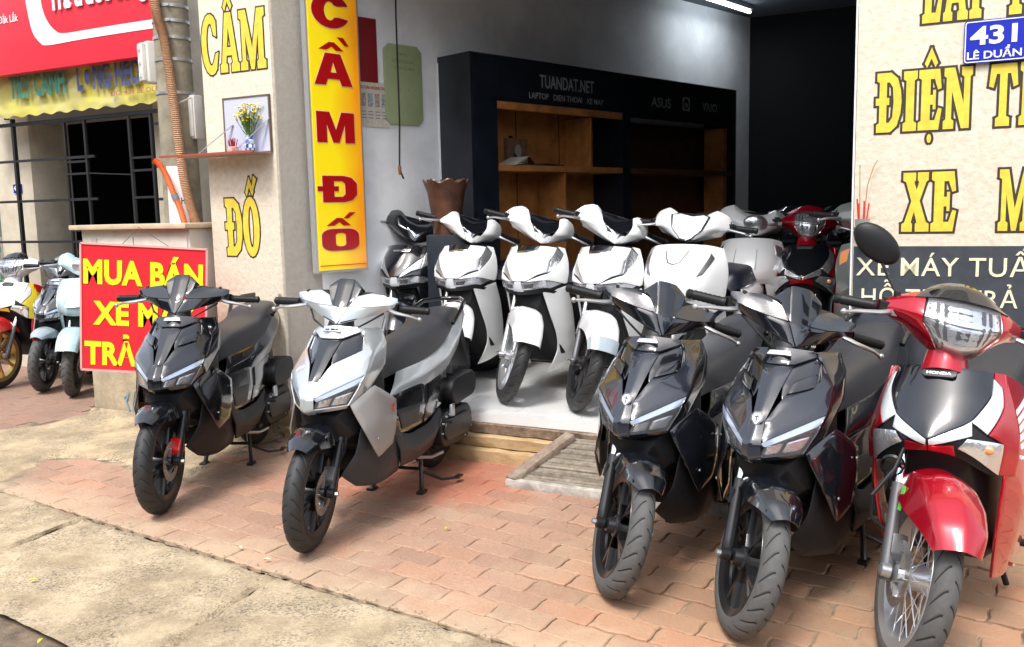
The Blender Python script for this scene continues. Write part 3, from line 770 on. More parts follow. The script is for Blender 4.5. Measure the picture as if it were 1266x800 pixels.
# slate strip with cream lettering
ub, zt_ = onF(1055, 304.5)
rel(G().box(F((2.01 + 4.4) / 2, -.003, zt_ - .30), (2.39, .006, .60), rz=FA).build('slate_strip', M_strip, pan, smooth=False), pan)
def ftext(th, txt, bl, br_x, top, m, W=onF, out=.008, bold=.02, name='lettering', **k):
    a, z0 = W(*bl); b, _ = W(br_x, bl[1]); _, z1 = W(bl[0], top)
    o = F(a, -out, z0) if W is onF else Wl(a, out, z0)
    ob = put_text(name, txt, o, UD if W is onF else WD, (0, 0, 1), b - a, z1 - z0, m, bold=bold, cap=.70, **k)
    ob.parent = th; ob.matrix_basis = Matrix.LocRotScale(th.location, th.rotation_euler, None).inverted() @ ob.matrix_basis
    return ob
ftext(pan, 'XE MÁY TUẤN', (1058.5, 340), 1302, 318, M_clet, bold=.004, space=1.06)
ftext(pan, 'HỖ TRỢ TRẢ GÓP', (1065, 376), 1345, 356, M_clet, bold=.004, space=1.06)
# number plate
pl = thing('house_number_plate', F(2.53, -.006, onF(1228, 52)[1]), 'blue enamel house number plate screwed over the yellow lettering', 'sign')
u_0, z_0 = onF(1190.5, 80.5); u_1, z_1 = onF(1190.5, 28)
zc, hh = (z_0 + z_1) / 2, (z_1 - z_0); ww = onF(1270, 52)[0] - u_0
pl.location = F(u_0 + ww / 2, -.0155, zc); pl.rotation_euler = (0, 0, FA)
def rrect(w_, h_, r_, n=4):
    P = []
    for cx_, cy_, a in ((w_/2-r_, h_/2-r_, 0), (-w_/2+r_, h_/2-r_, 90), (-w_/2+r_, -h_/2+r_, 180), (w_/2-r_, -h_/2+r_, 270)): P += arc(cx_, cy_, r_, r_, a, a + 90, n)
    return P
xz = lambda a, b, t: (a, -t, b)
G().prism(rrect(ww, hh, .012), xz, 0, .003).build('plate', M_blue, pl)
me = poly_mesh([rrect(ww - .008, hh - .008, .010), rrect(ww - .016, hh - .016, .008)]); me.materials.append(M_whitep)
link('border', me, pl, frameM((0, -.0045, 0), (1, 0, 0), (0, 0, 1)))
put_text('number', '431', (-ww * .40, -.005, -hh * .06), (1, 0, 0), (0, 0, 1), ww * .72, hh * .40, M_whitep, pl.children[0], bold=.02) if 0 else None
def ltext(th, name, txt, x, z, width, height, m, y=-.005, bold=.02, **k):
    me = fit_text(txt, width, height, bold=bold, ext=.0006, cap=.70, **k); me.materials.clear(); me.materials.append(m); me.name = name
    return link(name, me, th, frameM((x, y, z), (1, 0, 0), (0, 0, 1)))
ltext(pl, 'number', '431', -ww * .40, -hh * .06, ww * .74, hh * .40, M_whitep, bold=.03)
ltext(pl, 'street_name', 'LÊ DUẨN', -ww * .44, -hh * .40, ww * .86, hh * .17, M_whitep, bold=.02)
# incense cup on the wall edge
ic = thing('incense_cup', F(onF(1064, 290)[0] + .01, -.05, onF(1064, 298)[1]), 'small metal cup holding red incense sticks at the edge of the cream wall', 'incense holder')
G().lathe([(.02, 0), (.026, .005), (.031, .10), (.029, .10), (.023, .01)], 18).build('cup', mat('zinc', (.45, .46, .46), .45, metal=.7), ic)
G().box((0, .034, .05), (.05, .006, .03), rz=0).build('bracket', M_galv, ic)
st_m = mat('red_incense_stick', (.62, .03, .03), .6); bn = mat('burnt_incense', (.35, .23, .10), .8)
for i, (dx, dy, h) in enumerate(((-.02, 0, .19), (-.01, .01, .17), (.002, -.008, .18), (.012, .006, .16), (.022, -.002, .17))):
    G().tube([(dx * .5, dy, .02), (dx * 1.25, dy * 1.6, h)], .0035, 6).build('stick', st_m, ic)
G().tube([(0, 0, .02), (.02, 0, .25), (.045, 0, .33), (.062, 0, .36)], .0022, 6).build('burnt_stick', bn, ic)
G().tube([(-.01, 0, .02), (-.016, 0, .34)], .002, 6).build('burnt_stick', bn, ic)

# unseen upper wall, added over the opening to shade the interior
uw = thing('shading_upper_wall', F(1.3, .3, 3.0), 'unseen rendered wall added above the shop opening to shade the interior', 'wall')
rel(poly_prism([F(-1.95, .02), F(5.0, .02), F(5.0, .25), F(-1.95, .25)], 3.12, 6.4).build('upper_wall', M_plast2, uw), uw)

# ---- lightbox on the oblique wall
lbL = onW(385.5, 338)[0]; 
P_ = .07
t0_ = onW(383, 200, P_)[0] + .0; t1_ = onW(447, 200, P_)[0]
zb_ = onW(416, 336, P_)[1]
lb = thing('light_box_sign', Wl((t0_ + t1_) / 2, P_, zb_), 'tall yellow and orange light box with big red capitals on the shop side wall', 'sign')
lb.rotation_euler = (0, 0, WA)
W_ = t1_ - t0_; H_ = 2.2
m_y = bpy.data.materials.new('light_box_print'); m_y.use_nodes = True
_n = m_y.node_tree.nodes; _l = m_y.node_tree.links; _b = _n['Principled BSDF']
_tc = _n.new('ShaderNodeTexCoord'); _mp = _n.new('ShaderNodeSeparateXYZ'); _l.new(_tc.outputs['Object'], _mp.inputs[0])
_nz = _n.new('ShaderNodeTexNoise'); _nz.inputs['Scale'].default_value = 2.2; _nz.inputs['Detail'].default_value = 2; _l.new(_tc.outputs['Object'], _nz.inputs['Vector'])
_ma = _n.new('ShaderNodeMath'); _ma.operation = 'MULTIPLY_ADD'; _ma.inputs[1].default_value = .22; _l.new(_nz.outputs[0], _ma.inputs[0]); _l.new(_mp.outputs[0], _ma.inputs[2])
_mr = _n.new('ShaderNodeMapRange'); _mr.inputs['From Min'].default_value = .04; _mr.inputs['From Max'].default_value = .30; _l.new(_ma.outputs[0], _mr.inputs[0])
_cr = _n.new('ShaderNodeValToRGB'); _cr.color_ramp.elements[0].color = (.86, .66, .01, 1); _cr.color_ramp.elements[0].position = .15
_cr.color_ramp.elements[1].color = (.80, .27, .01, 1); _cr.color_ramp.elements[1].position = .95
_l.new(_mr.outputs[0], _cr.inputs[0]); _l.new(_cr.outputs[0], _b.inputs['Base Color']); _b.inputs['Roughness'].default_value = .22
_l.new(_cr.outputs[0], _b.inputs['Emission Color']); _b.inputs['Emission Strength'].default_value = .12
G().box((0, .0, H_ / 2), (W_, .05, H_)).build('case', mat('silver_sign_frame', (.5, .5, .5), .4, metal=.6), lb)
G().box((0, -.029, H_ / 2), (W_ - .03, .006, H_ - .03)).build('print_panel', m_y, lb, smooth=False)
G().box((0, -.0335, .045), (W_ - .045, .002, .006)).build('print_line', M_red, lb, smooth=False)
m_rl = mat('red_sign_letter', (.42, .004, .006), .3, spec=.5)
m_lo = mat('pale_letter_outline', (.85, .55, .35), .4)
letters = [('Ồ', 308, 268), ('Đ', 247, 217), ('M', 172, 140), ('Ấ', 105, 66), ('C', 31, -8)]
BLK = {'A': [[(0,0),(.29,0),(.35,.2),(.65,.2),(.71,0),(1,0),(.70,1),(.30,1)], [(.42,.40),(.58,.40),(.5,.74)]],
 'M': [[(0,0),(.26,0),(.26,.60),(.42,0),(.58,0),(.74,.60),(.74,0),(1,0),(1,1),(.66,1),(.5,.42),(.34,1),(0,1)]],
 'Đ': [[(.08,0),(.66,0),(.86,.07),(1,.28),(1,.72),(.86,.93),(.66,1),(.08,1),(.08,.60),(-.05,.60),(-.05,.42),(.08,.42)], [(.38,.2),(.60,.2),(.68,.3),(.68,.7),(.60,.8),(.38,.8),(.38,.60),(.50,.60),(.50,.42),(.38,.42)]],
 'O': [rrect(1, 1, .30, 6), rrect(.28, .62, .12, 5)],
 'C': [arc(.5, .5, .5, .5, 24, 336, 26) + [(.70, .34)] + arc(.47, .5, .15, .28, 320, 40, 12) + [(.70, .66)]]}
BLK['O'] = [[(x + .5, y + .5) for x, y in l_] for l_ in BLK['O']]
for ch, yb, yt in [('O', 310, 283), ('Đ', 250, 217.5), ('M', 176.5, 139), ('A', 106, 67), ('C', 36, -6)]:
    z0 = onW(415, yb, P_ + .03)[1] - zb_; z1 = onW(415, yt, P_ + .03)[1] - zb_
    for k_, (mm, bo, yo) in enumerate(((m_lo, .085, -.034), (m_rl, .06, -.036))):
        xs_ = W_ * .72; hz_ = z1 - z0
        me = poly_mesh([[(x * xs_, y * hz_) for x, y in l_] for l_ in BLK[ch]], .0045 if k_ == 0 else 0); me.materials.clear(); me.materials.append(mm)
        link('letter' if k_ else 'letter_outline', me, lb, frameM((-xs_ / 2 - .015, yo, z0), (1, 0, 0), (0, 0, 1)))
    if ch in 'OA':
        hz = z1 + .02
        for mm, o_, yo in ((m_rl, 0, -.036),):
            gp = G()
            gp.prism([(-.10, hz), (-.02, hz + .05), (.02, hz + .05), (.09, hz), (.03, hz), (0, hz + .022), (-.04, hz)], lambda a, b, t: (a - .02, -t, b), -yo - .001, -yo)
            if ch == 'A': gp.prism([(.04, hz + .085), (.09, hz + .085), (.13, hz + .035), (.10, hz + .035)], lambda a, b, t: (a - .02, -t, b), -yo - .001, -yo)
            else: gp.prism([(.03, hz + .045), (.07, hz + .045), (.13, hz + .085), (.08, hz + .085)], lambda a, b, t: (a - .02, -t, b), -yo - .001, -yo)
            gp.build('accent', mm, lb, smooth=False)

# ---- things hung on the interior wall
def wall_thing(name, px0, px1, py0, py1, label, cat, out=.006):
    ta, zb2 = onW(px0, py1, out); tb, _ = onW(px1, py1, out); _, zt2 = onW(px0, py0, out)
    t = thing(name, Wl((ta + tb) / 2, out, (zb2 + zt2) / 2), label, cat, rz=WA)
    return t, tb - ta, zt2 - zb2
t, w_, h_ = wall_thing('notice_board', 440, 467, 20, 100, 'plain maroon board on the white wall above the paper notice', 'board')
G().box((0, 0, 0), (w_, .012, h_)).build('panel', M_maroon, t, bevel=.002)
t, w_, h_ = wall_thing('paper_notice', 444, 482, 100, 156, 'printed fire safety paper notice with small pictures on the white wall', 'notice')
G().box((0, 0, 0), (w_, .003, h_)).build('sheet', M_paper, t, smooth=False)
ltext(t, 'heading', 'AN TOÀN PHÒNG CHÁY', -w_ * .47, h_ * .34, w_ * .92, h_ * .07, mat('print_red', (.5, .03, .03), .6), y=-.0035, bold=.01)
m_pg = mat('print_grey', (.25, .25, .27), .7)
for i in range(4):
    G().box((-w_ * .34 + i * w_ * .225, -.0022, h_ * .10), (w_ * .16, .001, h_ * .30)).build('picture', mat('print_tint%d' % (i % 2), ((.45, .33, .28), (.35, .38, .42))[i % 2], .7, var=.5, vscale=70), t, smooth=False)
    for r_ in range(3): G().box((-w_ * .34 + i * w_ * .225, -.0022, -h_ * (.16 + .07 * r_)), (w_ * .15, .001, h_ * .025)).build('text_line', m_pg, t, smooth=False)
t, w_, h_ = wall_thing('tablet_board', 477, 523, 53, 153, 'pale green board with cut corners and faint engraved text on the white wall', 'board', .01)
c_ = w_ * .12
G().prism([(-w_/2+c_, -h_/2), (w_/2-c_, -h_/2), (w_/2, -h_/2+c_), (w_/2, h_/2-c_), (w_/2-c_, h_/2), (-w_/2+c_, h_/2), (-w_/2, h_/2-c_), (-w_/2, -h_/2+c_)], xz, -.006, .008).build('panel', M_green, t, bevel=.003)
m_gt = mat('faint_green_ink', (.22, .27, .13), .6)
for i, (s_, wk) in enumerate((('VPTL', .22), ('CÔNG CHỨC', .62), ('TẬN XUÂN', .56))): ltext(t, 'lettering', s_, -w_ * wk / 2, h_ * (.36 - .085 * i), w_ * wk, h_ * .035, m_gt, y=-.0095, bold=.01)
for dx in (-.08, .08): G().box((dx * w_ * 1.4, -.009, -h_ * .06), (w_ * .05, .001, h_ * .012)).build('mark', m_gt, t, smooth=False)
t_ = onW(488, 0, .16)
cb = [on(488, -60, Wl(0, .16), WN), on(489.5, 20, Wl(0, .16), WN), on(492, 90, Wl(0, .16), WN), on(494, 150, Wl(0, .16), WN), on(494, 205, Wl(0, .16), WN), on(496, 214, Wl(0, .16), WN), on(499, 221, Wl(0, .16), WN)]
ca = tag(G().tube(cb, .006, 8).build('hanging_cable', M_cable), 'thin black cable hanging from the ceiling in front of the white wall', 'cable')
G().lathe([(.010, 0), (.012, .02), (.009, .06)], 10, M=Matrix.Translation(cb[4]) @ Matrix.Rotation(PI, 4, 'X')).build('plug', mat('brown_plug', (.2, .08, .03), .5), ca)

# ---- display cabinet on the oblique wall
cab = thing('display_cabinet', Wl(3.06, 0, FL), 'long black display cabinet with brown wooden shelves and silver lettering', 'cabinet', rz=WA)
c0, c1, cm, cd, ct = 1.335 - 3.06, 4.78 - 3.06, 3.08 - 3.06, .344, 2.48 - FL
def cbox(name, x0, x1, y0, y1, z0, z1, m, **k):
    return G().box(((x0 + x1) / 2, -(y0 + y1) / 2, (z0 + z1) / 2), (x1 - x0, y1 - y0, z1 - z0)).build(name, m, cab, **k)
cbox('side_panel', c0, c0 + .03, 0, cd, 0, ct, M_navy, bevel=.002); cbox('side_panel', c1 - .03, c1, 0, cd, 0, ct, M_navy, bevel=.002)
cbox('edge_strip', c0 - .004, c0 - .0005, 0, .012, 0, ct - .02, M_whitep)
cbox('top_panel', c0, c1, 0, cd, ct, ct + .02, M_navy, bevel=.002)
cbox('divider', cm - .05, cm + .05, .02, cd, 0, ct - .002, M_navy)
# front frame: boards around openings
def zz_(px, py): return onW(px, py, cd)[1] - FL
def xx_(px, py=150): return onW(px, py, cd)[0] - 3.06
x_a, x_b = xx_(615), xx_(776); zs1, zs2 = zz_(616, 124), zz_(616, 203)
cbox('fascia', c0 + .031, x_a, cd - .02, cd, 0, ct - .003, M_navy); cbox('fascia', x_a, cm - .051, cd - .02, cd, zs1, ct - .003, M_navy)
cbox('back_panel', x_a - .02, cm - .06, .02, .03, 0, zs1, M_oak, smooth=False)
for k, xp in enumerate((.33, .66)): cbox('panel_joint', x_a + (x_b - x_a) * xp, x_a + (x_b - x_a) * xp + .006, .031, .035, .02, zs1 - .02, M_blk)
cbox('rail', x_a, cm - .052, cd - .035, cd - .003, zs1 - .055, zs1 - .002, M_oak, bevel=.002)
cbox('shelf', x_a, cm - .052, .032, cd - .004, zs2 - .045, zs2, M_oak, bevel=.002)
cbox('shelf', x_a, cm - .052, .032, cd - .004, .55, .58, M_oak, bevel=.002)
cbox('upright', (x_a + cm) / 2 - .01, (x_a + cm) / 2 + .004, .04, cd - .02, .59, zs2 - .047, M_oak)
cbox('upright', x_a + (x_b - x_a) * .70, x_a + (x_b - x_a) * .70 + .012, .04, cd - .02, zs2 + .002, zs1 - .06, M_oak)
x_c, x_d = xx_(800), xx_(905)
cbox('fascia', cm + .051, c1 - .032, cd - .02, cd, zs1 - .03, ct - .003, M_navy)
cbox('back_panel', cm + .06, c1 - .04, .02, .03, 0, zs1 - .03, mat('dark_brown_wood', (.10, .04, .015), .5, var=.3), smooth=False)
cbox('shelf', cm + .052, c1 - .033, .032, cd - .01, zs2 - .045, zs2, mat('dark_brown_wood', (.1, .04, .015)), bevel=.002)
cbox('upright', x_d - .10, x_d - .04, .10, cd - .03, .1, zs1 - .05, M_oak)
m_si = mat('brushed_silver_letter', (.42, .42, .42), .45, metal=.2)
def cab_text(txt, pxl, pxr, yb, yt, bold=.0, **k):
    a = onW(pxl, yb, cd); b = onW(pxr, yb, cd); z1 = onW(pxl, yt, cd)[1]
    ltext(cab, 'lettering', txt, a[0] - 3.06, a[1] - FL, b[0] - a[0], z1 - a[1], m_si, y=-cd - .003, bold=bold, **k)
cab_text('TUANDAT.NET', 667, 734, 108, 92, .01); cab_text('LAPTOP   DIEN THOAI   XE MAY', 654, 746, 121, 113.5, .005)
cab_text('ASUS', 805, 829, 131.5, 119.5, .01); cab_text('VAIO', 868, 886, 137, 127, 0)
a = onW(848, 129, cd); rr_ = abs(onW(848, 120, cd)[1] - a[1]) * .95
me = poly_mesh([rrect(rr_ * 1.9, rr_ * 2, rr_ * .25), arc(0, 0, rr_ * .72, rr_ * .8, 0, 350, 20)]); me.materials.append(m_si)
link('emblem', me, cab, frameM((a[0] - 3.06, -cd - .003, a[1] - FL), (1, 0, 0), (0, 0, 1)))
ltext(cab, 'lettering', 'hp', a[0] - 3.06 - rr_ * .45, a[1] - FL - rr_ * .4, rr_ * .9, rr_ * .8, m_si, y=-cd - .003, shear=.3)
# things on the shelf
zsh = zs2 + FL
def cabpt(px, dep): t = onW(px, 198, dep)[0]; return Wl(t, dep, zsh)
lp = thing('laptop', cabpt(668, .15), 'black laptop leaning open on the upper cabinet shelf', 'laptop', rz=WA + .25)
G().box((0, 0, .01), (.34, .24, .018)).build('keyboard_base', M_blk, lp, bevel=.003)
G().box((-.02, .135, .13), (.34, .012, .23), M=Matrix.Rotation(-.3, 3, 'X')).build('screen', M_screen, lp, bevel=.003)
bx = thing('cardboard_box', cabpt(640, .07), 'thin printed carton standing at the back of the upper shelf', 'box', rz=WA)
G().box((0, .02, .11), (.22, .05, .22)).build('carton', mat('faded_carton', (.20, .11, .06), .7, var=.3, vscale=20), bx, bevel=.002)
G().prism(arc(0, .12, .035, .055, 0, 345, 15), xz, .006, .0075).build('picture', mat('carton_print', (.35, .33, .30), .6), bx, smooth=False)
fo = thing('paper_stack', cabpt(630, .26), 'loose papers fanned out at the left end of the upper shelf', 'papers', rz=WA + .1)
for i in range(4): G().box((.02 * i, 0, .006 + i * .012), (.13, .18, .003), M=Matrix.Rotation(-.12 - .08 * i, 3, 'Y')).build('sheet', M_paper, fo, smooth=False)

# ---- planter with wavy rim
pt = Wl(1.02, .42, FL); 
vs_t = on(559, 224, pt, fw)
pl_ = thing('wooden_planter', (pt.x, pt.y, FL), 'tall brown wooden planter with a scalloped rim in front of the cabinet', 'planter')
zt3 = vs_t.z - FL
gg = G(); N = 48
G().box((0, 0, (zt3 - .36) / 2), (.26, .26, zt3 - .36)).build('stand', M_navy, pl_, bevel=.004)
prof = [(.08, zt3 - .36), (.092, zt3 - .555), (.095, zt3 - .32), (.100, zt3 - .25), (.125, zt3 - .08), (.150, zt3 - .01), (.145, zt3), (.11, zt3 - .06), (.08, zt3 - .30)]
vs = []
for k, (r_, z_) in enumerate(prof):
    for q in range(N):
        a = 2 * PI * q / N; wv = math.sin(a * 8) * (.012 if k in (5, 6) else .004 if k in (3, 4, 7) else 0)
        rr2 = r_ + wv * .6; vs.append((rr2 * math.cos(a), rr2 * math.sin(a), z_ + wv))
gg.add(vs, [(k * N + q, k * N + (q + 1) % N, (k + 1) * N + (q + 1) % N, (k + 1) * N + q) for k in range(len(prof) - 1) for q in range(N)])
gg.build('pot', mat('dark_turned_wood', (.12, .05, .028), .4, col2=(.06, .024, .014), vscale=9), pl_)

# ---- ceiling tube lamp
l0 = on(871, -3, Vector((0, 0, CZ - .07)), Vector((0, 0, 1))); l1 = on(927, 15, Vector((0, 0, CZ - .07)), Vector((0, 0, 1)))
lmp = thing('tube_lamp', (l0 + l1) / 2, 'lit white fluorescent tube on the shop ceiling', 'lamp', rz=math.atan2((l1 - l0).y, (l1 - l0).x))
L_ = (l1 - l0).length
G().box((0, 0, .045), (L_ + .06, .035, .045)).build('housing', M_whitep, lmp, bevel=.004)
G().tube([(-L_ / 2, 0, 0), (L_ / 2, 0, 0)], .014, 14).build('tube', M_tube, lmp)
la = bpy.data.lights.new('tube_light', 'AREA'); la.shape = 'RECTANGLE'; la.size = L_; la.size_y = .04; la.energy = 1.6; la.color = (.86, .93, 1)
lo = bpy.data.objects.new('tube_light', la); COL.objects.link(lo); lo.parent = lmp; lo.location = (0, 0, -.03)

# ---- far white sign low in the dark rear
q = onG(1012, 243, 1.45)
ps = thing('parcel_shelf', F(2.25, 5.2, FL), 'pale grey shelf board deep in the dark back of the shop', 'shelf', rz=FA)
G().box((0, 0, 1.22), (.62, .25, .05)).build('board', mat('grey_board', (.35, .36, .38), .6), ps, bevel=.003)
for sx in (-.28, .28): G().box((sx, 0, .6), (.04, .22, 1.2)).build('leg', M_navy, ps)
for k, (sx, hh_) in enumerate(((-.2, .10), (-.05, .16), (.12, .12))):
    b_ = thing('stored_carton', F(2.25 + sx, 5.2, FL + 1.245), ('small dim carton, left one on the rear shelf', 'taller dim carton, middle one on the rear shelf', 'dim carton, right one on the rear shelf')[k], 'box', rz=FA + .1 * k)
    G().box((0, 0, hh_ / 2), (.12, .12, hh_)).build('carton', mat('dim_carton', (.16, .17, .2), .7, var=.4, vscale=30), b_, bevel=.002)
    G().box((0, -.0615, hh_ / 2), (.08, .001, hh_ * .3)).build('print', m_pg, b_, smooth=False)

# ================================================================== shrine shelf on the pillar
a0_, z0_ = onF(282, 192); a1_, z1_ = onF(334, 120)
sh = thing('shrine_shelf', F((a0_ + a1_) / 2, 0, z0_), 'small metal shrine shelf with a pale back panel bracketed to the cream pillar', 'shelf', rz=FA)
sw, shh = (a1_ - a0_), (z1_ - z0_)
wl_, dl_ = onF(245, 193)[0] - (a0_ + a1_) / 2, .16
G().box((0, -.012, shh / 2 + .01), (sw, .006, shh)).build('back_panel', mat('pale_lavender_panel', (.55, .57, .70), .35, coat=.3), sh, smooth=False)
gg = G()
for x in (-sw / 2, sw / 2): gg.box((x, -.012, shh / 2 + .01), (.008, .016, shh + .008))
gg.box((0, -.012, shh + .014), (sw + .008, .016, .008)); gg.build('mirror_frame', mat('dull_brown_metal', (.20, .15, .12), .5, metal=.5), sh)
m_pm = mat('pinkish_rusty_metal', (.42, .27, .22), .55, metal=.3, var=.2, vscale=30)
G().box((wl_ / 2 + sw * .25, -.09, -.004), (sw / 2 - wl_ + sw * 0, .17, .010)).build('shelf_board', m_pm, sh, bevel=.002)
gg = G(); gg.bar((-sw / 2 - .1, -.165, .0), (-sw * .30, -.016, shh * .55), .014, .005); gg.build('bracket', M_galv, sh)
gg = G(); gg.bar((sw * .05, -.165, .0), (sw * .5, -.016, shh * .62), .014, .005); gg.build('bracket', M_galv, sh)
G().bar((wl_ - .16, -.17, .0), (sw / 2, -.172, .0), .012, .014).build('front_bar', mat('red_brown_bar', (.40, .10, .06), .5, metal=.3), sh)
base = F((a0_ + a1_) / 2, 0, z0_ + .002)
def shp(x, y): return Vector(base) + UD * x - ND * y
va = thing('flower_vase', shp(sw * .18, .07), 'blue and white checked vase holding small yellow flowers on the shrine shelf', 'vase')
M_chk = bpy.data.materials.new('blue_check'); M_chk.use_nodes = True
_n = M_chk.node_tree.nodes; _l = M_chk.node_tree.links; _c = _n.new('ShaderNodeTexChecker'); _c.inputs['Scale'].default_value = 38
_c.inputs['Color1'].default_value = (.72, .78, .85, 1); _c.inputs['Color2'].default_value = (.05, .14, .5, 1)
_t = _n.new('ShaderNodeTexCoord'); _l.new(_t.outputs['Object'], _c.inputs['Vector']); _l.new(_c.outputs[0], _n['Principled BSDF'].inputs['Base Color']); _n['Principled BSDF'].inputs['Roughness'].default_value = .2
G().lathe([(.022, 0), (.030, .015), (.034, .04), (.022, .075), (.018, .09), (.024, .105), (.018, .104), (.012, .09)], 20).build('pot', M_chk, va)
rr = random.Random(3); gst = G(); gfl = G(); glf = G()
for i in range(46):
    a = rr.uniform(0, 6.28); sp = rr.uniform(.01, .085); h = rr.uniform(.19, .30)
    tip = Vector((math.cos(a) * sp - .01, math.sin(a) * sp * .7, h)); mid = Vector((tip.x * .45, tip.y * .45, h * .6))
    gst.tube([(0, 0, .09), mid, tip], .0014, 4)
    for q in range(2):
        c = tip + Vector((rr.uniform(-.012, .012), rr.uniform(-.012, .012), rr.uniform(-.02, .008)))
        gfl.lathe([(.002, -.003), (.0085, .001), (.006, .005), (.001, .006)], 7, M=Matrix.Translation(c) @ Matrix.Rotation(rr.uniform(-.6, .6), 4, 'X'))
    for q in range(4):
        t = rr.uniform(.4, .9); c = Vector((0, 0, .09)).lerp(tip, t); d = Vector((rr.uniform(-1, 1), rr.uniform(-1, 1), .5)).normalized() * .028
        s_ = d.cross(Vector((0, 0, 1))).normalized() * .004
        glf.add([c, c + d * .5 + s_, c + d, c + d * .5 - s_], [(0, 1, 2, 3)])
tag(gst.build('stems', M_stem, va), kind='stuff'); tag(gfl.build('flowers', M_flower, va), kind='stuff'); tag(glf.build('leaves', M_stem, va, smooth=False), kind='stuff')
ib = thing('incense_bowl', shp(-sw * .20, .07), 'small red and white bowl of burnt incense stubs on the shrine shelf', 'bowl')
G().lathe([(.018, 0), (.030, .012), (.034, .04), (.030, .042), (.024, .02)], 20).build('bowl', mat('red_white_glaze', (.62, .16, .12), .25, col2=(.75, .6, .55), vscale=22), ib)
gg = G()
for i in range(40):
    a = rr.uniform(0, 6.28); s_ = rr.uniform(0, .028); gg.tube([(math.cos(a) * s_ * .6, math.sin(a) * s_ * .6, .03), (math.cos(a) * s_ * 1.2, math.sin(a) * s_ * 1.2, rr.uniform(.07, .10))], .0018, 4)
tag(gg.build('incense_stubs', mat('dark_red_stub', (.30, .02, .03), .7), ib), kind='stuff')

# ================================================================== utility pole
pc = on(226, 250, F(0, .30), ND)
pole = thing('utility_pole', (pc.x, pc.y, 0), 'round weathered concrete utility pole standing between the two shops', 'utility pole')
G().lathe([(.145, 0), (.128, 1.5), (.118, 3.0), (.10, 6.5)], 28).build('shaft', M_concpole, pole)
for py in (24, 41, 60, 85, 123):
    z_ = on(226, py, Vector((pc.x, pc.y, 0)), fw).z
    rz_ = .118 + (3.0 - z_) * .007
    G().lathe([(rz_ + .001, -.010), (rz_ + .006, -.010), (rz_ + .006, .010), (rz_ + .001, .010)], 28, M=Matrix.Translation((0, 0, z_)), close=True).build('steel_strap', M_galv, pole)
    G().box((.03, -rz_ - .008, z_), (.022, .012, .016)).build('strap_buckle', M_galv, pole)
G().box((.02, -.134, 1.55), (.14, .004, .42)).build('paper_bill', M_whitep, pole, smooth=False)
me = fit_text('HB', .05, .045, bold=.02, ext=.0008); me.materials.clear(); me.materials.append(M_blk); link('lettering', me, pole, frameM((.04, -.137, 1.50), (1, 0, 0), (0, 0, 1)))
# corrugated conduit hugging the pole
def corr(path, r, n=14, step=.011, amp=.004):
    pts = [Vector(p) for p in path]; out = []; rs = []
    L = sum((b - a).length for a, b in zip(pts, pts[1:])); N = int(L / step * 2)
    def cr(t):
        k = t * (len(pts) - 1); i = min(int(k), len(pts) - 2); f = k - i
        p0 = pts[max(i - 1, 0)]; p1 = pts[i]; p2 = pts[i + 1]; p3 = pts[min(i + 2, len(pts) - 1)]
        return .5 * ((2 * p1) + (p2 - p0) * f + (2 * p0 - 5 * p1 + 4 * p2 - p3) * f * f + (3 * p1 - p0 - 3 * p2 + p3) * f ** 3)
    for i in range(N + 1):
        out.append(cr(i / N)); rs.append(r + amp * (1 if i % 2 else -1))
    return G().tube(out, rs, n)
cpl = Vector((pc.x, pc.y, 0)) - fw * 0
def atp(px, py, dy=-.16): return on(px, py, Vector((0, pc.y + dy, 0)), Vector((0, 1, 0)))
cp = [atp(182, -60), atp(192, 10), atp(203, 50), atp(211, 100), atp(219, 160), atp(228, 225), atp(240, 270), atp(254, 300), atp(262, 330), atp(264, 400)]
tag(corr(cp, .030).build('corrugated_conduit', M_cond), 'tan corrugated conduit running down the front of the utility pole', 'conduit')
cp = [atp(190, 199, -.2), atp(197, 203, -.2), atp(206, 218, -.2), atp(215, 240, -.2), atp(224, 262, -.2), atp(231, 290, -.2)]
oc = tag(corr(cp, .020, step=.008, amp=.0015).build('orange_conduit', M_orange), 'short orange conduit with an open bent end above the electric cabinet', 'conduit')
G().tube([cp[3], cp[3] + (cp[4] - cp[3]) * .35], .024, 12).build('tape_band', mat('grey_tape', (.2, .2, .2), .5), oc)
G().tube([cp[0] + (cp[0] - cp[1]) * .03, cp[0]], [.012, .0195], 12).build('cut_wires', mat('pink_wires', (.6, .25, .2), .5), oc)
# meter box
q = atp(190, 78, -.02)
mb = thing('meter_box', (q.x, q.y, q.z), 'off-white plastic meter box strapped to the left of the utility pole', 'meter box', rz=FA - .35)
G().box((0, 0, 0), (.10, .12, .28)).build('case', M_pbox, mb, bevel=.016, bseg=3)
G().box((-.012, -.075, 0), (.075, .03, .255)).build('lid', M_pbox, mb, bevel=.010, bseg=3)
for z_ in (-.09, .0, .09): G().box((-.01, -.095, z_), (.022, .012, .03)).build('latch', M_pbox, mb, bevel=.003)
G().bar((-.06, -.06, -.12), (-.06, -.06, .12), .004, .004).build('seam', m_pg, mb)
q = atp(243, 145, -.03)
jb = thing('junction_box', (q.x, q.y, q.z), 'narrow white junction box between the utility pole and the pillar', 'junction box', rz=FA)
G().box((0, 0, 0), (.05, .08, .30)).build('case', M_pbox, jb, bevel=.008)
G().box((-.004, -.045, 0), (.036, .012, .27)).build('lid', M_pbox, jb, bevel=.004)
wr = [atp(200, 98, -.08), atp(206, 118, -.1), atp(212, 130, -.12), atp(220, 128, -.14), atp(236, 121, -.12)]
tag(G().tube(wr, .005, 6).build('grey_wire', mat('grey_wire', (.4, .4, .4), .5)), 'thin grey wire looping from the meter box round the pole', 'wire')

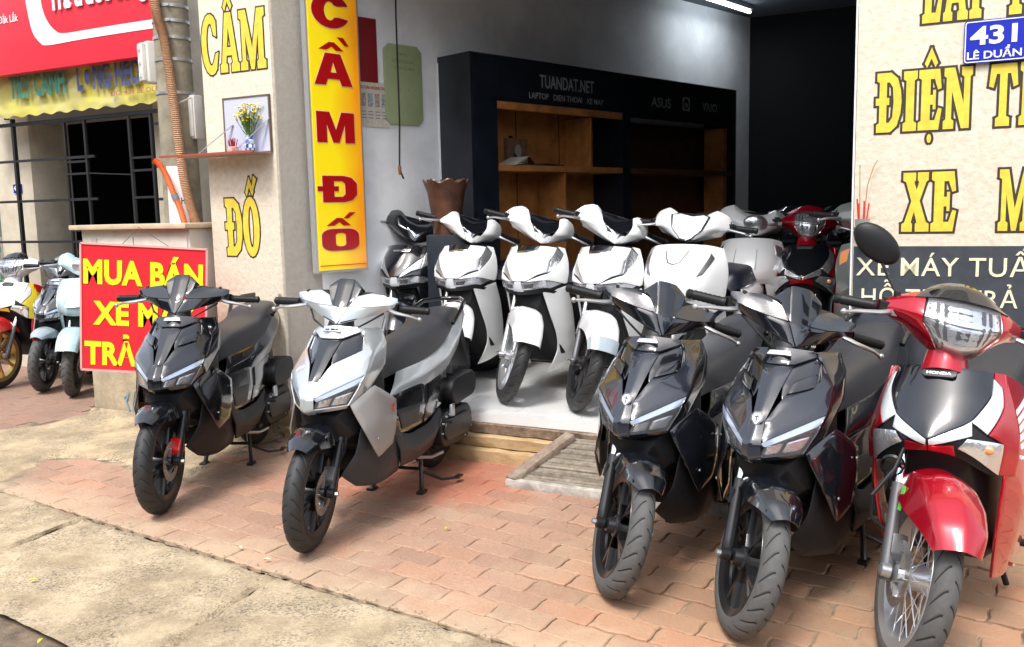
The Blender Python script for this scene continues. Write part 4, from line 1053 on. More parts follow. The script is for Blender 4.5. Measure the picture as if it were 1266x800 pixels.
# ================================================================== electric cabinet on its plinth
uL_, wL_ = -3.03, -.14
eb = thing('electric_cabinet', F(-2.52, .07), 'beige roadside electric cabinet with an overhanging lid on a stained concrete plinth', 'electric cabinet', rz=FA)
def lbx(name, x0, x1, y0, y1, z0, z1, m, par, **k): return G().box(((x0 + x1) / 2, (y0 + y1) / 2, (z0 + z1) / 2), (x1 - x0, y1 - y0, z1 - z0)).build(name, m, par, **k)
Mb = mat('stained_plinth', (.50, .41, .28), .95, col2=(.30, .25, .18), vscale=6, bump=.6, bscale=35, detail=10)
lbx('plinth', -.53, .53, -.21, .22, -.03, .50, Mb, eb, bevel=.012)
zt4 = 1.4 - (282 - 270) / 178
lbx('body', -.545, .49, -.19, .20, .502, zt4, M_cab, eb, bevel=.004)
lbx('door', -.52, -.03, -.199, -.1905, .56, zt4 - .05, M_cab, eb, bevel=.003)
lbx('door', -.02, .47, -.199, -.1905, .56, zt4 - .05, M_cab, eb, bevel=.003)
lbx('lid', -.60, .52, -.25, .23, zt4 + .002, zt4 + .035, mat('tan_lid', (.55, .43, .29), .7, var=.15, vscale=9), eb, bevel=.006)
lbx('vent_label', -.44, -.38, -.205, -.1995, zt4 - .11, zt4 - .06, mat('dull_label', (.4, .4, .38), .6), eb)
m_bp = mat('blue_chalk', (.20, .32, .42), .9)
for i, pts in enumerate(([(153, 492), (159, 486), (156, 497), (160, 508), (154, 514)], [(166, 484), (164, 500), (167, 517)])):
    pw = [on(a, b, F(0, -.145), ND) for a, b in pts]
    gg = G()
    for a, b in zip(pw, pw[1:]): gg.bar(a, b, .012, .002, upv=ND)
    o = gg.build('chalk_mark', m_bp, eb, smooth=False); o.matrix_basis = Matrix.LocRotScale(eb.location, eb.rotation_euler, None).inverted()

# ---- hung board
BY = 5.60
def bp_(px, py, y=BY): return on(px, py, Vector((0, y, 0)), Vector((0, 1, 0)))
tl_, tr_, bl_ = bp_(102.5, 301), bp_(258, 309), bp_(99, 456)
bx_ = (tr_ - tl_); by_ = (bl_ - tl_); cen = tl_ + bx_ / 2 + by_ / 2
bd = thing('sale_board', cen, 'red hanging board with bold yellow capitals in front of the electric cabinet', 'sign')
bd.rotation_euler = frameM((0, 0, 0), bx_, -by_).to_euler()
BW, BH = bx_.length, by_.length
G().prism([(-BW/2, -BH/2), (BW/2, -BH/2), (BW/2, BH/2), (-BW/2, BH/2)], lambda a, b, t: (a, b, t), -.008, .0).build('panel', M_red, bd, smooth=False)
gg = G()
for x0, x1, y0, y1 in ((-BW/2 - .004, BW/2 + .004, BH/2 - .004, BH/2 + .008), (-BW/2 - .004, BW/2 + .004, -BH/2 - .008, -BH/2 + .004), (-BW/2 - .008, -BW/2 + .004, -BH/2, BH/2), (BW/2 - .004, BW/2 + .008, -BH/2, BH/2)):
    gg.box(((x0 + x1) / 2, (y0 + y1) / 2, -.001), (x1 - x0, y1 - y0, .016))
gg.build('frame', mat('pink_edge', (.7, .35, .32), .5), bd)
def btext(txt, pxl, pxr, pyb, pyt, dy=0):
    x0 = (pxl - 102.5) / 155.5 * BW - BW / 2; x1 = (pxr - 102.5) / 155.5 * BW - BW / 2
    yb = BH / 2 - (pyb - 301) / 155 * BH; yt = BH / 2 - (pyt - 301) / 155 * BH
    for k, (mm, z_, bo) in enumerate(((M_blk, .0012, .058), (M_yel, .0024, .046))):
        e = .003 if k == 0 else 0
        me = fit_text(txt, x1 - x0 + 2 * e, yt - yb, bold=bo, ext=.0006, cap=.76, space=1.05); me.materials.clear(); me.materials.append(mm)
        link('lettering' if k else 'lettering_outline', me, bd, frameM((x0 - e, yb - (0), z_), (1, 0, 0), (0, 1, 0)))
btext('MUA BÁN', 105, 254, 348, 318); btext('XE MÁY', 117, 246, 398, 369); btext('TRẢ GÓP', 106, 250, 448, 419)
p1, p2, p3 = bp_(147, 306), bp_(172, 281, BY + .1), bp_(221, 313)
tag(G().tube([p1, p2], .002, 5).tube([p2, p3], .002, 5).build('hanging_wire', M_cable), 'thin dark wire the red board hangs from', 'wire')

# ================================================================== neighbouring shop
NW = 1.15
nb_ = thing('neighbour_shop', F(-6, NW), 'neighbouring house front with beige pillars and a dark open doorway', 'building', rz=FA)
def nx(px, py=200, w_=NW): return onF(px, py, w_)[0] + 6
def nz(px, py, w_=NW): return onF(px, py, w_)[1]
M_beige = mat('beige_wall_paint', (.64, .58, .46), .85, col2=(.52, .46, .35), vscale=5)
xa, xb, xc = nx(-6), nx(38), nx(193)
lbx('pillar', xa, xb, 0, .42, -.02, 3.4, M_beige, nb_, bevel=.004)
lbx('pillar', xc, nx(232), 0, .42, -.02, 3.4, M_beige, nb_, bevel=.004)
ztop = nz(100, 146)
lbx('lintel', xb, xc, .02, .3, ztop, 3.4, mat('grey_lintel', (.30, .30, .28), .8), nb_)
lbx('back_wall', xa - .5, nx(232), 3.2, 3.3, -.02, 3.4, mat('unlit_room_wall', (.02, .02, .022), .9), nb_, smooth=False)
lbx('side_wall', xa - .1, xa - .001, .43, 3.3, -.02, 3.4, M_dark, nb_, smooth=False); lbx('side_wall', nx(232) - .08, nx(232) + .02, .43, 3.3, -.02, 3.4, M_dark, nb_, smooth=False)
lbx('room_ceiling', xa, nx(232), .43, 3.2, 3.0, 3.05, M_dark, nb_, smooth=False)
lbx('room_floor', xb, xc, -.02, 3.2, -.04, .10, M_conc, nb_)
# corrugated green shutter at far left
gg = G(); zt5 = nz(0, 232)
for k in range(26): gg.box((xa - .40, -.03 - (.012 if k % 2 else 0), .1 + k * .065), (.78, .03, .06))
tag(gg.build('shutter', mat('green_shutter_paint', (.12, .30, .22), .5), nb_), kind='stuff')
lbx('house_plate', nx(15), nx(25), -.012, -.002, nz(20, 239), nz(20, 228), M_blue, nb_)
me = fit_text('429', .09, .05, bold=.02, ext=.0006); me.materials.clear(); me.materials.append(M_whitep); link('lettering', me, nb_, frameM((nx(16), -.014, nz(20, 236)), (1, 0, 0), (0, 0, 1)))
# steel grille
gr = thing('steel_grille', F(-6, NW - .25), 'black square-tube steel grille folded open before the dark doorway', 'grille', rz=FA)
GW = NW - .25
def gx(px): return onF(px, 200, GW)[0] + 6
def gz(px, py): return onF(px, py, GW)[1]
def gbar(x0, z0, x1, z1, t=.022): return G().bar((x0, 0, z0), (x1, 0, z1), t, t).build('bar', M_grille, gr)
zt6, zb6 = gz(60, 143), .12
gbar(gx(20), zt6, gx(20), zb6, .03); gbar(gx(-12), zt6 - .05, gx(212), zt6 - .05, .03)
for py in (197, 248, 299): gbar(gx(-10), gz(60, py), gx(118), gz(60, py), .022)
for py in (152, 205, 246): gbar(gx(194), gz(205, py), gx(230), gz(205, py), .022)
for xl, xr in ((83, 108), (163, 190)):
    zt7 = gz(95, 148)
    gbar(gx(xl), zt7, gx(xl), zb6, .022); gbar(gx(xr), zt7, gx(xr), zb6, .022)
    for py in (149, 200, 215, 247, 285): gbar(gx(xl), gz(95, py), gx(xr), gz(95, py), .018)
gbar(gx(108), gz(110, 214), gx(163), gz(160, 216), .010)
G().bar((gx(-10), -.02, gz(0, 107)), (gx(16), -.02, gz(16, 140)), .03, .03).build('brace', M_grille, gr); gbar(gx(13), gz(13, 95), gx(13), zt6, .03)
# banner
BWd = NW - .32
bn_ = thing('old_banner', F(-6, BWd), 'crumpled yellow banner with faded green and blue shop lettering above the doorway', 'banner', rz=FA)
def bx2(px, py=120): return onF(px, py, BWd)[0] + 6
def bz2(px, py): return onF(px, py, BWd)[1]
x0, x1 = bx2(-40), bx2(208); zt8, zb8 = bz2(100, 62), bz2(100, 136)
gg = G(); NX, NZ = 90, 22
hf = lambda x, z: noise.noise(Vector((x * 3, 0, z * 7))) * .02 + noise.noise(Vector((x * 9, 3, z * 16))) * .012
vs = [(x0 + (x1 - x0) * i / NX, hf(x0 + (x1 - x0) * i / NX, zb8 + (zt8 - zb8) * j / NZ), zb8 + (zt8 - zb8) * j / NZ + (.01 * math.sin(i * .9) if j == 0 else 0)) for j in range(NZ + 1) for i in range(NX + 1)]
gg.add(vs, [(j * (NX + 1) + i, j * (NX + 1) + i + 1, (j + 1) * (NX + 1) + i + 1, (j + 1) * (NX + 1) + i) for j in range(NZ) for i in range(NX)])
gg.build('sheet', mat('faded_yellow_vinyl', (.62, .56, .08), .45, col2=(.50, .46, .24), vscale=2.2), bn_)
zm = bz2(100, 108) 
def bnt(txt, pl_, pr_, pb, pt, m, bold=.04):
    h = bz2(pl_, pt) - bz2(pl_, pb)
    me = fit_text(txt, bx2(pr_) - bx2(pl_), h, bold=bold, ext=.0006, cap=.75); me.materials.clear(); me.materials.append(m)
    link('lettering', me, bn_, frameM((bx2(pl_), -.034, bz2(100, 112) if pb > 100 and pb < 115 else bz2(pl_, pb)), (1, 0, 0), (0, 0, 1)))
m_fg = mat('faded_green_ink', (.05, .24, .16), .6, var=.5, vscale=8); m_fb = mat('faded_blue_ink', (.08, .10, .24), .6, var=.6, vscale=8)
m_ol = mat('pale_blue_ink', (.42, .52, .52), .6, var=.2)
bnt('TIẾT CANH', 17, 86, 112, 82, m_fg); bnt('LÒNG HEO', 101, 180, 105, 72, m_fb)
bnt('ĐC: 439 LÊ DUẨN', 141, 212, 119.5, 113.0, mat('faded_red_ink', (.42, .16, .09), .6), .01)
# big red sign
SW = NW - .45
sg = thing('red_shop_sign', F(-6, SW), 'large tilted red shop sign with a thick white curved line and white lettering', 'sign', rz=FA)
def sx2(px, py=60): return onF(px, py, SW)[0] + 6
def sz2(px, py): return onF(px, py, SW)[1]
x0, x1 = sx2(-60), sx2(203); zb9 = (sz2(0, 93) + sz2(190, 68)) / 2
G().box(((x0 + x1) / 2, .05, zb9 + .75), (x1 - x0, .10, 1.5)).build('panel', M_pink, sg, bevel=.003)
# curved white line
pts_o = [(36, -14), (38, 10), (42, 38), (50, 52), (60, 56), (100, 49), (150, 41), (198, 34)]
pts_i = [(55, -14), (57, 10), (62, 26), (70, 37), (80, 41), (110, 36.5), (150, 30), (198, 22.5)]
P2 = [(sx2(a), sz2(a, b)) for a, b in pts_o] + [(sx2(a), sz2(a, b)) for a, b in pts_i[::-1]]
def smooth_poly(P, closed=False, n=5):
    out = []
    for i in range(len(P) - 1):
        p0 = Vector(P[max(i - 1, 0)]); p1 = Vector(P[i]); p2 = Vector(P[i + 1]); p3 = Vector(P[min(i + 2, len(P) - 1)])
        for k in range(n):
            f = k / n; out.append(tuple(.5 * ((2 * p1) + (p2 - p0) * f + (2 * p0 - 5 * p1 + 4 * p2 - p3) * f * f + (3 * p1 - p0 - 3 * p2 + p3) * f ** 3)))
    out.append(tuple(P[-1])); return out
Po = smooth_poly([(sx2(a), sz2(a, b)) for a, b in pts_o]); Pi = smooth_poly([(sx2(a), sz2(a, b)) for a, b in pts_i])
me = poly_mesh([Po + Pi[::-1]]); me.materials.append(M_whitep); link('curved_line', me, sg, frameM((0, -.004, 0), (1, 0, 0), (0, 0, 1)))
def sgt(txt, pl_, pr_, pb, pt, bold, mm=M_whitep, y=-.006, ext=.0008):
    me = fit_text(txt, sx2(pr_) - sx2(pl_), sz2(pl_, pt) - sz2(pl_, pb), bold=bold, ext=ext, cap=.72); me.materials.clear(); me.materials.append(mm)
    link('lettering', me, sg, frameM((sx2(pl_), y, sz2(pl_, pb)), (1, 0, 0), (0, 0, 1)))
sgt('Trà trước cổng', 67, 188, 12.5, -14, .035, y=-.012, ext=.006); sgt('-Đắk Lắk', 0, 26, 30, 21, .01)

# ================================================================== fallen leaves
for k, (px, py, a, lab) in enumerate(((41, 717, .4, 'small yellow-green fallen leaf on the sandy concrete apron'), (50, 792, 1.6, 'bright yellow fallen leaf at the edge of the asphalt'), (553, 653, .9, 'small yellow leaf on the pavers to the right of the silver scooter'), (297, 677, 2.2, 'dry pale leaf fragment on the pavers between the two left scooters'), (330, 692, .2, 'dry pale leaf fragment on the pavers beside the kerb joint'))):
    p = onG(px, py, .012); gg = G(); s_ = .019 if k < 3 else .017
    d = Vector((math.cos(a), math.sin(a), 0)) * s_; n_ = Vector((-d.y, d.x, 0)) * .38
    pr = [(-1, 0), (-.5, .8), (.2, 1), (1, 0), (.2, -1), (-.5, -.8)]
    top = [p + d * x + n_ * y + Vector((0, 0, .006 * abs(y) + .004 * noise.noise(Vector((x, y, k))))) for x, y in pr]
    gg.add([p + Vector((0, 0, .003))] + top + [v - Vector((0, 0, .0012)) for v in [p + Vector((0, 0, .003))] + top], [(0, i + 1, (i + 1) % 6 + 1) for i in range(6)] + [(7, 7 + (i + 1) % 6 + 1, 7 + i + 1) for i in range(6)])
    tag(gg.build('leaf', M_leafy if k < 3 else mat('dry_leaf', (.62, .55, .36), .8)), lab, 'leaf')
# ================================================================== vehicles
M_tyre = mat('tyre_rubber', (.024, .024, .025), .6, var=.15, vscale=60)
M_tyreg = mat('dusty_tyre_rubber', (.085, .084, .083), .75, var=.12, vscale=60)
M_groove = mat('tyre_groove_shade', (.008, .008, .008), .8)  # same rubber, blackened so the recess shade sits in the colour
M_bplas = mat('black_grained_plastic', (.011, .0115, .013), .45, spec=.3, bump=.12, bscale=300)
M_gplas = mat('dark_grey_plastic', (.028, .031, .036), .42, spec=.4, var=.15, vscale=10)
M_gloss = mat('black_gloss_paint', (.006, .007, .010), .12, coat=1, coatr=.02)
M_glosg = mat('deep_grey_gloss_paint', (.016, .019, .027), .12, coat=1, coatr=.02, flake=.1)
M_silv = mat('silver_metallic_paint', (.56, .60, .62), .33, metal=.55, coat=1, coatr=.03, flake=.12)
M_silvd = mat('warm_grey_matt_paint', (.33, .315, .305), .42, metal=.35, coat=.3)
M_wht = mat('pearl_white_paint', (.78, .79, .79), .22, coat=1, coatr=.03)
M_redp = mat('candy_red_paint', (.46, .003, .018), .24, metal=.45, coat=1, coatr=.02, flake=.08)
M_blu = mat('pale_blue_paint', (.40, .57, .62), .25, coat=1)
M_gryp = mat('blue_grey_paint', (.32, .38, .42), .3, coat=.7)
M_seat = mat('black_seat_vinyl', (.030, .031, .036), .42, bump=.15, bscale=220)
M_seatn = mat('dark_navy_seat_vinyl', (.012, .014, .026), .4, bump=.1, bscale=200)
M_chr = mat('chrome', (.80, .81, .83), .10, metal=1)
M_alu = mat('cast_aluminium', (.50, .51, .52), .35, metal=.85)
M_alud = mat('dark_cast_metal', (.13, .13, .135), .45, metal=.6)
M_lens = mat('clear_lens', (.95, .96, .98), .03, trans=.96, ior=1.35)
M_refl = mat('headlight_reflector', (.78, .80, .83), .16, metal=.85, bump=.22, bscale=70)
M_drl = mat('pale_blue_light_strip', (.46, .53, .68), .12, coat=1, metal=.3)
M_drlw = mat('white_light_strip', (.66, .69, .72), .2, coat=1, metal=.25, bump=.05, bscale=120)
M_amber = mat('amber_indicator', (.75, .30, .12), .2, coat=1)
M_smoke = mat('smoked_screen', (.010, .011, .015), .04, coat=.5)
M_disc = mat('brake_disc_steel', (.42, .41, .40), .35, metal=.9)
M_cal = mat('red_caliper', (.70, .01, .01), .3, coat=.6)
M_gold = mat('gold_rim', (.62, .42, .14), .35, metal=.7)
M_silw = mat('silver_rim', (.58, .60, .62), .28, metal=.75)
M_blkw = mat('satin_black_rim', (.018, .018, .020), .32, metal=.2, coat=.2)
M_badge = mat('badge_silver', (.70, .72, .74), .2, metal=.8)
M_tail = mat('red_tail_lens', (.5, .01, .01), .12, coat=1)
M_yelp = mat('yellow_decal', (.75, .60, .03), .3, coat=.8)
M_lbl = mat('green_sticker', (.15, .60, .10), .5)

_mc = {}
def tyre_mesh(Rt, wd, rim, grey):
    k = (Rt, wd, rim, grey)
    if k in _mc: return _mc[k]
    NT, NP = 234, 26; Rm = Rt - wd * .56; vs = []; per = NT // 26
    T_ = [-118 + 236 * j / NP for j in range(NP + 1)]
    def gro(i, tt): return 13 < abs(tt) < 72 and (i + (0 if tt > 0 else per // 2)) % per == 0
    for i in range(NT):
        for j in range(NP + 1):
            t = R(T_[j]); at_ = min(max(abs(T_[j]), 12), 74)
            th = 2 * PI * i / NT - ((at_ - 12) / 62) ** 1.25 * .85 * 2 * PI / 26        # the grid leans with the tread grooves
            y = wd / 2 * math.sin(t); r = Rm + (Rt - Rm) * math.cos(t)
            if 10 < abs(T_[j]) < 74 and (i + (0 if T_[j] > 0 else per // 2)) % per in (0, 1): r -= .003
            vs.append((r * math.cos(th), y, r * math.sin(th)))
    g = G(); P = NP + 1
    fs = [(i * P + j, i * P + j + 1, ((i + 1) % NT) * P + j + 1, ((i + 1) % NT) * P + j) for i in range(NT) for j in range(NP)]
    for i in range(NT):
        for j in range(NP):
            g.f.append(fs[i * NP + j]); g.m.append(1 if gro(i, (T_[j] + T_[j + 1]) / 2) else 0)
    g.v = vs
    _mc[k] = g.mesh('tyre', [grey, M_groove], sharp=28); return _mc[k]
YM = Matrix.Rotation(-PI / 2, 4, 'X')      # lathe axis -> +y
def rimprof(ro, wd): return [(ro * .885, -wd * .36), (ro + .004, -wd * .47), (ro + .006, -wd * .41), (ro - .014, -wd * .30), (ro - .022, 0), (ro - .014, wd * .30), (ro + .006, wd * .41), (ro + .004, wd * .47), (ro * .885, wd * .36), (ro * .90, 0)]
def wheel_mesh(kind, ro, wd, m):
    k = (kind, ro, wd, m)
    if k in _mc: return _mc[k]
    g = G(); g.lathe(rimprof(ro, wd), 64, M=YM, close=True)
    ns, w0, w1, th = {'five': (5, .030, .042, .024), 'y': (5, .020, .022, .024), 'thin': (12, .011, .013, .018), 'ten': (5, .018, .018, .020), 'wire': (0, 0, 0, 0)}[kind]
    for s in range(ns):
        for br in ((-.16, .16) if kind in ('y', 'ten') else (0,)):
            a = 2 * PI * s / ns
            r1 = ro * .90
            c0 = Vector((math.cos(a) * .024, 0, math.sin(a) * .024)); a1 = a + br * (1 if kind == 'y' else 1.5) + (.12 if kind == 'five' else 0)
            cm = Vector((math.cos(a) * ro * .45, 0, math.sin(a) * ro * .45)) if kind == 'y' else (c0 + Vector((math.cos(a1) * r1, 0, math.sin(a1) * r1))) / 2
            c1 = Vector((math.cos(a1) * r1, 0, math.sin(a1) * r1))
            for (pa, pb, wa, wb) in ((c0, cm, w0 * 1.3, w0), (cm, c1, w0, w1)):
                d = (pb - pa).normalized(); n_ = Vector((-d.z, 0, d.x))
                for sgn in (1,):
                    vs = []
                    for p, ww in ((pa, wa), (pb, wb)):
                        for yy, sc in ((-th, .55), (-th * .5, 1), (th * .5, 1), (th, .55)):
                            vs.append(p + n_ * ww / 2 * sc + Vector((0, yy, 0)))
                        for yy, sc in ((th, .55), (th * .5, 1), (-th * .5, 1), (-th, .55)):
                            vs.append(p - n_ * ww / 2 * sc + Vector((0, yy, 0)))
                    g.add(vs, [(i, (i + 1) % 8, 8 + (i + 1) % 8, 8 + i) for i in range(8)] + [tuple(range(8))[::-1], tuple(range(8, 16))])
    hub = [(.012, -.062), (.026, -.06), (.030, -.035), (.040, -.030), (.040, .030), (.030, .035), (.026, .06), (.012, .062)]
    g.lathe(hub, 28, M=YM)
    _mc[k] = g.mesh('wheel', m, sharp=32); return _mc[k]
def disc_mesh(ro):
    k = ('disc', ro)
    if k in _mc: return _mc[k]
    loops = [arc(0, 0, ro, ro, 0, 352.5, 47), arc(0, 0, ro * .66, ro * .66, 0, 350, 35)]
    for i in range(18):
        for q, rr_ in enumerate((.74, .83, .92)):
            a = R(i * 20 + q * 7); loops.append(arc(ro * rr_ * math.cos(a), ro * rr_ * math.sin(a), .0038, .0038, 0, 300, 5))
    me = poly_mesh(loops)
    g = G(); g.add([(v.co.x, v.co.z * 3, v.co.y) for v in me.vertices], [tuple(p.vertices) for p in me.polygons])
    for i in range(5):
        a = R(i * 72); g.bar((math.cos(a) * .03, 0, math.sin(a) * .03), (math.cos(a + .5) * ro * .70, 0, math.sin(a + .5) * ro * .70), .003, .016, upv=(0, 1, 0))
    _mc[k] = g.mesh('brake_disc', M_disc, smooth=False); return _mc[k]
def wires(ro):
    g = G()
    for i in range(36):
        a = 2 * PI * i / 36; s = 1 if i % 2 else -1; d = .55 * (1 if (i // 2) % 2 else -1)
        g.tube([(math.cos(a + d) * .030, s * .026, math.sin(a + d) * .030), (math.cos(a) * (ro - .012), s * .004, math.sin(a) * (ro - .012))], .0017, 5)
    return g

class Bike:
    def __init__(s, name, front, head, wb, base, label, cat, group, steer, axis, lean=0):
        a = R(head); f = Vector((-math.sin(a), -math.cos(a), 0)); o = Vector((front[0], front[1], base)) - f * wb
        s.t = thing(name, o, label, cat, group, rz=math.atan2(f.y, f.x))
        if lean: s.t.rotation_mode = 'XYZ'; s.t.rotation_euler = (R(lean), 0, math.atan2(f.y, f.x))
        A, d = axis; d = Vector(d).normalized(); A = Vector(A)
        s.SM = Matrix.Translation(A) @ Matrix.Rotation(R(steer), 4, d) @ Matrix.Translation(-A)
        s.I = Matrix.Identity(4)
    def p(s, name, g, m, st=False, par=None, **k):
        if isinstance(g, G): o = g.build(name, m, par or s.t, **k)
        else: o = link(name, g, par or s.t)
        if st and not par: o.matrix_basis = s.SM @ o.matrix_basis
        return o
    def wheel(s, c, Rt, wd, rim, kind, m, st, disc=0, dside=1, grey=None, mt=None):
        M = Matrix.Translation(c) @ Matrix.Rotation(.3, 4, 'Y')
        w_ = link('wheel', wheel_mesh(kind, rim, wd, m), s.t, (s.SM if st else s.I) @ M)
        ty = link('tyre', tyre_mesh(Rt, wd, rim, grey or M_tyre), w_)
        if disc:
            d = link('brake_disc', disc_mesh(disc), w_, Matrix.Translation((0, dside * .052, 0)))
        if kind == 'wire': tag(wires(rim).build('wire_spokes', M_silw, w_), kind='stuff')
        return w_
def badge(bk, txt, o, x, y, w_, h_, m, st=False, par=None, name='badge_lettering', bold=.03, shear=0):
    if not txt: return None
    me = fit_text(txt, w_, h_, bold=bold, ext=.001, cap=.74, shear=shear); me.materials.clear(); me.materials.append(m)
    M = frameM(o, x, y); ob = link(name, me, par or bk.t, (bk.SM @ M) if (st and not par) else M); return ob
def ellipsoid(g, c, r, n=12, m=0, M=None):
    prof = [(max(.0005, math.sin(PI * i / n)), -math.cos(PI * i / n)) for i in range(n + 1)]
    T = Matrix.Translation(c) @ (M or Matrix.Identity(4)) @ Matrix.Diagonal((*r, 1)); return g.lathe(prof, 20, m, M=T)
def ringloft(g, secs, m=0, n=None):
    k = len(secs[0]); vs = [p for s_ in secs for p in s_]
    fs = [(i * k + q, i * k + (q + 1) % k, (i + 1) * k + (q + 1) % k, (i + 1) * k + q) for i in range(len(secs) - 1) for q in range(k)]
    fs += [tuple(range(k))[::-1], tuple(range((len(secs) - 1) * k, len(secs) * k))]
    return g.add(vs, fs, m)
def usec(x, w_, z0, z1, tilt=0, r_=.25):       # rounded section across the bike at station x
    return [(x + tilt * (z - z0), y, z) for y, z in ((-w_ * .72, z0), (w_ * .72, z0), (w_, z0 + (z1 - z0) * r_), (w_, z1 - (z1 - z0) * .12), (w_ * .85, z1), (-w_ * .85, z1), (-w_, z1 - (z1 - z0) * .12), (-w_, z0 + (z1 - z0) * r_))]
def smoothseat(bk, secs, m, name='seat'):
    rows = []
    for x, pts in secs:
        full = [(x, 0, pts[0][1])] + [(x + (p[2] if len(p) > 2 else 0), p[0], p[1]) for p in pts[1:]]
        rows.append(full)
    sk = Skin(rows, 4, mirror=True); g = G()
    J = len(secs[0][1]) - 1
    patch(g, sk, rect(0, len(secs) - 1, -J, J), 0, .03, n=1, flip=1)
    g = G(); patch(g, sk, [((0, -J), (len(secs) - 1, -J), (len(secs) - 1, J), (0, J), (len(secs) * 5, J * 10))], 0, .02, flip=-1)
    return bk.p(name, g, m)
def controls(bk, gx_, gz_, y0, y1, mirror_=None, lev=True, gripm=None, sweep=.025):
    for s in (-1, 1):
        g = G(); n = 14; path = []; rs = []
        for i in range(n + 1):
            t = i / n; path.append((gx_ - sweep * t, s * (y0 + (y1 - y0) * t), gz_ - .006 * t)); rs.append(.0165 + (.0018 if i % 2 else 0) + (.006 if i == 0 else 0))
        gr_ = bk.p('grip', g.tube(path, rs, 16), gripm or M_bplas, st=True)
        g = G().lathe([(.012, 0), (.017, .004), (.017, .018), (.010, .024)], 14, M=Matrix.Translation(path[-1]) @ Matrix.Rotation(-s * PI / 2, 4, 'X'))
        bk.p('bar_end', g, M_bplas, par=gr_)
        sp = G().box((gx_ + .006, s * (y0 - .03), gz_ + .004), (.045, .055, .040), rz=0)
        sp.box((gx_ - .004, s * (y0 - .035), gz_ + .030), (.03, .04, .012))
        bk.p('switch_pod', sp, M_bplas, st=True, bevel=.006)
        if lev:
            g = G(); g.tube([(gx_ + .022, s * (y0 - .05), gz_ - .004), (gx_ + .060, s * (y0 + .00), gz_ - .012), (gx_ + .066, s * (y0 + .07), gz_ - .022), (gx_ + .050, s * (y1 - .01), gz_ - .034)], [.012, .0105, .008, .0065], 10, flat=.8)
            ellipsoid(g, (gx_ + .049, s * (y1 - .005), gz_ - .035), (.011, .011, .011), 8)
            g.box((gx_ + .025, s * (y0 - .055), gz_ - .004), (.035, .025, .022))
            bk.p('brake_lever', g, M_alu, st=True)
def fender(bk, c, rows, m, name='front_fender', th=.004, n=4, smooth=3):
    """rows: (angle deg from forward, radius, half widths and radii down the side)"""
    grid = []
    for a, pts in rows:
        grid.append([(c[0] + r_ * math.cos(R(a)), y, c[2] + r_ * math.sin(R(a))) for y, r_ in pts])
    sk = Skin(grid, smooth, mirror=True); J = len(rows[0][1]) - 1; g = G()
    patch(g, sk, [((0, -J), (len(rows) - 1, -J), (len(rows) - 1, J), (0, J), (len(rows) * 5, J * 8))], 0, th, flip=1)
    return bk.p(name, g, m, st=True)

def soft_mesh(name, g, m, k):
    # moulded look: two Catmull-Clark steps with partial creases on fold lines and firm creases round the rim
    me = bpy.data.meshes.new(name); me.from_pydata(g.v, [], g.f); me.materials.append(m)
    bm = bmesh.new(); bm.from_mesh(me); bmesh.ops.recalc_face_normals(bm, faces=bm.faces)
    cl = bm.edges.layers.float.new('crease_edge')
    for e in bm.edges:
        a, b = e.verts[0].index, e.verts[1].index
        if len(e.link_faces) == 2:
            an = e.calc_face_angle(0)
            e[cl] = .93 if an > R(55) else (.62 if an > R(14) else .35)
    bm.to_mesh(me); bm.free()
    o = bpy.data.objects.new('tmp', me); COL.objects.link(o)
    md = o.modifiers.new('s', 'SUBSURF'); md.levels = 2; md.render_levels = 2; md.boundary_smooth = 'PRESERVE_CORNERS'
    ev = o.evaluated_get(bpy.context.evaluated_depsgraph_get()); out = bpy.data.meshes.new_from_object(ev)
    bpy.data.objects.remove(o); bpy.data.meshes.remove(me); out.name = name
    out.polygons.foreach_set('use_smooth', [True] * len(out.polygons)); out.set_sharp_from_angle(angle=R(48))
    return out
def plates(bk, name, V, faces, m, s=1, th=.007, bev=.0034, st=False, par=None, ref=(.98, 0, .78), lift=0.0, sharp=32):
    """faceted shell from named corner points; s=-1 mirrors it, s=0 builds both halves as one shell"""
    ref = Vector(ref); ids = {}; vs = []; fs = []
    def vid(k, sg):
        p = Vector(V[k]) if isinstance(k, str) else Vector(k); p = Vector((p.x, p.y * sg, p.z)); kk = (round(p.x, 4), round(p.y, 4), round(p.z, 4))
        if kk not in ids: ids[kk] = len(vs); vs.append(p)
        return ids[kk]
    for sg in ((1, -1) if s == 0 else (s,)):
        for f in faces:
            q = list(dict.fromkeys(vid(k, sg) for k in f))
            c = sum((vs[i] for i in q), Vector()) / len(q)
            n_ = sum(((vs[q[i]] - c).cross(vs[q[(i + 1) % len(q)]] - c) for i in range(len(q))), Vector())
            if n_.dot(c - ref) < 0: q = q[::-1]
            fs.append(tuple(q))
    N = [Vector() for _ in vs]
    for f in fs:
        c = sum((vs[i] for i in f), Vector()) / len(f)
        n_ = sum(((vs[f[i]] - c).cross(vs[f[(i + 1) % len(f)]] - c) for i in range(len(f))), Vector()).normalized()
        for i in f: N[i] += n_
    N = [n_.normalized() for n_ in N]; k = len(vs)
    allv = [v + n_ * lift for v, n_ in zip(vs, N)] + [v + n_ * (lift - th) for v, n_ in zip(vs, N)]
    ec = {}
    for f in fs:
        for i in range(len(f)):
            e = (f[i], f[(i + 1) % len(f)]); ec.setdefault((min(e), max(e)), []).append(e)
    ff = list(fs) + [tuple(i + k for i in f[::-1]) for f in fs] + [(e[0][1], e[0][0], e[0][0] + k, e[0][1] + k) for e in ec.values() if len(e) == 1]
    return bk.p(name, soft_mesh(name, G().add(allv, ff), m, k), m, st=st, par=par)
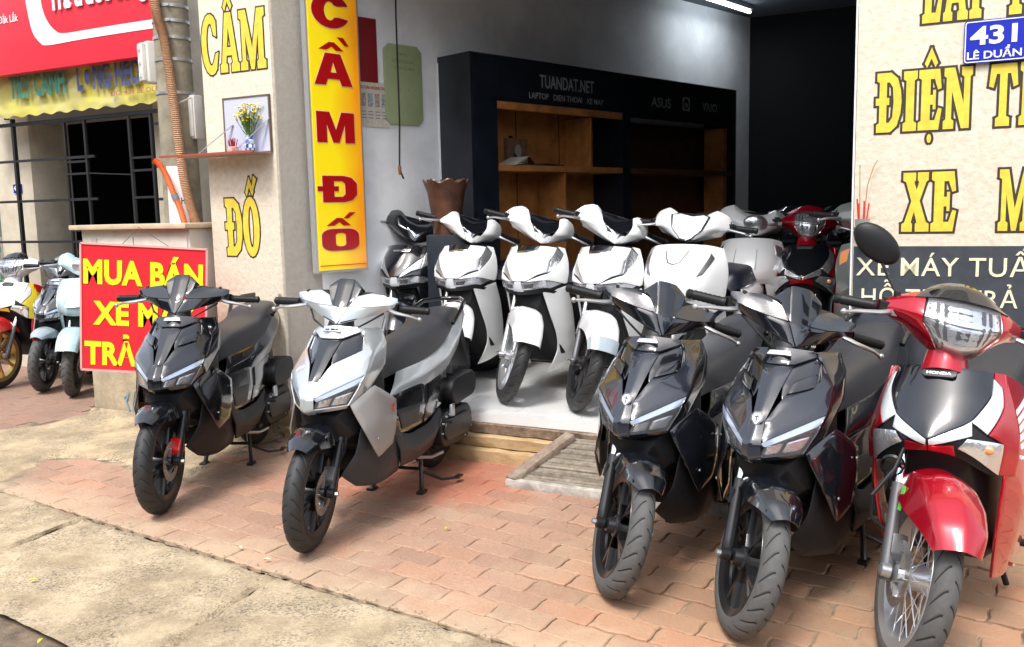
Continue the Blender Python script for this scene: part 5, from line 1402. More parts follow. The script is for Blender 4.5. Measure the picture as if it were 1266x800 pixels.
# ------------------------------------------------------------------ angular sport scooter
def sport_scooter(front, head, steer, label, group, paint=M_gloss, centre=M_glosg, side=M_gloss, wing=None, tailp=None, low=M_gplas, caliper=M_alud,
                  badge_txt='HONDA', emblem=True, logo=None, tyre=None, base=0, decal=None, rimm=M_blkw, fend=M_gloss, screen=M_smoke, cat='scooter', name='motor_scooter', kind='y'):
    wing = wing or paint; tailp = tailp or paint
    bk = Bike(name, front, head, 1.286, base, label, cat, group, steer, ((.94, 0, .97), (-.30, 0, .62)))
    t = bk.t
    # --- front cowl: faceted plates between measured corners
    V = {'T0': (1.035, 0, .922), 'T1': (.998, .098, .908), 'T2': (.878, .150, .895), 'W3': (.862, .166, .83), 'W4': (.885, .168, .735), 'W5': (1.090, .158, .614),
         'M': (1.010, .168, .805), 'H1': (1.108, .180, .722), 'H0': (1.288, .030, .648), 'L0': (1.292, .030, .602), 'L1': (1.178, .128, .603), 'L2': (1.146, .160, .666), 'Hs': (1.282, .040, .634), 'Ls': (1.136, .168, .690),
         'N0': (1.306, 0, .598), 'N1': (1.245, 0, .712), 'N2': (1.302, 0, .648), 'B0': (1.078, 0, .868), 'B1': (1.062, .052, .868), 'Bo': (.990, .122, .894), 'B2': (1.040, .138, .815),
         'B3': (1.165, .052, .772), 'B4': (1.236, .022, .708), 'BM': (1.125, .040, .815), 'K0': (1.280, 0, .580), 'K1': (1.268, .030, .584), 'K2': (1.170, .120, .588), 'W6': (1.080, .148, .590), 'K3': (1.12, 0, .56), 'K4': (1.06, .12, .565)}
    front = paint if paint is M_silv else centre
    for s in (1, -1):
        plates(bk, 'side_cowl', V, [('T1', 'T2', 'W3', 'M'), ('M', 'W3', 'W4', 'H1'), ('H1', 'W4', 'W5', 'Ls')], wing, s, lift=.001)
        plates(bk, 'front_cowl', V, [('T1', 'M', 'B2', 'Bo'), ('B2', 'M', 'H1', 'B3'), ('B3', 'H1', 'H0', 'B4')], front, s, lift=.003)
        plates(bk, 'cowl_insert', V, [('Bo', 'B2', 'B3', 'BM', 'B1')], M_gloss, s, lift=-.006, th=.004)
        plates(bk, 'light_strip', V, [('H0', 'H1', 'Ls', 'Hs')], M_drl, s, lift=-.001)
        hl = plates(bk, 'headlight', V, [('Hs', 'Ls', 'L2', 'L1', 'L0')], M_screen, s, lift=-.012, th=.004)
        for a, b in ((.10, .42), (.50, .94)):
            P = lambda u, v: tuple((Vector((V['Hs'][0], V['Hs'][1], V['Hs'][2])).lerp(Vector(V['L2']), u)).lerp(Vector(V['L0']).lerp(Vector(V['L1']), u), v))
            plates(bk, 'reflector', V, [(P(a, .18), P(b, .12), P(b, .88), P(a, .86))], M_refl, s, lift=-.008, th=.003, par=hl)
        plates(bk, 'lens', V, [('Hs', 'Ls', 'L2', 'L1', 'L0')], M_lens, s, lift=-.001, th=.0022, par=hl)
        plates(bk, 'cowl_lip', V, [('Ls', 'W5', 'W6', 'L1', 'L2'), ('L0', 'L1', 'K2', 'K1')], front, s, lift=.002)
        plates(bk, 'chin_panel', V, [('K1', 'K2', 'K4', 'K3'), ('K2', 'W6', 'K4')], low, s, lift=0)
    plates(bk, 'upper_cowl', V, [('T0', 'T1', 'Bo', 'B1', 'B0')], paint, 0, lift=.004)
    plates(bk, 'centre_insert', V, [('B0', 'B1', 'BM', 'B4', 'N1')], M_gloss if paint is M_silv else centre, 0, lift=-.001)
    plates(bk, 'nose_panel', V, [('N1', 'B4', 'H0', 'N2'), ('N2', 'H0', 'L0', 'N0'), ('N0', 'L0', 'K1', 'K0')], front, 0, lift=.005)
    if paint is not M_silv:
        for s in (1, -1): plates(bk, 'cowl_facet', V, [((1.105, .068, .822), (1.045, .128, .842), (1.075, .128, .800), (1.150, .062, .785))], paint, s, lift=.004, th=.004)
    if emblem:
        nn = Vector((.86, 0, .50)).normalized(); c = Vector((1.240, 0, .712)) + nn * .007
        X = Vector((0, 1, 0)); Y = nn.cross(X)
        M = frameM(c, X, Y)
        g = G().prism([(-.021, .013), (-.011, .026), (.011, .026), (.021, .013), (.021, -.006), (0, -.028), (-.021, -.006)], lambda a, b, z: M @ Vector((a, b, z)), 0, .004)
        e = bk.p('emblem', g, M_alud, bevel=.0008)
        g = G().prism([(-.015, .010), (-.008, .019), (.008, .019), (.015, .010), (.015, -.003), (0, -.021), (-.015, -.003)], lambda a, b, z: M @ Vector((a, b, z)), .004, .0052)
        bk.p('emblem_face', g, M_badge, par=e)
        g = G().bar(M @ Vector((-.008, .006, .0058)), M @ Vector((.008, .006, .0058)), .003, .001, upv=nn)
        bk.p('emblem_mark', g, M_blk, par=e); bk.p('emblem_mark', G().bar(M @ Vector((0, .013, .0058)), M @ Vector((0, -.014, .0058)), .003, .001, upv=nn), M_blk, par=e)
    # badge plate
    c = Vector((1.052, 0, .903)); X = Vector((0, 1, 0)); Y = Vector((-.66, 0, .75)); M = frameM(c, X, Y)
    g = G().prism([(-.042, -.008), (.042, -.008), (.036, .010), (-.036, .010)], lambda a, b, z: M @ Vector((a, b, z)), -.004, .006)
    bp2 = bk.p('badge', g, M_badge if paint is not M_silv else M_silv, bevel=.0012)
    badge(bk, badge_txt, M @ Vector((-.033, -.0045, .0065)), X, Y, .066, .010, M_screen if paint is M_silv else M_whitep, par=bp2, shear=.2 if paint is M_silv else 0)
    # --- under-nose dark ducting and inner shield
    secs = [[(x, y, z) for y, z in ((-w_ * .6, z0), (w_ * .6, z0), (w_, z0 + .05), (w_, z1), (-w_, z1), (-w_, z0 + .05))] for x, w_, z0, z1 in ((1.20, .085, .50, .56), (1.13, .125, .42, .60), (1.05, .135, .40, .72), (.96, .135, .36, .86), (.875, .140, .30, .87), (.82, .125, .30, .84))]
    bk.p('inner_shield', ringloft(G(), secs), M_bplas, bevel=.006)
    # steering column shroud
    bk.p('steering_shroud', G().tube([(1.0, 0, .84), (.965, 0, .93), (.945, 0, .985)], [.075, .055, .05], 16), M_bplas)
    # --- flank fairing: A B C / F . G / E H D
    for s in (1, -1):
        FV = {'A': (1.172, .134, .600), 'B': (1.060, .200, .672), 'C': (.905, .226, .580), 'D': (.958, .224, .388), 'E': (1.062, .206, .350), 'Fq': (1.138, .188, .470), 'Gq': (1.040, .224, .520), 'D2': (.925, .232, .470)}
        fp = plates(bk, 'flank_fairing', FV, [('A', 'B', 'Gq', 'Fq'), ('B', 'C', 'D2', 'Gq'), ('Gq', 'D2', 'D', 'E'), ('Fq', 'Gq', 'E')], side, s, th=.008, ref=(1.0, 0, .5))
        for c_ in ((1.075, .212, .44), (.945, .230, .55)): bk.p('screw', G().lathe([(.005, 0), (.005, .004), (.003, .005)], 8, M=Matrix.Translation((c_[0], (c_[1] - (0 if s > 0 else 0)) * s, c_[2])) @ (YM if s > 0 else Matrix.Rotation(PI / 2, 4, 'X'))), M_alu, par=fp)
        if logo and s == 1:
            c = Vector((.962, .231, .555)); nn = Vector((.12, 1, .1)).normalized()
            X = nn.cross(Vector((0, 0, 1))) * -1; M = frameM(c + nn * .003, -X if X.x > 0 else X, (0, 0, 1))
            P1 = [(-.006, -.022), (.006, -.018), (.002, -.006), (.014, -.004), (.006, .006), (.012, .012), (.002, .022), (-.004, .012), (-.014, .010), (-.006, .000), (-.014, -.008), (-.006, -.010)]
            bk.p('logo', G().prism(P1, lambda a, b, z: M @ Vector((a * .8, b, z)), 0, .001), logo, par=fp)
        # dark lower fairing: belly pan side with facets
        LV = {'a': (1.10, .150, .500), 'b': (.95, .205, .470), 'c': (.86, .205, .450), 'd': (1.140, .140, .380), 'e': (1.178, .080, .290), 'f': (1.10, .105, .225), 'g': (.975, .165, .205), 'h': (.90, .195, .330), 'i': (.80, .205, .360), 'j': (.80, .170, .215), 'k': (.95, .085, .180), 'l': (.78, .10, .185), 'n': (1.15, .03, .26), 'o': (1.0, .0, .19)}
        plates(bk, 'lower_fairing', LV, [('a', 'b', 'h', 'd'), ('d', 'h', 'g'), ('d', 'g', 'f', 'e'), ('b', 'c', 'i', 'h'), ('h', 'i', 'j', 'g'), ('g', 'j', 'l', 'k'), ('f', 'g', 'k')], M_gplas if paint is M_silv else M_bplas, s, th=.008, ref=(.95, 0, .34))
        # footboard side skirt
        rows4 = [[(.90, .200, .43), (.70, .190, .365), (.45, .180, .36), (.27, .165, .40)],
                 [(.86, .215, .33), (.66, .215, .285), (.42, .200, .29), (.25, .175, .33)],
                 [(.80, .185, .235), (.60, .175, .215), (.38, .160, .22), (.24, .140, .27)]]
        s4 = Skin([[(x, y * s, z) for x, y, z in r_] for r_ in rows4], 1); g = G(); patch(g, s4, [((0, 0), (2, 0), (2, 3), (0, 3), (12, 15))], 0, .008, flip=s)
        bk.p('side_skirt', g, M_gplas if paint is M_silv else M_bplas, bevel=.002, bang=60)
        # black infill below the body stripe
        rows5 = [[(.90, .170, .575), (.62, .165, .575), (.38, .165, .565), (.12, .150, .60)],
                 [(.86, .190, .48), (.60, .180, .46), (.38, .175, .46), (.16, .160, .49)],
                 [(.82, .180, .38), (.58, .170, .365), (.38, .165, .37), (.22, .155, .40)]]
        s5 = Skin([[(x, y * s, z) for x, y, z in r_] for r_ in rows5], 1); g = G(); patch(g, s5, [((0, 0), (2, 0), (2, 1.4), (0, 1.7)), ((0, 1.75), (2, 1.45), (2, 3), (0, 3))], 0, .008, n=8, flip=s)
        bk.p('centre_cover', g, M_gloss, bevel=.002, bang=60)
        g = G(); patch(g, s5, [((.7, .15), (1.7, .25), (1.7, 1.0), (.8, 1.25))], .004, .006, n=6, flip=s); bk.p('cover_facet', g, M_gplas, bevel=.0015, bang=60)
        # body stripe up to the tail
        rows6 = [[(.66, .125, .655), (.40, .150, .665), (.12, .152, .715), (-.12, .120, .800), (-.33, .060, .865)],
                 [(.76, .158, .600), (.42, .188, .610), (.12, .190, .650), (-.12, .158, .735), (-.35, .085, .815)],
                 [(.84, .168, .545), (.48, .185, .548), (.16, .182, .580), (-.08, .152, .665), (-.33, .085, .760)]]
        s6 = Skin([[(x, y * s * .9, z) for x, y, z in r_] for r_ in rows6], 2); g = G(); patch(g, s6, [((0, 0), (2, 0), (2, 4), (0, 4), (12, 24))], 0, .008, flip=s)
        bk.p('body_panel', g, tailp, bevel=.002, bang=60)
        if decal:
            g = G(); patch(g, s6, [((1.25, .9), (1.45, .9), (1.35, 2.8), (1.1, 2.8))], .0015, .002, n=8, flip=s); bk.p('decal', g, decal)
        # shock absorber, grab rail
        bk.p('shock_absorber', G().tube([(.02, s * .125, .30), (.045, s * .12, .60)], [.026] * 2, 12), M_alud)
        gs = G()
        for k in range(9): gs.lathe([(.024, -.004), (.031, 0), (.024, .004)], 14, M=Matrix.Translation((.025 + .02 * k / 9, s * .125, .36 + .022 * k)), close=True)
        tag(bk.p('coil_spring', gs, M_bplas), kind='stuff')
        bk.p('grab_rail', G().tube([(-.02, s * .135, .80), (-.10, s * .150, .862), (-.22, s * .125, .90), (-.33, s * .06, .905), (-.345, 0, .905)], .0125, 12), M_gloss)
        # flip-up footpeg
        bk.p('passenger_footpeg', G().bar((.28, s * .15, .33), (.24, s * .215, .32), .035, .016), M_bplas, bevel=.004)
    bk.p('footboard', ringloft(G(), [usec(.93, .17, .24, .40), usec(.78, .195, .235, .34), (usec(.5, .18, .23, .33)), usec(.26, .15, .25, .36)]), M_bplas, bevel=.004)
    bk.p('centre_tunnel', ringloft(G(), [usec(.93, .115, .32, .70), usec(.80, .105, .32, .56), usec(.68, .10, .32, .54), usec(.5, .115, .32, .60), usec(.3, .13, .32, .60)]), M_gloss, bevel=.010)
    bk.p('rear_underbody', ringloft(G(), [usec(.45, .13, .40, .64), usec(.1, .13, .50, .70), usec(-.2, .09, .64, .80), usec(-.34, .06, .72, .84)]), M_bplas, bevel=.006)
    smoothseat(bk, [(x, [(a[0] * .86,) + tuple(a[1:]) for a in q]) for x, q in [(.735, [(0, .668), (.045, .660), (.075, .625)]), (.66, [(0, .728), (.075, .715), (.105, .640)]), (.48, [(0, .782), (.110, .768), (.148, .655)]),
                    (.25, [(0, .800), (.128, .786), (.172, .690)]), (.12, [(0, .815), (.132, .800), (.168, .725)]), (.02, [(0, .862), (.124, .848), (.150, .765)]), (-.16, [(0, .882), (.100, .870), (.125, .825)]), (-.26, [(0, .868), (.07, .862), (.09, .845)])]], M_seat)
    # tail light and number plate carrier
    bk.p('tail_light', G().prism([(-.07, .80), (.07, .80), (.055, .85), (-.055, .85)], lambda a, b, t_: (t_, a, b), -.385, -.335), M_tail, bevel=.006)
    g = G(); g.prism([(-.30, .70), (-.36, .74), (-.47, .50), (-.44, .49)], lambda a, b, t_: (a, t_, b), -.06, .06); bk.p('rear_mudguard', g, M_bplas, bevel=.004)
    # --- engine: air cleaner, belt case with ribs, crank area
    def stad(c0, r0_, c1, r1_, y0, y1, n=12):
        a = math.degrees(math.atan2(c1[1] - c0[1], c1[0] - c0[0]))
        P = arc(c0[0], c0[1], r0_, r0_, a + 90, a + 270, n) + arc(c1[0], c1[1], r1_, r1_, a - 90, a + 90, n)
        return G().prism(P, lambda p, q, t_: (p, t_, q), y0, y1)
    bk.p('air_cleaner', stad((.10, .455), .075, (-.12, .46), .07, .09, .200), M_bplas, bevel=.014, bseg=3)
    ec = bk.p('belt_case', stad((.235, .275), .092, (-.03, .262), .100, .075, .190), M_bplas, bevel=.012, bseg=3)
    bk.p('case_cover', stad((.235, .275), .055, (-.02, .262), .060, .191, .203), M_gplas, par=ec, bevel=.006)
    g = G()
    for k in range(10):
        a = R(k * 36); g.lathe([(.006, 0), (.006, .012), (.002, .013)], 8, M=Matrix.Translation((.235 + .08 * math.cos(a) if k < 5 else -.02 + .088 * math.cos(a), .188, .27 + .082 * math.sin(a))) @ YM)
    tag(bk.p('case_bolts', g, M_alu, par=ec), kind='stuff')
    bk.p('engine_block', G().box((.20, 0, .31), (.28, .17, .16)).box((.36, 0, .30), (.12, .13, .13)), M_alud, bevel=.015)
    bk.p('metal_bracket', G().prism([(.16, .40), (.20, .40), (.215, .34), (.16, .33)], lambda p, q, t_: (p, t_, q), .19, .205), M_alu, bevel=.004)
    bk.p('exhaust_silencer', G().lathe([(.03, 0), (.055, .03), (.06, .12), (.06, .40), (.05, .44), (.02, .45)], 24, M=Matrix.Translation((.16, -.165, .28)) @ Matrix.Rotation(R(-97), 4, 'Y')), M_bplas)
    bk.p('exhaust_guard', G().lathe([(.0605, 0), (.064, .01), (.064, .18), (.0605, .19)], 24, M=Matrix.Translation((.02, -.165, .295)) @ Matrix.Rotation(R(-97), 4, 'Y')), M_gplas)
    # --- stands
    g = G()
    for s in (1, -1): g.tube([(.36, s * .085, .20), (.45, s * .125, .07), (.47, s * .135, .012)], .012, 8); g.box((.475, s * .138, .008), (.06, .035, .014))
    g.tube([(.42, -.11, .11), (.42, .11, .11)], .009, 8); g.tube([(.42, .11, .10), (.36, .20, .045), (.27, .245, .03)], .008, 8); g.box((.255, .25, .033), (.06, .03, .010))
    bk.p('centre_stand', g, mat('black_chassis_paint', (.016, .016, .017), .35, coat=.3))
    bk.p('side_stand', G().tube([(.52, .14, .20), (.40, .165, .17), (.28, .175, .165)], .009, 8), M_alu)
    # --- wheels
    bk.wheel((0, 0, .262), .262, .092, .183, 'five', rimm, False, grey=tyre)
    bk.wheel((1.286, 0, .252), .252, .080, .183, kind, rimm, True, disc=.095, grey=tyre)
    # --- fork, fender, caliper
    d = Vector((-.30, 0, .62)).normalized(); ax = Vector((1.286, 0, .252))
    for s in (1, -1):
        o = Vector((-.035, s * .072, 0)); low_ = ax + o - d * .02
        fk = bk.p('fork_leg', G().tube([low_ - d * .012, low_, low_ + d * .06, low_ + d * .26], [.017, .022, .020, .019], 16), M_blkw, st=True)
        bk.p('fork_tube', G().tube([low_ + d * .26, low_ + d * .44], .0135, 14), M_chr, par=fk)
        bk.p('axle_lug', G().lathe([(.012, 0), (.021, .004), (.021, .030), (.013, .036)], 18, M=Matrix.Translation((1.286, s * .066 - (.036 if s < 0 else 0), .252)) @ YM), M_bplas, par=fk)
        bk.p('axle_nut', G().lathe([(.010, 0), (.010, .016), (.004, .018)], 6, M=Matrix.Translation((1.286, s * .100, .252)) @ (YM if s > 0 else Matrix.Rotation(PI / 2, 4, 'X'))), M_alu, par=fk)
        bk.p('fork_reflector', G().box(low_ + d * .20 + Vector((0, s * .021, 0)), (.02, .004, .05)), M_gplas, par=fk)
    bk.p('brake_caliper', G().prism([(1.215, .255), (1.250, .235), (1.262, .300), (1.228, .350), (1.190, .335)], lambda a, b, t_: (a, t_, b), .032, .082).box((1.205, .07, .30), (.03, .03, .055)), caliper, st=True, bevel=.006)
    bk.p('brake_hose', G().tube([(1.20, .075, .34), (1.155, .095, .40), (1.15, .10, .50), (1.12, .085, .60)], .0055, 8), M_bplas, st=True)
    fender(bk, (1.286, 0, .252), [
        (52, [(0, .292), (.016, .286), (.030, .278), (.040, .266)]), (64, [(0, .292), (.034, .284), (.058, .268), (.066, .240)]), (78, [(0, .290), (.036, .284), (.070, .262), (.082, .212)]),
        (94, [(0, .288), (.036, .282), (.074, .262), (.088, .205)]), (115, [(0, .282), (.034, .279), (.066, .262), (.078, .225)]), (140, [(0, .278), (.032, .276), (.054, .262), (.060, .240)]), (160, [(0, .280), (.030, .278), (.045, .268), (.048, .255)])], fend, smooth=1)
    # --- handlebar cowl
    HV = {'V': (1.036, 0, .925), 'V1': (.978, .092, .950), 'V2': (.918, .165, .972), 'P': (.892, .205, .986), 'Q': (.888, .232, 1.040), 'Kp': (.896, .226, 1.012), 'Kc': (.962, .115, 1.000), 'SL': (.992, .036, 1.002), 'SS': (.955, .064, 1.046), 'Q2': (.908, .120, 1.060), 'S1': (.905, .088, 1.062),
          'S0': (1.002, 0, .996), 'tp': (.900, .040, 1.112), 'tm': (.905, 0, 1.116), 'sm': (.925, .074, 1.085), 'U0': (.86, 0, .95), 'U1': (.855, .11, .965), 'U2': (.845, .20, .985), 'R1': (.845, .10, 1.055), 'R2': (.845, .22, 1.035), 'VU': (.95, 0, .905)}
    front = paint if paint is M_silv else centre
    rf_ = (.90, 0, .99)
    for s in (1, -1):
        plates(bk, 'handlebar_cover', HV, [('SL', 'SS', 'Q2', 'Kc'), ('Q2', 'Q', 'Kp', 'Kc')], front, s, st=True, ref=rf_, lift=.002)
        plates(bk, 'lower_handlebar_cover', HV, [('SL', 'Kc', 'V1', 'V'), ('Kc', 'Kp', 'V2', 'V1'), ('Kp', 'P', 'V2')], paint, s, st=True, ref=rf_)
        plates(bk, 'rear_handlebar_cover', HV, [('SS', 'S1', 'Q2'), ('S1', 'R1', 'R2', 'Q', 'Q2'), ('Q', 'R2', 'U2', 'P', 'Kp')], M_bplas, s, st=True, ref=rf_)
        plates(bk, 'handlebar_cover_underside', HV, [('V', 'V1', 'U1', 'U0'), ('V1', 'V2', 'U2', 'U1'), ('V2', 'P', 'U2')], M_bplas, s, st=True, ref=(.93, 0, 1.02), lift=-.001)
        bk.p('mirror_hole_cap', G().lathe([(.009, 0), (.009, .006), (.006, .008)], 12, M=Matrix.Translation((.893, s * .185, 1.046)) @ Matrix.Rotation(.4, 4, 'Y')), M_bplas, st=True)
    plates(bk, 'centre_cover', HV, [('S0', 'SL', 'V')], front, 0, st=True, ref=rf_, lift=.005)
    wsn = plates(bk, 'windscreen', HV, [('S0', 'SL', 'tp', 'tm')], screen, 0, st=True, ref=rf_, th=.003, lift=.003)
    for s in (1, -1): plates(bk, 'screen_side', HV, [('SL', 'SS', 'sm', 'tp'), ('SS', 'S1', 'sm')], M_gloss, s, ref=rf_, th=.004, par=wsn)
    bk.p('meter_panel', G().prism([(-.10, 0), (.10, 0), (.08, .07), (-.08, .07)], lambda a, b, t_: (.905 - b * .9, a, 1.05 + t_ - b * .25), -.03, .004), M_screen, st=True, bevel=.006)
    controls(bk, .866, .992, .232, .345)
    for s in (1, -1): bk.p('control_cable', G().tube([(.90, s * .17, .97), (.99, s * .12, .935), (1.01, s * .06, .90), (.97, s * .04, .82)], .0045, 8), M_bplas, st=True)
    return bk

def side_row(s, rows): return [[(x, y * s, z) for x, y, z in r_] for r_ in rows]
# ------------------------------------------------------------------ smooth big-wheel scooter
def smooth_scooter(front, head, steer, label, group, paint=M_wht, visor=M_gloss, rim=M_silw, kind='ten', fend=None, base=FL, variant='a', lights=True, tyre=None, name='motor_scooter', cover=None, Rt=.275, tipm=None):
    bk = Bike(name, front, head, 1.30, base, label, 'scooter', group, steer, ((.93, 0, .97), (-.31, 0, .62)))
    fend = fend or paint; cover = cover or paint
    rows = [
     [(1.065, 0, .935), (1.055, .070, .932), (1.015, .140, .925), (.955, .190, .905)],
     [(1.125, 0, .865), (1.112, .080, .864), (1.062, .160, .855), (.965, .216, .830)],
     [(1.180, 0, .790), (1.165, .080, .792), (1.108, .166, .792), (.975, .224, .760)],
     [(1.222, 0, .722), (1.202, .075, .726), (1.138, .158, .735), (.995, .220, .700)],
     [(1.225, 0, .668), (1.202, .070, .672), (1.132, .148, .682), (1.005, .210, .640)],
     [(1.190, 0, .635), (1.172, .065, .638), (1.115, .135, .645), (1.010, .190, .600)]]
    if variant == 'b':   # broader, fuller apron
        rows = [[(x + .01 * (i > 0), y * 1.14, z if i < 3 else z - .02 * (i - 2)) for x, y, z in r_] for i, r_ in enumerate(rows)]
    sk = Skin(rows, 3 if variant == 'a' else 5, mirror=True)
    g = G(); patch(g, sk, [((0, -3), (5, -3), (5, 3), (0, 3), (20, 24))], -.004, .004); bk.p('inner_apron', g, M_bplas)
    if variant == 'a':
        g = G(); patch(g, sk, [((.12, -2.3), (1.1, -1.9), (1.1, 1.9), (.12, 2.3)), ((1.1, -1.9), (2.2, -1.1), (2.2, 1.1), (1.1, 1.9)), ((2.2, -1.1), (3.05, -.45), (3.05, .45), (2.2, 1.1))], .004, .008, n=8)
        bk.p('apron', g, paint, bevel=.002, bang=60)
        for s in (1, -1):
            q = lambda u, v: (u, v * s)
            g = G(); patch(g, sk, [(q(.15, 2.32), q(.55, 2.12), q(1.35, 2.55), q(.55, 2.75)), (q(.55, 2.12), q(1.12, 1.93), q(2.4, 1.9), q(1.35, 2.55))], .002, .005, n=6); bk.p('position_light', g, M_refl, bevel=.001, bang=60)
            g = G(); patch(g, sk, [(q(1.14, 1.88), q(2.24, 1.08), q(2.55, 1.35), q(2.35, 1.88)), (q(2.24, 1.08), q(3.08, .42), q(3.18, .55), q(2.55, 1.35))], .001, .004, n=6); bk.p('dark_trim', g, M_alu, bevel=.001, bang=60)
            g = G(); patch(g, sk, [(q(0, 2.4), q(.5, 2.8), q(.5, 3), q(0, 3)), (q(.5, 2.8), q(2.5, 1.95), q(3.0, 3), q(.5, 3)), (q(2.5, 1.95), q(3.15, .65), q(3.15, 2.9), q(3.0, 3))], .004, .008, n=8); bk.p('side_apron', g, paint, bevel=.002, bang=60)
            g = G(); patch(g, sk, [(q(3.2, .30), q(4.1, .40), q(4.0, 2.2), q(3.2, 2.75))], -.003, .004, n=8); hl = bk.p('headlight', g, M_refl)
            g = G(); patch(g, sk, [(q(3.2, .30), q(4.1, .40), q(4.0, 2.2), q(3.2, 2.75))], .004, .0025, n=8); bk.p('lens', g, M_lens, par=hl)
            g = G(); patch(g, sk, [(q(3.45, .55), q(3.95, .6), q(3.9, 1.2), q(3.45, 1.25))], -.0005, .002, n=5); bk.p('lamp_bezel', g, M_screen, par=hl)
        g = G(); patch(g, sk, [((3.1, -.28), (4.3, -.5), (4.3, .5), (3.1, .28))], .003, .006, n=6); bk.p('nose_light', g, M_drlw, bevel=.001, bang=60)
        g = G(); patch(g, sk, [((4.15, -2.6), (4.98, -2.4), (4.98, 2.4), (4.15, 2.6))], .0, .005, n=8); bk.p('lower_trim', g, M_bplas, bevel=.001, bang=60)
        # dark vent panel below the top edge
        g = G(); patch(g, sk, [((.10, -1.05), (.62, -.85), (.62, .85), (.10, 1.05))], .0085, .004, n=6); bk.p('upper_vent', g, M_gloss, bevel=.002, bang=60)
        g = G(); patch(g, sk, [((.62, -.85), (.78, -.75), (.78, .75), (.62, .85))], .0095, .005, n=6); bk.p('vent_trim', g, M_chr, bevel=.001, bang=60)
    else:
        g = G(); patch(g, sk, [((.02, -3), (4.98, -3), (4.98, 3), (.02, 3), (22, 28))], .004, .008); bk.p('apron', g, paint, bevel=.002, bang=60)
        for s in (1, -1):
            q = lambda u, v: (u, v * s)
            if variant == 'b':
                g = G(); patch(g, sk, [(q(.6, 2.05), q(.95, 2.25), q(2.3, 1.75), q(2.45, 1.45))], .006, .004, n=6); bk.p('slot_light', g, M_alud, bevel=.001, bang=60)
                g = G(); patch(g, sk, [(q(.55, .75), q(.55, .82), q(1.45, .42), q(1.40, .34)), (q(1.40, .34), q(1.45, .42), q(1.62, 0), q(1.52, 0))], .006, .004, n=6); bk.p('apron_crease', g, M_alud, bevel=.0008, bang=60)
                g = G(); patch(g, sk, [(q(3.5, .0), q(4.2, .0), q(4.1, 1.6), q(3.7, 1.3))], .007, .006, n=6); bk.p('lower_light', g, M_refl, bevel=.001, bang=60)
            else:
                g = G(); patch(g, sk, [(q(1.0, .8), q(1.08, .86), q(2.9, .95), q(2.9, .85))], .006, .004, n=6); bk.p('apron_crease', g, M_gryp, bevel=.0008, bang=60)
                g = G(); patch(g, sk, [(q(.5, 2.1), q(.6, 2.8), q(1.7, 2.7), q(1.5, 2.2))], .006, .004, n=6); bk.p('indicator', g, M_amber if variant == 'd' else M_refl, bevel=.001, bang=60)
        if variant == 'c':
            c = sk.at(2.95, 0) + Vector((.012, 0, 0)); g = G()
            g.prism([(-.05, .01), (.05, .01), (.06, -.012), (0, -.02), (-.06, -.012)], lambda a, b, t_: (c.x + t_ - b * .5, a, c.z + b), 0, .006); bk.p('badge', g, M_badge, bevel=.001)
    # leg shield flanges
    for s in (1, -1):
        rf = [[(1.130, .125, .650), (1.06, .180, .665), (.995, .222, .680)],
              [(1.075, .140, .520), (.995, .190, .535), (.925, .222, .555)],
              [(1.005, .150, .390), (.935, .190, .400), (.870, .210, .415)],
              [(.965, .140, .275), (.890, .175, .285), (.825, .190, .305)],
              [(.985, .110, .190), (.880, .150, .200), (.790, .172, .235)],
              [(1.010, .085, .135), (.900, .120, .150), (.780, .150, .185)]]
        sf_ = Skin(side_row(s, rf), 3); g = G(); patch(g, sf_, [((0, 0), (5, 0), (5, 2), (0, 2), (25, 8))], 0, .010, flip=s); bk.p('leg_shield', g, paint, bevel=.003, bang=60)
        rk = [[(.80, .165, .24), (.60, .185, .25), (.40, .180, .28), (.28, .165, .34)], [(.80, .150, .175), (.60, .165, .175), (.40, .155, .20), (.28, .14, .26)]]
        sk2 = Skin(side_row(s, rk), 2); g = G(); patch(g, sk2, [((0, 0), (1, 0), (1, 3), (0, 3), (6, 15))], 0, .008, flip=s); bk.p('floor_skirt', g, paint, bevel=.002, bang=60)
        rb = [[(.42, .13, .66), (.20, .15, .70), (-.05, .14, .76), (-.28, .08, .82)], [(.46, .175, .56), (.22, .190, .60), (-.05, .180, .68), (-.32, .10, .77)], [(.46, .180, .42), (.22, .190, .46), (-.05, .165, .58), (-.30, .09, .70)], [(.40, .155, .32), (.20, .16, .37), (-.02, .14, .50), (-.28, .07, .66)]]
        sb_ = Skin(side_row(s, rb), 4); g = G(); patch(g, sb_, [((0, 0), (3, 0), (3, 3), (0, 3), (18, 18))], 0, .008, flip=s); bk.p('body_panel', g, paint, bevel=.003, bang=60)
        bk.p('grab_rail', G().tube([(-.02, s * .12, .80), (-.16, s * .145, .83), (-.30, s * .09, .85), (-.34, 0, .852)], .012, 10), M_alud)
    bk.p('inner_shield', ringloft(G(), [[(x, y, z) for y, z in ((-w_ * .6, z0), (w_ * .6, z0), (w_, z0 + .06), (w_, z1), (-w_, z1), (-w_, z0 + .06))] for x, w_, z0, z1 in ((1.12, .10, .52, .66), (1.03, .14, .36, .86), (.94, .155, .20, .91), (.86, .165, .18, .90))]), M_bplas if paint is not M_gloss else M_gloss, bevel=.01)
    bk.p('footboard', ringloft(G(), [usec(.86, .15, .17, .27), usec(.6, .165, .165, .26), usec(.40, .155, .18, .27)]), M_bplas, bevel=.004)
    bk.p('engine_unit', G().box((.16, 0, .30), (.42, .22, .20)), M_alud, bevel=.03)
    bk.p('seat_base', ringloft(G(), [usec(.46, .13, .30, .66), usec(.1, .13, .42, .70), usec(-.28, .07, .66, .80)]), M_bplas, bevel=.01)
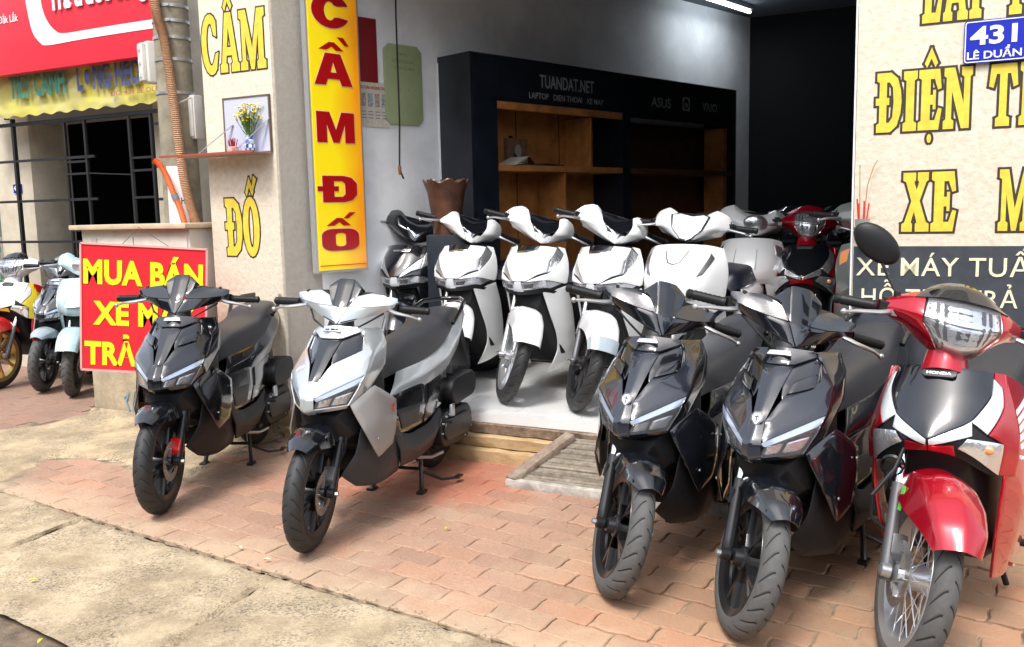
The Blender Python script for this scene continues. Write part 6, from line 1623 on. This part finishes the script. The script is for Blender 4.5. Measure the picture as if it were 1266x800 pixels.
    smoothseat(bk, [(.50, [(0, .66), (.06, .655), (.10, .62)]), (.44, [(0, .745), (.11, .735), (.15, .64)]), (.25, [(0, .778), (.14, .762), (.172, .66)]), (.05, [(0, .80), (.14, .785), (.16, .70)]), (-.06, [(0, .835), (.125, .825), (.145, .75)]), (-.20, [(0, .85), (.10, .84), (.12, .79)]), (-.27, [(0, .83), (.07, .825), (.09, .81)])], M_seatn)
    bk.p('tail_light', G().prism([(-.07, .74), (.07, .74), (.055, .80), (-.055, .80)], lambda a, b, t_: (t_, a, b), -.37, -.32), M_tail, bevel=.006)
    bk.p('rear_mudguard', G().prism([(-.28, .66), (-.34, .68), (-.46, .46), (-.43, .45)], lambda a, b, t_: (a, t_, b), -.06, .06), M_bplas, bevel=.004)
    bk.wheel((0, 0, .26), .26, .095, .18, 'five', rim, False, grey=tyre)
    bk.wheel((1.30, 0, Rt), Rt, .082, Rt - .070, kind, rim, True, disc=.10, grey=tyre)
    d = Vector((-.31, 0, .62)).normalized(); ax = Vector((1.30, 0, Rt))
    fm = M_silw if rim is M_silw else M_alud
    for s in (1, -1):
        o = Vector((-.035, s * .068, 0)); low_ = ax + o - d * .02
        fk = bk.p('fork_leg', G().tube([low_ - d * .012, low_, low_ + d * .06, low_ + d * .27], [.016, .021, .019, .018], 14), fm, st=True)
        bk.p('fork_tube', G().tube([low_ + d * .27, low_ + d * .42], .013, 12), M_chr, par=fk)
        bk.p('axle_nut', G().lathe([(.012, 0), (.016, .010), (.010, .03)], 12, M=Matrix.Translation((1.30, s * .07, Rt)) @ (YM if s > 0 else Matrix.Rotation(PI / 2, 4, 'X'))), fm, par=fk)
    bk.p('brake_caliper', G().prism([(1.23, .27), (1.262, .25), (1.27, .315), (1.24, .36), (1.205, .345)], lambda a, b, t_: (a, t_, b), .032, .080), M_alud, st=True, bevel=.006)
    K = Rt - .275
    rws = [(30, [(0, .316), (.036, .314), (.070, .298), (.078, .272)]), (44, [(0, .318), (.040, .315), (.076, .298), (.084, .245)]), (62, [(0, .318), (.042, .316), (.080, .296), (.088, .215)]),
        (88, [(0, .315), (.042, .313), (.082, .294), (.090, .190)]), (114, [(0, .312), (.042, .310), (.080, .290), (.086, .190)]), (135, [(0, .310), (.040, .308), (.070, .290), (.074, .235)]), (158, [(0, .308), (.036, .306), (.052, .294), (.055, .27)])]
    fe = fender(bk, (1.30, 0, Rt), rws, fend, smooth=3)
    if tipm:
        fender(bk, (1.30, 0, Rt), [(a, [(y * 1.02, r_ + .003) for y, r_ in p]) for a, p in ((28, [(0, .316), (.036, .314), (.070, .298), (.078, .272)]), (36, [(0, .317), (.038, .3145), (.073, .298), (.081, .258)]), (43, [(0, .318), (.040, .315), (.076, .298), (.084, .247)]))], tipm, name='fender_tip', smooth=1)
    # handlebar cowl
    hr = [[(.875, 0, 1.078), (.872, .070, 1.090), (.862, .138, 1.128), (.840, .200, 1.100), (.82, .235, 1.050)],
          [(.955, 0, 1.055), (.950, .072, 1.064), (.925, .142, 1.098), (.875, .205, 1.064), (.84, .238, 1.035)],
          [(1.020, 0, 1.020), (1.010, .070, 1.024), (.968, .142, 1.030), (.900, .200, 1.022), (.855, .232, 1.015)],
          [(1.050, 0, .950), (1.020, .060, .968), (.962, .120, .995), (.902, .175, 1.012), (.86, .21, 1.018)],
          [(.99, 0, .945), (.965, .05, .950), (.92, .10, .965), (.875, .15, .98), (.845, .19, .985)],
          [(.86, 0, .95), (.86, .05, .95), (.855, .10, .96), (.85, .15, .975), (.84, .18, .98)]]
    hk = Skin(hr, 1, mirror=True)
    g = G(); patch(g, hk, [((0, -4), (5, -4), (5, 4), (0, 4), (20, 28))], -.004, .004); bk.p('inner_handlebar_cover', g, M_bplas, st=True)
    if variant in ('a', 'd'):
        for s in (1, -1):
            q = lambda u, v: (u, v * s)
            g = G(); patch(g, hk, [(q(0, 1.50), q(1.3, 1.30), q(1.3, 4), q(0, 4)), (q(1.3, 1.30), q(2.3, .85), q(2.4, 4), q(1.3, 4)), (q(2.3, .85), q(3.3, .45), q(3.3, 3.6), q(2.4, 4))], .004, .008, n=7); bk.p('handlebar_cover', g, cover, st=True, bevel=.002, bang=60)
            g = G(); patch(g, hk, [(q(3.32, 0), q(4.5, 0), q(4.5, 3.5), q(3.32, 3.6))], .001, .006, n=7); bk.p('handlebar_cover_underside', g, cover, st=True, bevel=.002, bang=60)
            g = G(); patch(g, hk, [(q(2.25, .02), q(2.60, .02), q(1.75, 1.05), q(1.55, 1.15))], .006, .006, n=6); bk.p('visor_trim', g, M_chr, st=True, bevel=.001, bang=60)
        g = G(); patch(g, hk, [((0, -1.46), (1.3, -1.26), (1.3, 1.26), (0, 1.46)), ((1.3, -1.26), (2.25, -.80), (2.25, .80), (1.3, 1.26))], .002, .006, n=8); bk.p('visor', g, visor, st=True, bevel=.003, bang=60)
        g = G(); patch(g, hk, [((2.28, -.82), (3.28, -.42), (3.28, .42), (2.28, .82))], .003, .006, n=8); bk.p('lower_visor', g, cover, st=True, bevel=.003, bang=60)
    else:
        g = G(); patch(g, hk, [((0, -4), (3.3, -3.6), (3.3, 3.6), (0, 4), (14, 28)), ((3.3, -3.6), (4.6, -3.4), (4.6, 3.4), (3.3, 3.6), (6, 28))], .003, .007); bk.p('handlebar_cover', g, cover, st=True, bevel=.002, bang=60)
        if variant == 'b':
            g = G(); patch(g, hk, [((.1, -1.0), (.9, -1.45), (.9, 1.45), (.1, 1.0)), ((.9, -1.45), (2.2, -1.1), (2.2, 1.1), (.9, 1.45)), ((2.2, -1.1), (2.85, -.45), (2.85, .45), (2.2, 1.1))], .012, .012, n=8); bk.p('visor', g, paint, st=True, bevel=.003, bang=60)
            g = G(); patch(g, hk, [((.0, -1.15), (.9, -1.62), (.9, 1.62), (.0, 1.15)), ((.9, -1.62), (2.2, -1.25), (2.2, 1.25), (.9, 1.62)), ((2.2, -1.25), (3.05, -.5), (3.05, .5), (2.2, 1.25))], .0045, .004, n=8); bk.p('visor_gap', g, M_bplas, st=True)
            g = G(); patch(g, hk, [((2.35, -1.0), (2.95, -.38), (2.95, .38), (2.35, 1.0))], .0135, .003, n=8); bk.p('visor_trim', g, M_chr, st=True)
        if variant in 'c':
            g = G(); ellipsoid(g, (1.01, 0, 1.03), (.03, .075, .052)); hl = bk.p('headlight', g, M_refl, st=True)
            g = G(); ellipsoid(g, (1.014, 0, 1.03), (.034, .079, .056)); bk.p('lens', g, M_lens, par=hl)
    bk.p('meter_panel', G().prism([(-.11, 0), (.11, 0), (.09, .06), (-.09, .06)], lambda a, b, t_: (.885 - b, a, 1.10 + t_ - b * .5), -.03, .003), M_screen, st=True, bevel=.006)
    controls(bk, .845, 1.035, .238, .345)
    return bk

# ------------------------------------------------------------------ underbone motorcycle with handlebar headlight
def underbone(front, head, steer, label, group, paint=M_redp, centre=M_gloss, rim=M_silw, kind='wire', base=0, fend=None, wing=None, mirror_=False, logo=False, tyre=None, head_r=None, strip=M_drlw, sticker=False, cat='motorbike', name='motorbike', cover=None, badge_txt='HONDA', stripes=None, shield=None):
    fend = fend or paint; wing = wing or paint; cover = cover or paint; shield = shield or paint
    bk = Bike(name, front, head, 1.23, base, label, cat, group, steer, ((.87, 0, .98), (-.32, 0, .62)))
    rows = [
     [(.990, 0, .890), (.982, .060, .888), (.955, .115, .880), (.900, .162, .865)],
     [(1.055, 0, .812), (1.045, .070, .812), (1.000, .145, .810), (.905, .190, .785)],
     [(1.115, 0, .742), (1.100, .070, .742), (1.045, .158, .745), (.920, .214, .700)],
     [(1.158, 0, .690), (1.128, .066, .682), (1.070, .165, .668), (.950, .222, .635)],
     [(1.140, 0, .655), (1.108, .070, .640), (1.065, .158, .580), (.965, .212, .560)]]
    sk = Skin(rows, 3, mirror=True)
    g = G(); patch(g, sk, [((0, -3), (4, -3), (4, 3), (0, 3), (20, 24))], -.005, .004); bk.p('inner_cowl', g, M_bplas)
    g = G(); patch(g, sk, [((.02, -2.45), (.9, -2.05), (.9, 2.05), (.02, 2.45)), ((.9, -2.05), (2.0, -1.38), (2.0, 1.38), (.9, 2.05)), ((2.0, -1.38), (2.95, -.02), (2.95, .02), (2.0, 1.38))], .002, .006, n=8)
    bk.p('front_cowl', g, centre, bevel=.002, bang=60)
    for s in (1, -1):
        q = lambda u, v: (u, v * s)
        g = G(); patch(g, sk, [(q(.30, 2.36), q(.95, 2.08), q(1.35, 2.46), q(.60, 2.62)), (q(.95, 2.08), q(2.04, 1.42), q(2.52, 1.86), q(1.35, 2.46)), (q(2.04, 1.42), q(3.0, .05), q(3.42, .06), q(2.62, 1.46))], .004, .007, n=7); bk.p('position_light', g, strip, bevel=.0015, bang=60)
        g = G(); patch(g, sk, [(q(2.75, 1.34), q(3.3, 1.1), q(3.95, 2.3), q(2.8, 2.35))], .006, .006, n=6); ind = bk.p('indicator', g, M_refl, bevel=.0015, bang=60)
        g = G(); ellipsoid(g, sk.at(3.1, 1.9) + Vector((.003, s * .002, 0)), (.010, .016, .014), 8); bk.p('indicator_bulb', g, M_amber, par=ind)
        g = G(); patch(g, sk, [(q(.02, 2.50), q(.28, 2.40), q(.6, 3), q(.02, 3)), (q(.28, 2.40), q(.62, 2.66), q(.9, 3), q(.6, 3)), (q(.62, 2.66), q(1.38, 2.50), q(2.8, 3), q(.9, 3)), (q(1.38, 2.50), q(2.55, 1.90), q(2.8, 2.40), q(2.8, 3)), (q(2.8, 2.40), q(3.95, 2.36), q(3.98, 3), q(2.8, 3))], .003, .007, n=6); bk.p('side_cowl', g, wing, bevel=.002, bang=60)
        g = G(); patch(g, sk, [(q(3.5, .02), q(3.98, .02), q(3.98, 1.0), q(3.2, 1.0))], .002, .006, n=5); bk.p('nose_panel', g, wing, bevel=.001, bang=60)
        rl = [[(.905, .168, .865), (.82, .195, .830), (.72, .215, .78)],
              [(.985, .198, .640), (.86, .235, .600), (.72, .240, .56)],
              [(1.010, .188, .500), (.88, .230, .450), (.74, .235, .40)],
              [(.985, .172, .340), (.86, .205, .290), (.72, .210, .27)],
              [(.900, .155, .200), (.80, .175, .180), (.72, .180, .20)]]
        sl_ = Skin(side_row(s, rl), 3); g = G(); patch(g, sl_, [((0, 0), (4, 0), (4, 2), (0, 2), (22, 10))], 0, .010, flip=s); ls = bk.p('leg_shield', g, shield, bevel=.003, bang=60)
        if logo and s == 1:
            for k in range(5):
                g = G(); u0_ = .42 + .11 * k; g_ = patch(g, sl_, [((u0_, .55 + .02 * k), (u0_ + .075, .55 + .03 * k), (u0_ - .02 - .05 * (4 - k), 1.45 - .10 * k), (u0_ - .10 - .05 * (4 - k), 1.50 - .10 * k))], .0015, .0025, n=4, flip=s)
                bk.p('wing_emblem', g, M_whitep, par=ls)
            c = sl_.at(1.10, .5); nn = sl_.nor(1.10, .5); nn = nn if nn.y > 0 else -nn
            X = (sl_.at(1.10, 1.4) - c)
            badge(bk, 'HONDA', c + nn * .003, X, Vector((0, 0, 1)), .066, .013, M_whitep, par=ls)
        if stripes and s == 1:
            g = G(); patch(g, sl_, [((.2, .1), (1.0, .1), (1.3, 1.8), (.6, 1.8))], .0015, .003, n=6, flip=s); bk.p('decal', g, stripes, par=ls)
    c = Vector((1.012, 0, .868)); X = Vector((0, 1, 0)); Y = Vector((-.65, 0, .76)); M = frameM(c, X, Y)
    bp2 = bk.p('badge', G().prism([(-.050, -.006), (-.040, -.013), (.040, -.013), (.050, -.006), (.050, .010), (-.050, .010)], lambda a, b, z: M @ Vector((a, b, z)), -.004, .007), M_gplas, bevel=.0015)
    badge(bk, badge_txt, M @ Vector((-.036, -.005, .0075)), X, Y, .072, .010, M_whitep, par=bp2)
    bk.p('inner_shield', ringloft(G(), [[(x, y, z) for y, z in ((-w_ * .7, z0), (w_ * .7, z0), (w_, z0 + .05), (w_, z1), (-w_, z1), (-w_, z0 + .05))] for x, w_, z0, z1 in ((1.05, .10, .55, .72), (.95, .14, .35, .86), (.86, .15, .25, .86), (.80, .16, .22, .84))]), M_bplas, bevel=.008)
    bk.p('horn', G().lathe([(.020, 0), (.034, .006), (.036, .03), (.030, .034), (.026, .022), (.008, .020)], 24, M=Matrix.Translation((1.09, -.105, .585)) @ Matrix.Rotation(PI / 2, 4, 'Y')), M_screen)
    bk.p('steering_shroud', G().tube([(.955, 0, .85), (.905, 0, .93), (.885, 0, .97)], [.075, .058, .055], 16), cover)
    # backbone, engine, seat, rear
    bk.p('backbone_cover', ringloft(G(), [usec(.84, .06, .42, .74), usec(.66, .06, .38, .58), usec(.50, .07, .36, .60), usec(.34, .10, .34, .64)]), shield, bevel=.012)
    bk.p('engine_block', G().box((.56, 0, .30), (.34, .20, .16)), M_alu, bevel=.03)
    bk.p('crankcase_cover', G().lathe([(.02, 0), (.075, .004), (.08, .03), (.06, .045)], 28, M=Matrix.Translation((.52, .10, .30)) @ YM), M_alu)
    bk.p('footpeg', G().tube([(.56, -.25, .22), (.56, .25, .22)], .013, 10), M_bplas)
    bk.p('gear_pedal', G().tube([(.60, .14, .23), (.76, .16, .21), (.78, .20, .215)], .007, 8), M_chr)
    for s in (1, -1):
        rb = [[(.48, .11, .66), (.20, .13, .70), (-.10, .12, .76), (-.36, .06, .83)], [(.50, .15, .56), (.20, .165, .60), (-.10, .150, .70), (-.38, .08, .79)], [(.42, .15, .44), (.16, .155, .50), (-.08, .13, .63), (-.34, .06, .74)]]
        sb_ = Skin(side_row(s, rb), 3); g = G(); patch(g, sb_, [((0, 0), (2, 0), (2, 3), (0, 3), (12, 18))], 0, .008, flip=s); bk.p('body_panel', g, shield, bevel=.003, bang=60)
        bk.p('shock_absorber', G().tube([(.0, s * .11, .32), (.06, s * .11, .60)], .022, 12), M_alud)
        bk.p('grab_rail', G().tube([(-.02, s * .12, .78), (-.2, s * .14, .83), (-.36, s * .07, .87), (-.38, 0, .872)], .011, 10), M_alud)
        bk.p('swing_arm', G().tube([(.0, s * .085, .28), (.40, s * .09, .32)], .018, 10), M_bplas)
    smoothseat(bk, [(.60, [(0, .64), (.05, .635), (.08, .61)]), (.52, [(0, .72), (.09, .71), (.115, .64)]), (.30, [(0, .765), (.12, .752), (.145, .66)]), (.08, [(0, .79), (.12, .778), (.145, .70)]), (-.10, [(0, .82), (.115, .81), (.135, .75)]), (-.26, [(0, .845), (.09, .838), (.11, .80)]), (-.32, [(0, .84), (.07, .835), (.08, .82)])], M_seat)
    bk.p('exhaust_silencer', G().lathe([(.02, 0), (.035, .05), (.042, .2), (.042, .5), (.02, .52)], 20, M=Matrix.Translation((.38, -.16, .22)) @ Matrix.Rotation(R(-97), 4, 'Y')), M_chr)
    bk.p('tail_light', G().prism([(-.06, .77), (.06, .77), (.05, .83), (-.05, .83)], lambda a, b, t_: (t_, a, b), -.42, -.37), M_tail, bevel=.006)
    for s in (1, -1): bk.p('stand_leg', G().tube([(.50, s * .09, .20), (.46, s * .14, .02)], .011, 8), M_bplas)
    bk.wheel((0, 0, .285), .285, .075, .218, kind, rim, False, grey=tyre)
    bk.wheel((1.23, 0, .282), .282, .074, .218, kind, rim, True, disc=.10, dside=-1, grey=tyre)
    d = Vector((-.32, 0, .62)).normalized(); ax = Vector((1.23, 0, .282))
    for s in (1, -1):
        o = Vector((-.03, s * .080, 0)); low_ = ax + o - d * .02
        fk = bk.p('fork_leg', G().tube([low_ - d * .02, low_, low_ + d * .05, low_ + d * .28], [.020, .024, .021, .020], 18), M_alud, st=True)
        bk.p('fork_tube', G().tube([low_ + d * .28, low_ + d * .46], .0145, 14), M_chr, par=fk)
        bk.p('axle_nut', G().lathe([(.016, 0), (.022, .004), (.020, .030), (.010, .036)], 18, M=Matrix.Translation((1.23, s * .074, .282)) @ (YM if s > 0 else Matrix.Rotation(PI / 2, 4, 'X'))), M_alu, par=fk)
    bk.p('brake_caliper', G().prism([(1.165, .28), (1.20, .26), (1.205, .33), (1.175, .385), (1.135, .365)], lambda a, b, t_: (a, t_, b), -.082, -.035), M_alud, st=True, bevel=.006)
    bk.p('brake_hose', G().tube([(1.15, -.085, .37), (1.13, -.145, .40), (1.13, -.160, .47), (1.10, -.11, .56), (1.06, -.09, .62)], .006, 8), M_bplas, st=True)
    fe = fender(bk, (1.23, 0, .282), [
        (38, [(0, .345), (.020, .338), (.050, .318), (.062, .290)]), (50, [(0, .350), (.026, .342), (.068, .322), (.080, .262)]), (66, [(0, .348), (.028, .340), (.074, .318), (.092, .225)]),
        (84, [(0, .342), (.030, .335), (.076, .312), (.098, .205)]), (104, [(0, .334), (.032, .328), (.074, .308), (.094, .215)]), (122, [(0, .326), (.032, .320), (.066, .303), (.080, .245)]), (142, [(0, .320), (.032, .315), (.056, .302), (.062, .272)])], fend, smooth=2)
    if sticker: bk.p('sticker', G().box((1.185, -.0925, .50), (.028, .002, .075), M=Matrix.Rotation(-.25, 3, 'Y')), M_lbl, st=True)
    # handlebar cover with big headlight
    hr = [[(.855, 0, 1.100), (.855, .070, 1.098), (.845, .140, 1.080), (.825, .200, 1.045), (.81, .240, 1.020)],
          [(.930, 0, 1.098), (.925, .075, 1.090), (.895, .145, 1.070), (.850, .205, 1.040), (.825, .245, 1.015)],
          [(.995, 0, 1.022), (.985, .072, 1.024), (.940, .142, 1.026), (.870, .200, 1.018), (.835, .240, 1.005)],
          [(1.005, 0, .940), (.990, .060, .952), (.938, .112, .978), (.870, .170, .992), (.835, .21, .992)],
          [(.95, 0, .905), (.935, .05, .912), (.89, .09, .935), (.85, .14, .968), (.825, .18, .98)],
          [(.84, 0, .91), (.84, .05, .915), (.835, .09, .94), (.83, .13, .96), (.82, .16, .975)]]
    if head_r: hr = [[(x, y * .8, z) for x, y, z in r_] for r_ in hr]
    hk = Skin(hr, 3, mirror=True)
    g = G(); patch(g, hk, [((0, -4), (5, -4), (5, 4), (0, 4), (20, 28))], -.006, .004); bk.p('inner_handlebar_cover', g, M_bplas, st=True)
    for s in (1, -1):
        q = lambda u, v: (u, v * s)
        g = G(); patch(g, hk, [(q(0, 1.3), q(1.0, 1.55), q(1.2, 4), q(0, 4)), (q(1.0, 1.55), q(2.4, 1.75), q(2.5, 4), q(1.2, 4)), (q(2.4, 1.75), q(3.7, .95), q(4.0, 3.6), q(2.5, 4)), (q(3.7, .95), q(4.05, .0), q(4.6, .0), q(4.0, 3.6))], .003, .007, n=7); bk.p('handlebar_cover', g, cover, st=True, bevel=.002, bang=60)
    g = G(); patch(g, hk, [((.98, -1.45), (2.4, -1.68), (2.4, 1.68), (.98, 1.45)), ((2.4, -1.68), (3.6, -.90), (3.6, .90), (2.4, 1.68)), ((3.6, -.90), (3.98, -.15), (3.98, .15), (3.6, .90))], -.006, .004, n=10); hl = bk.p('headlight', g, M_refl, st=True)
    g = G(); patch(g, hk, [((.98, -1.45), (2.4, -1.68), (2.4, 1.68), (.98, 1.45)), ((2.4, -1.68), (3.6, -.90), (3.6, .90), (2.4, 1.68)), ((3.6, -.90), (3.98, -.15), (3.98, .15), (3.6, .90))], .006, .003, n=10); bk.p('lens', g, M_lens, par=hl)
    for yy in (-.05, .05):
        g = G(); ellipsoid(g, (.965, yy, 1.0), (.018, .016, .022), 8); bk.p('lamp_bulb', g, M_chr, par=hl)
    srow = [[(.845, 0, 1.135), (.842, .040, 1.130), (.832, .080, 1.112)], [(.895, 0, 1.130), (.888, .062, 1.120), (.865, .112, 1.092)], [(.946, 0, 1.094), (.934, .078, 1.088), (.896, .142, 1.070)]]
    ks = Skin(srow, 2, mirror=True); g = G(); patch(g, ks, [((0, -2), (2, -2), (2, 2), (0, 2), (12, 20))], .004, .004); bk.p('visor', g, M_smoke if not head_r else cover, st=True)
    controls(bk, .835, 1.010, .235, .345)
    if mirror_:
        g = G().tube([(.84, -.175, 1.03), (.835, -.185, 1.07)], [.014, .011], 12).tube([(.835, -.185, 1.065), (.80, -.215, 1.105), (.775, -.255, 1.165)], .0055, 10)
        mr_ = bk.p('mirror_stem', g, M_bplas, st=True)
        Mx = Matrix.Translation((.775, -.275, 1.205)) @ Matrix.Rotation(R(-8), 4, 'Z') @ Matrix.Rotation(R(-30), 4, 'X')
        g = G(); ellipsoid(g, (0, 0, 0), (.022, .088, .052), 12, M=Matrix.Identity(4)); g.v = [tuple(Mx @ Vector(v)) for v in g.v]
        bk.p('mirror_shell', g, M_bplas, par=mr_)
        g = G().lathe([(.0005, 0), (.9, 0), (.9, .02), (.0005, .02)], 28, M=Mx @ Matrix.Translation((-.019, 0, 0)) @ Matrix.Rotation(PI / 2, 4, 'Y') @ Matrix.Diagonal((.048, .084, .004, 1)))
        bk.p('mirror_glass', g, M_mirror, par=mr_)
    return bk
# ================================================================== the vehicles in their places
GF = 'scooters parked in a row on the brick pavement'
GI = 'scooters parked in a row inside the shop'
GN = 'bikes parked in front of the neighbouring house'
sport_scooter((-1.695, 4.18), 4, 4, 'glossy black angular scooter with a red front brake caliper in front of the red board', GF, emblem=False, caliper=M_cal, badge_txt='Air Blade', centre=M_gloss)
sport_scooter((-.854, 3.650), 18, 10, 'silver angular scooter with a grey seat and black wheels on the bricks', GF, paint=M_silv, centre=M_gloss, side=M_silvd, emblem=False, badge_txt='Air Blade', logo=mat('red_logo', (.65, .01, .01), .4))
sport_scooter((.385, 3.14), 32, 41, 'glossy black angular scooter parked at the right end of the wooden ramp', GF, tyre=M_tyreg)
sport_scooter((.762, 2.81), 37, 40, 'glossy black angular scooter squeezed between another black scooter and the red motorbike', GF, tyre=M_tyreg)
underbone((1.195, 2.575), 37, 30, 'shiny red motorbike with wire wheels and one round black mirror', GF, mirror_=True, logo=True, tyre=M_tyreg, sticker=True)
f = lambda u, w_: tuple(F(u, w_)[:2])
smooth_scooter(f(-.93, .50), 24, 38, 'glossy black scooter next to the light box sign inside the shop', GI, paint=M_gloss, rim=M_blkw)
smooth_scooter(f(-.47, .46), 24, 40, 'white scooter with black visor right beside the black indoor scooter', GI, rim=M_blkw)
smooth_scooter(f(.066, .34), 30, 42, 'white scooter with black visor and a bright silver front wheel', GI)
smooth_scooter(f(.56, .27), 32, 42, 'white scooter with a black front wheel and dark fender tip', GI, rim=M_blkw, tipm=M_gryp)
smooth_scooter(f(1.00, .34), 33, 12, 'white broad-fronted scooter with a white visor behind the two black scooters', GI, variant='b', rim=M_blkw)
smooth_scooter(f(1.20, 1.30), 26, 20, 'white scooter with an oval chrome headlight on its handlebar', GI, variant='c', rim=M_blkw)
underbone(f(1.55, 1.35), 26, 10, 'dark red motorbike with a bright round headlight in the shop shade', GI, base=FL, head_r=True, kind='five', rim=M_blkw, badge_txt='', strip=M_refl)
smooth_scooter(f(2.10, .80), 12, 20, 'grey retro scooter with an amber indicator at the edge of the cream wall', GI, paint=mat('grey_green_paint', (.12, .14, .135), .3, coat=.8), rim=M_blkw, variant='d')
sport_scooter((-3.87, 7.33), 8, 14, 'white and grey sport scooter with pale grey fender beside the pale blue scooter', GN, paint=mat('dark_silver_paint', (.22, .24, .27), .3, metal=.6, coat=.8), centre=M_glosg, side=M_wht, wing=M_wht, fend=M_gryp, emblem=False, tyre=M_tyreg, badge_txt='', base=0)
smooth_scooter((-3.52, 7.1), -4, 10, 'pale blue rounded scooter partly hidden behind the red board', GN, paint=M_blu, rim=M_blkw, variant='c', tyre=M_tyreg, base=0, Rt=.25)
underbone((-4.36, 7.5), 8, -4, 'white and yellow motorbike with red fender and gold wheels at the left edge', GN, paint=M_wht, centre=M_wht, rim=M_gold, kind='ten', fend=mat('bright_red_plastic', (.62, .015, .015), .3, coat=.6), wing=M_yelp, shield=mat('bright_red_plastic', (.62, .015, .015)), strip=M_wht, badge_txt='', stripes=M_yelp)
for k, (u_, w_, hd, st_, pm, lab) in enumerate(((1.62, 2.1, 28, 20, M_gloss, 'black motorbike behind the dark red one in the shop shade'), (2.15, 2.0, 24, -10, M_bplas, 'matt black motorbike at the right in the second dark row'), (1.25, 2.5, 26, 12, M_glosg, 'dark grey motorbike standing before the long cabinet at the back'), (2.0, 3.1, 26, 25, M_silw, 'silver motorbike farthest back in the dark shop'), (2.62, 2.9, 24, 15, M_gloss, 'black motorbike in the far right corner of the shop'))):
    underbone(f(u_, w_), hd, st_, lab, 'dark motorbikes standing deep in the shop', base=FL, head_r=True, kind='five', rim=M_blkw, paint=pm, badge_txt='', strip=M_refl)
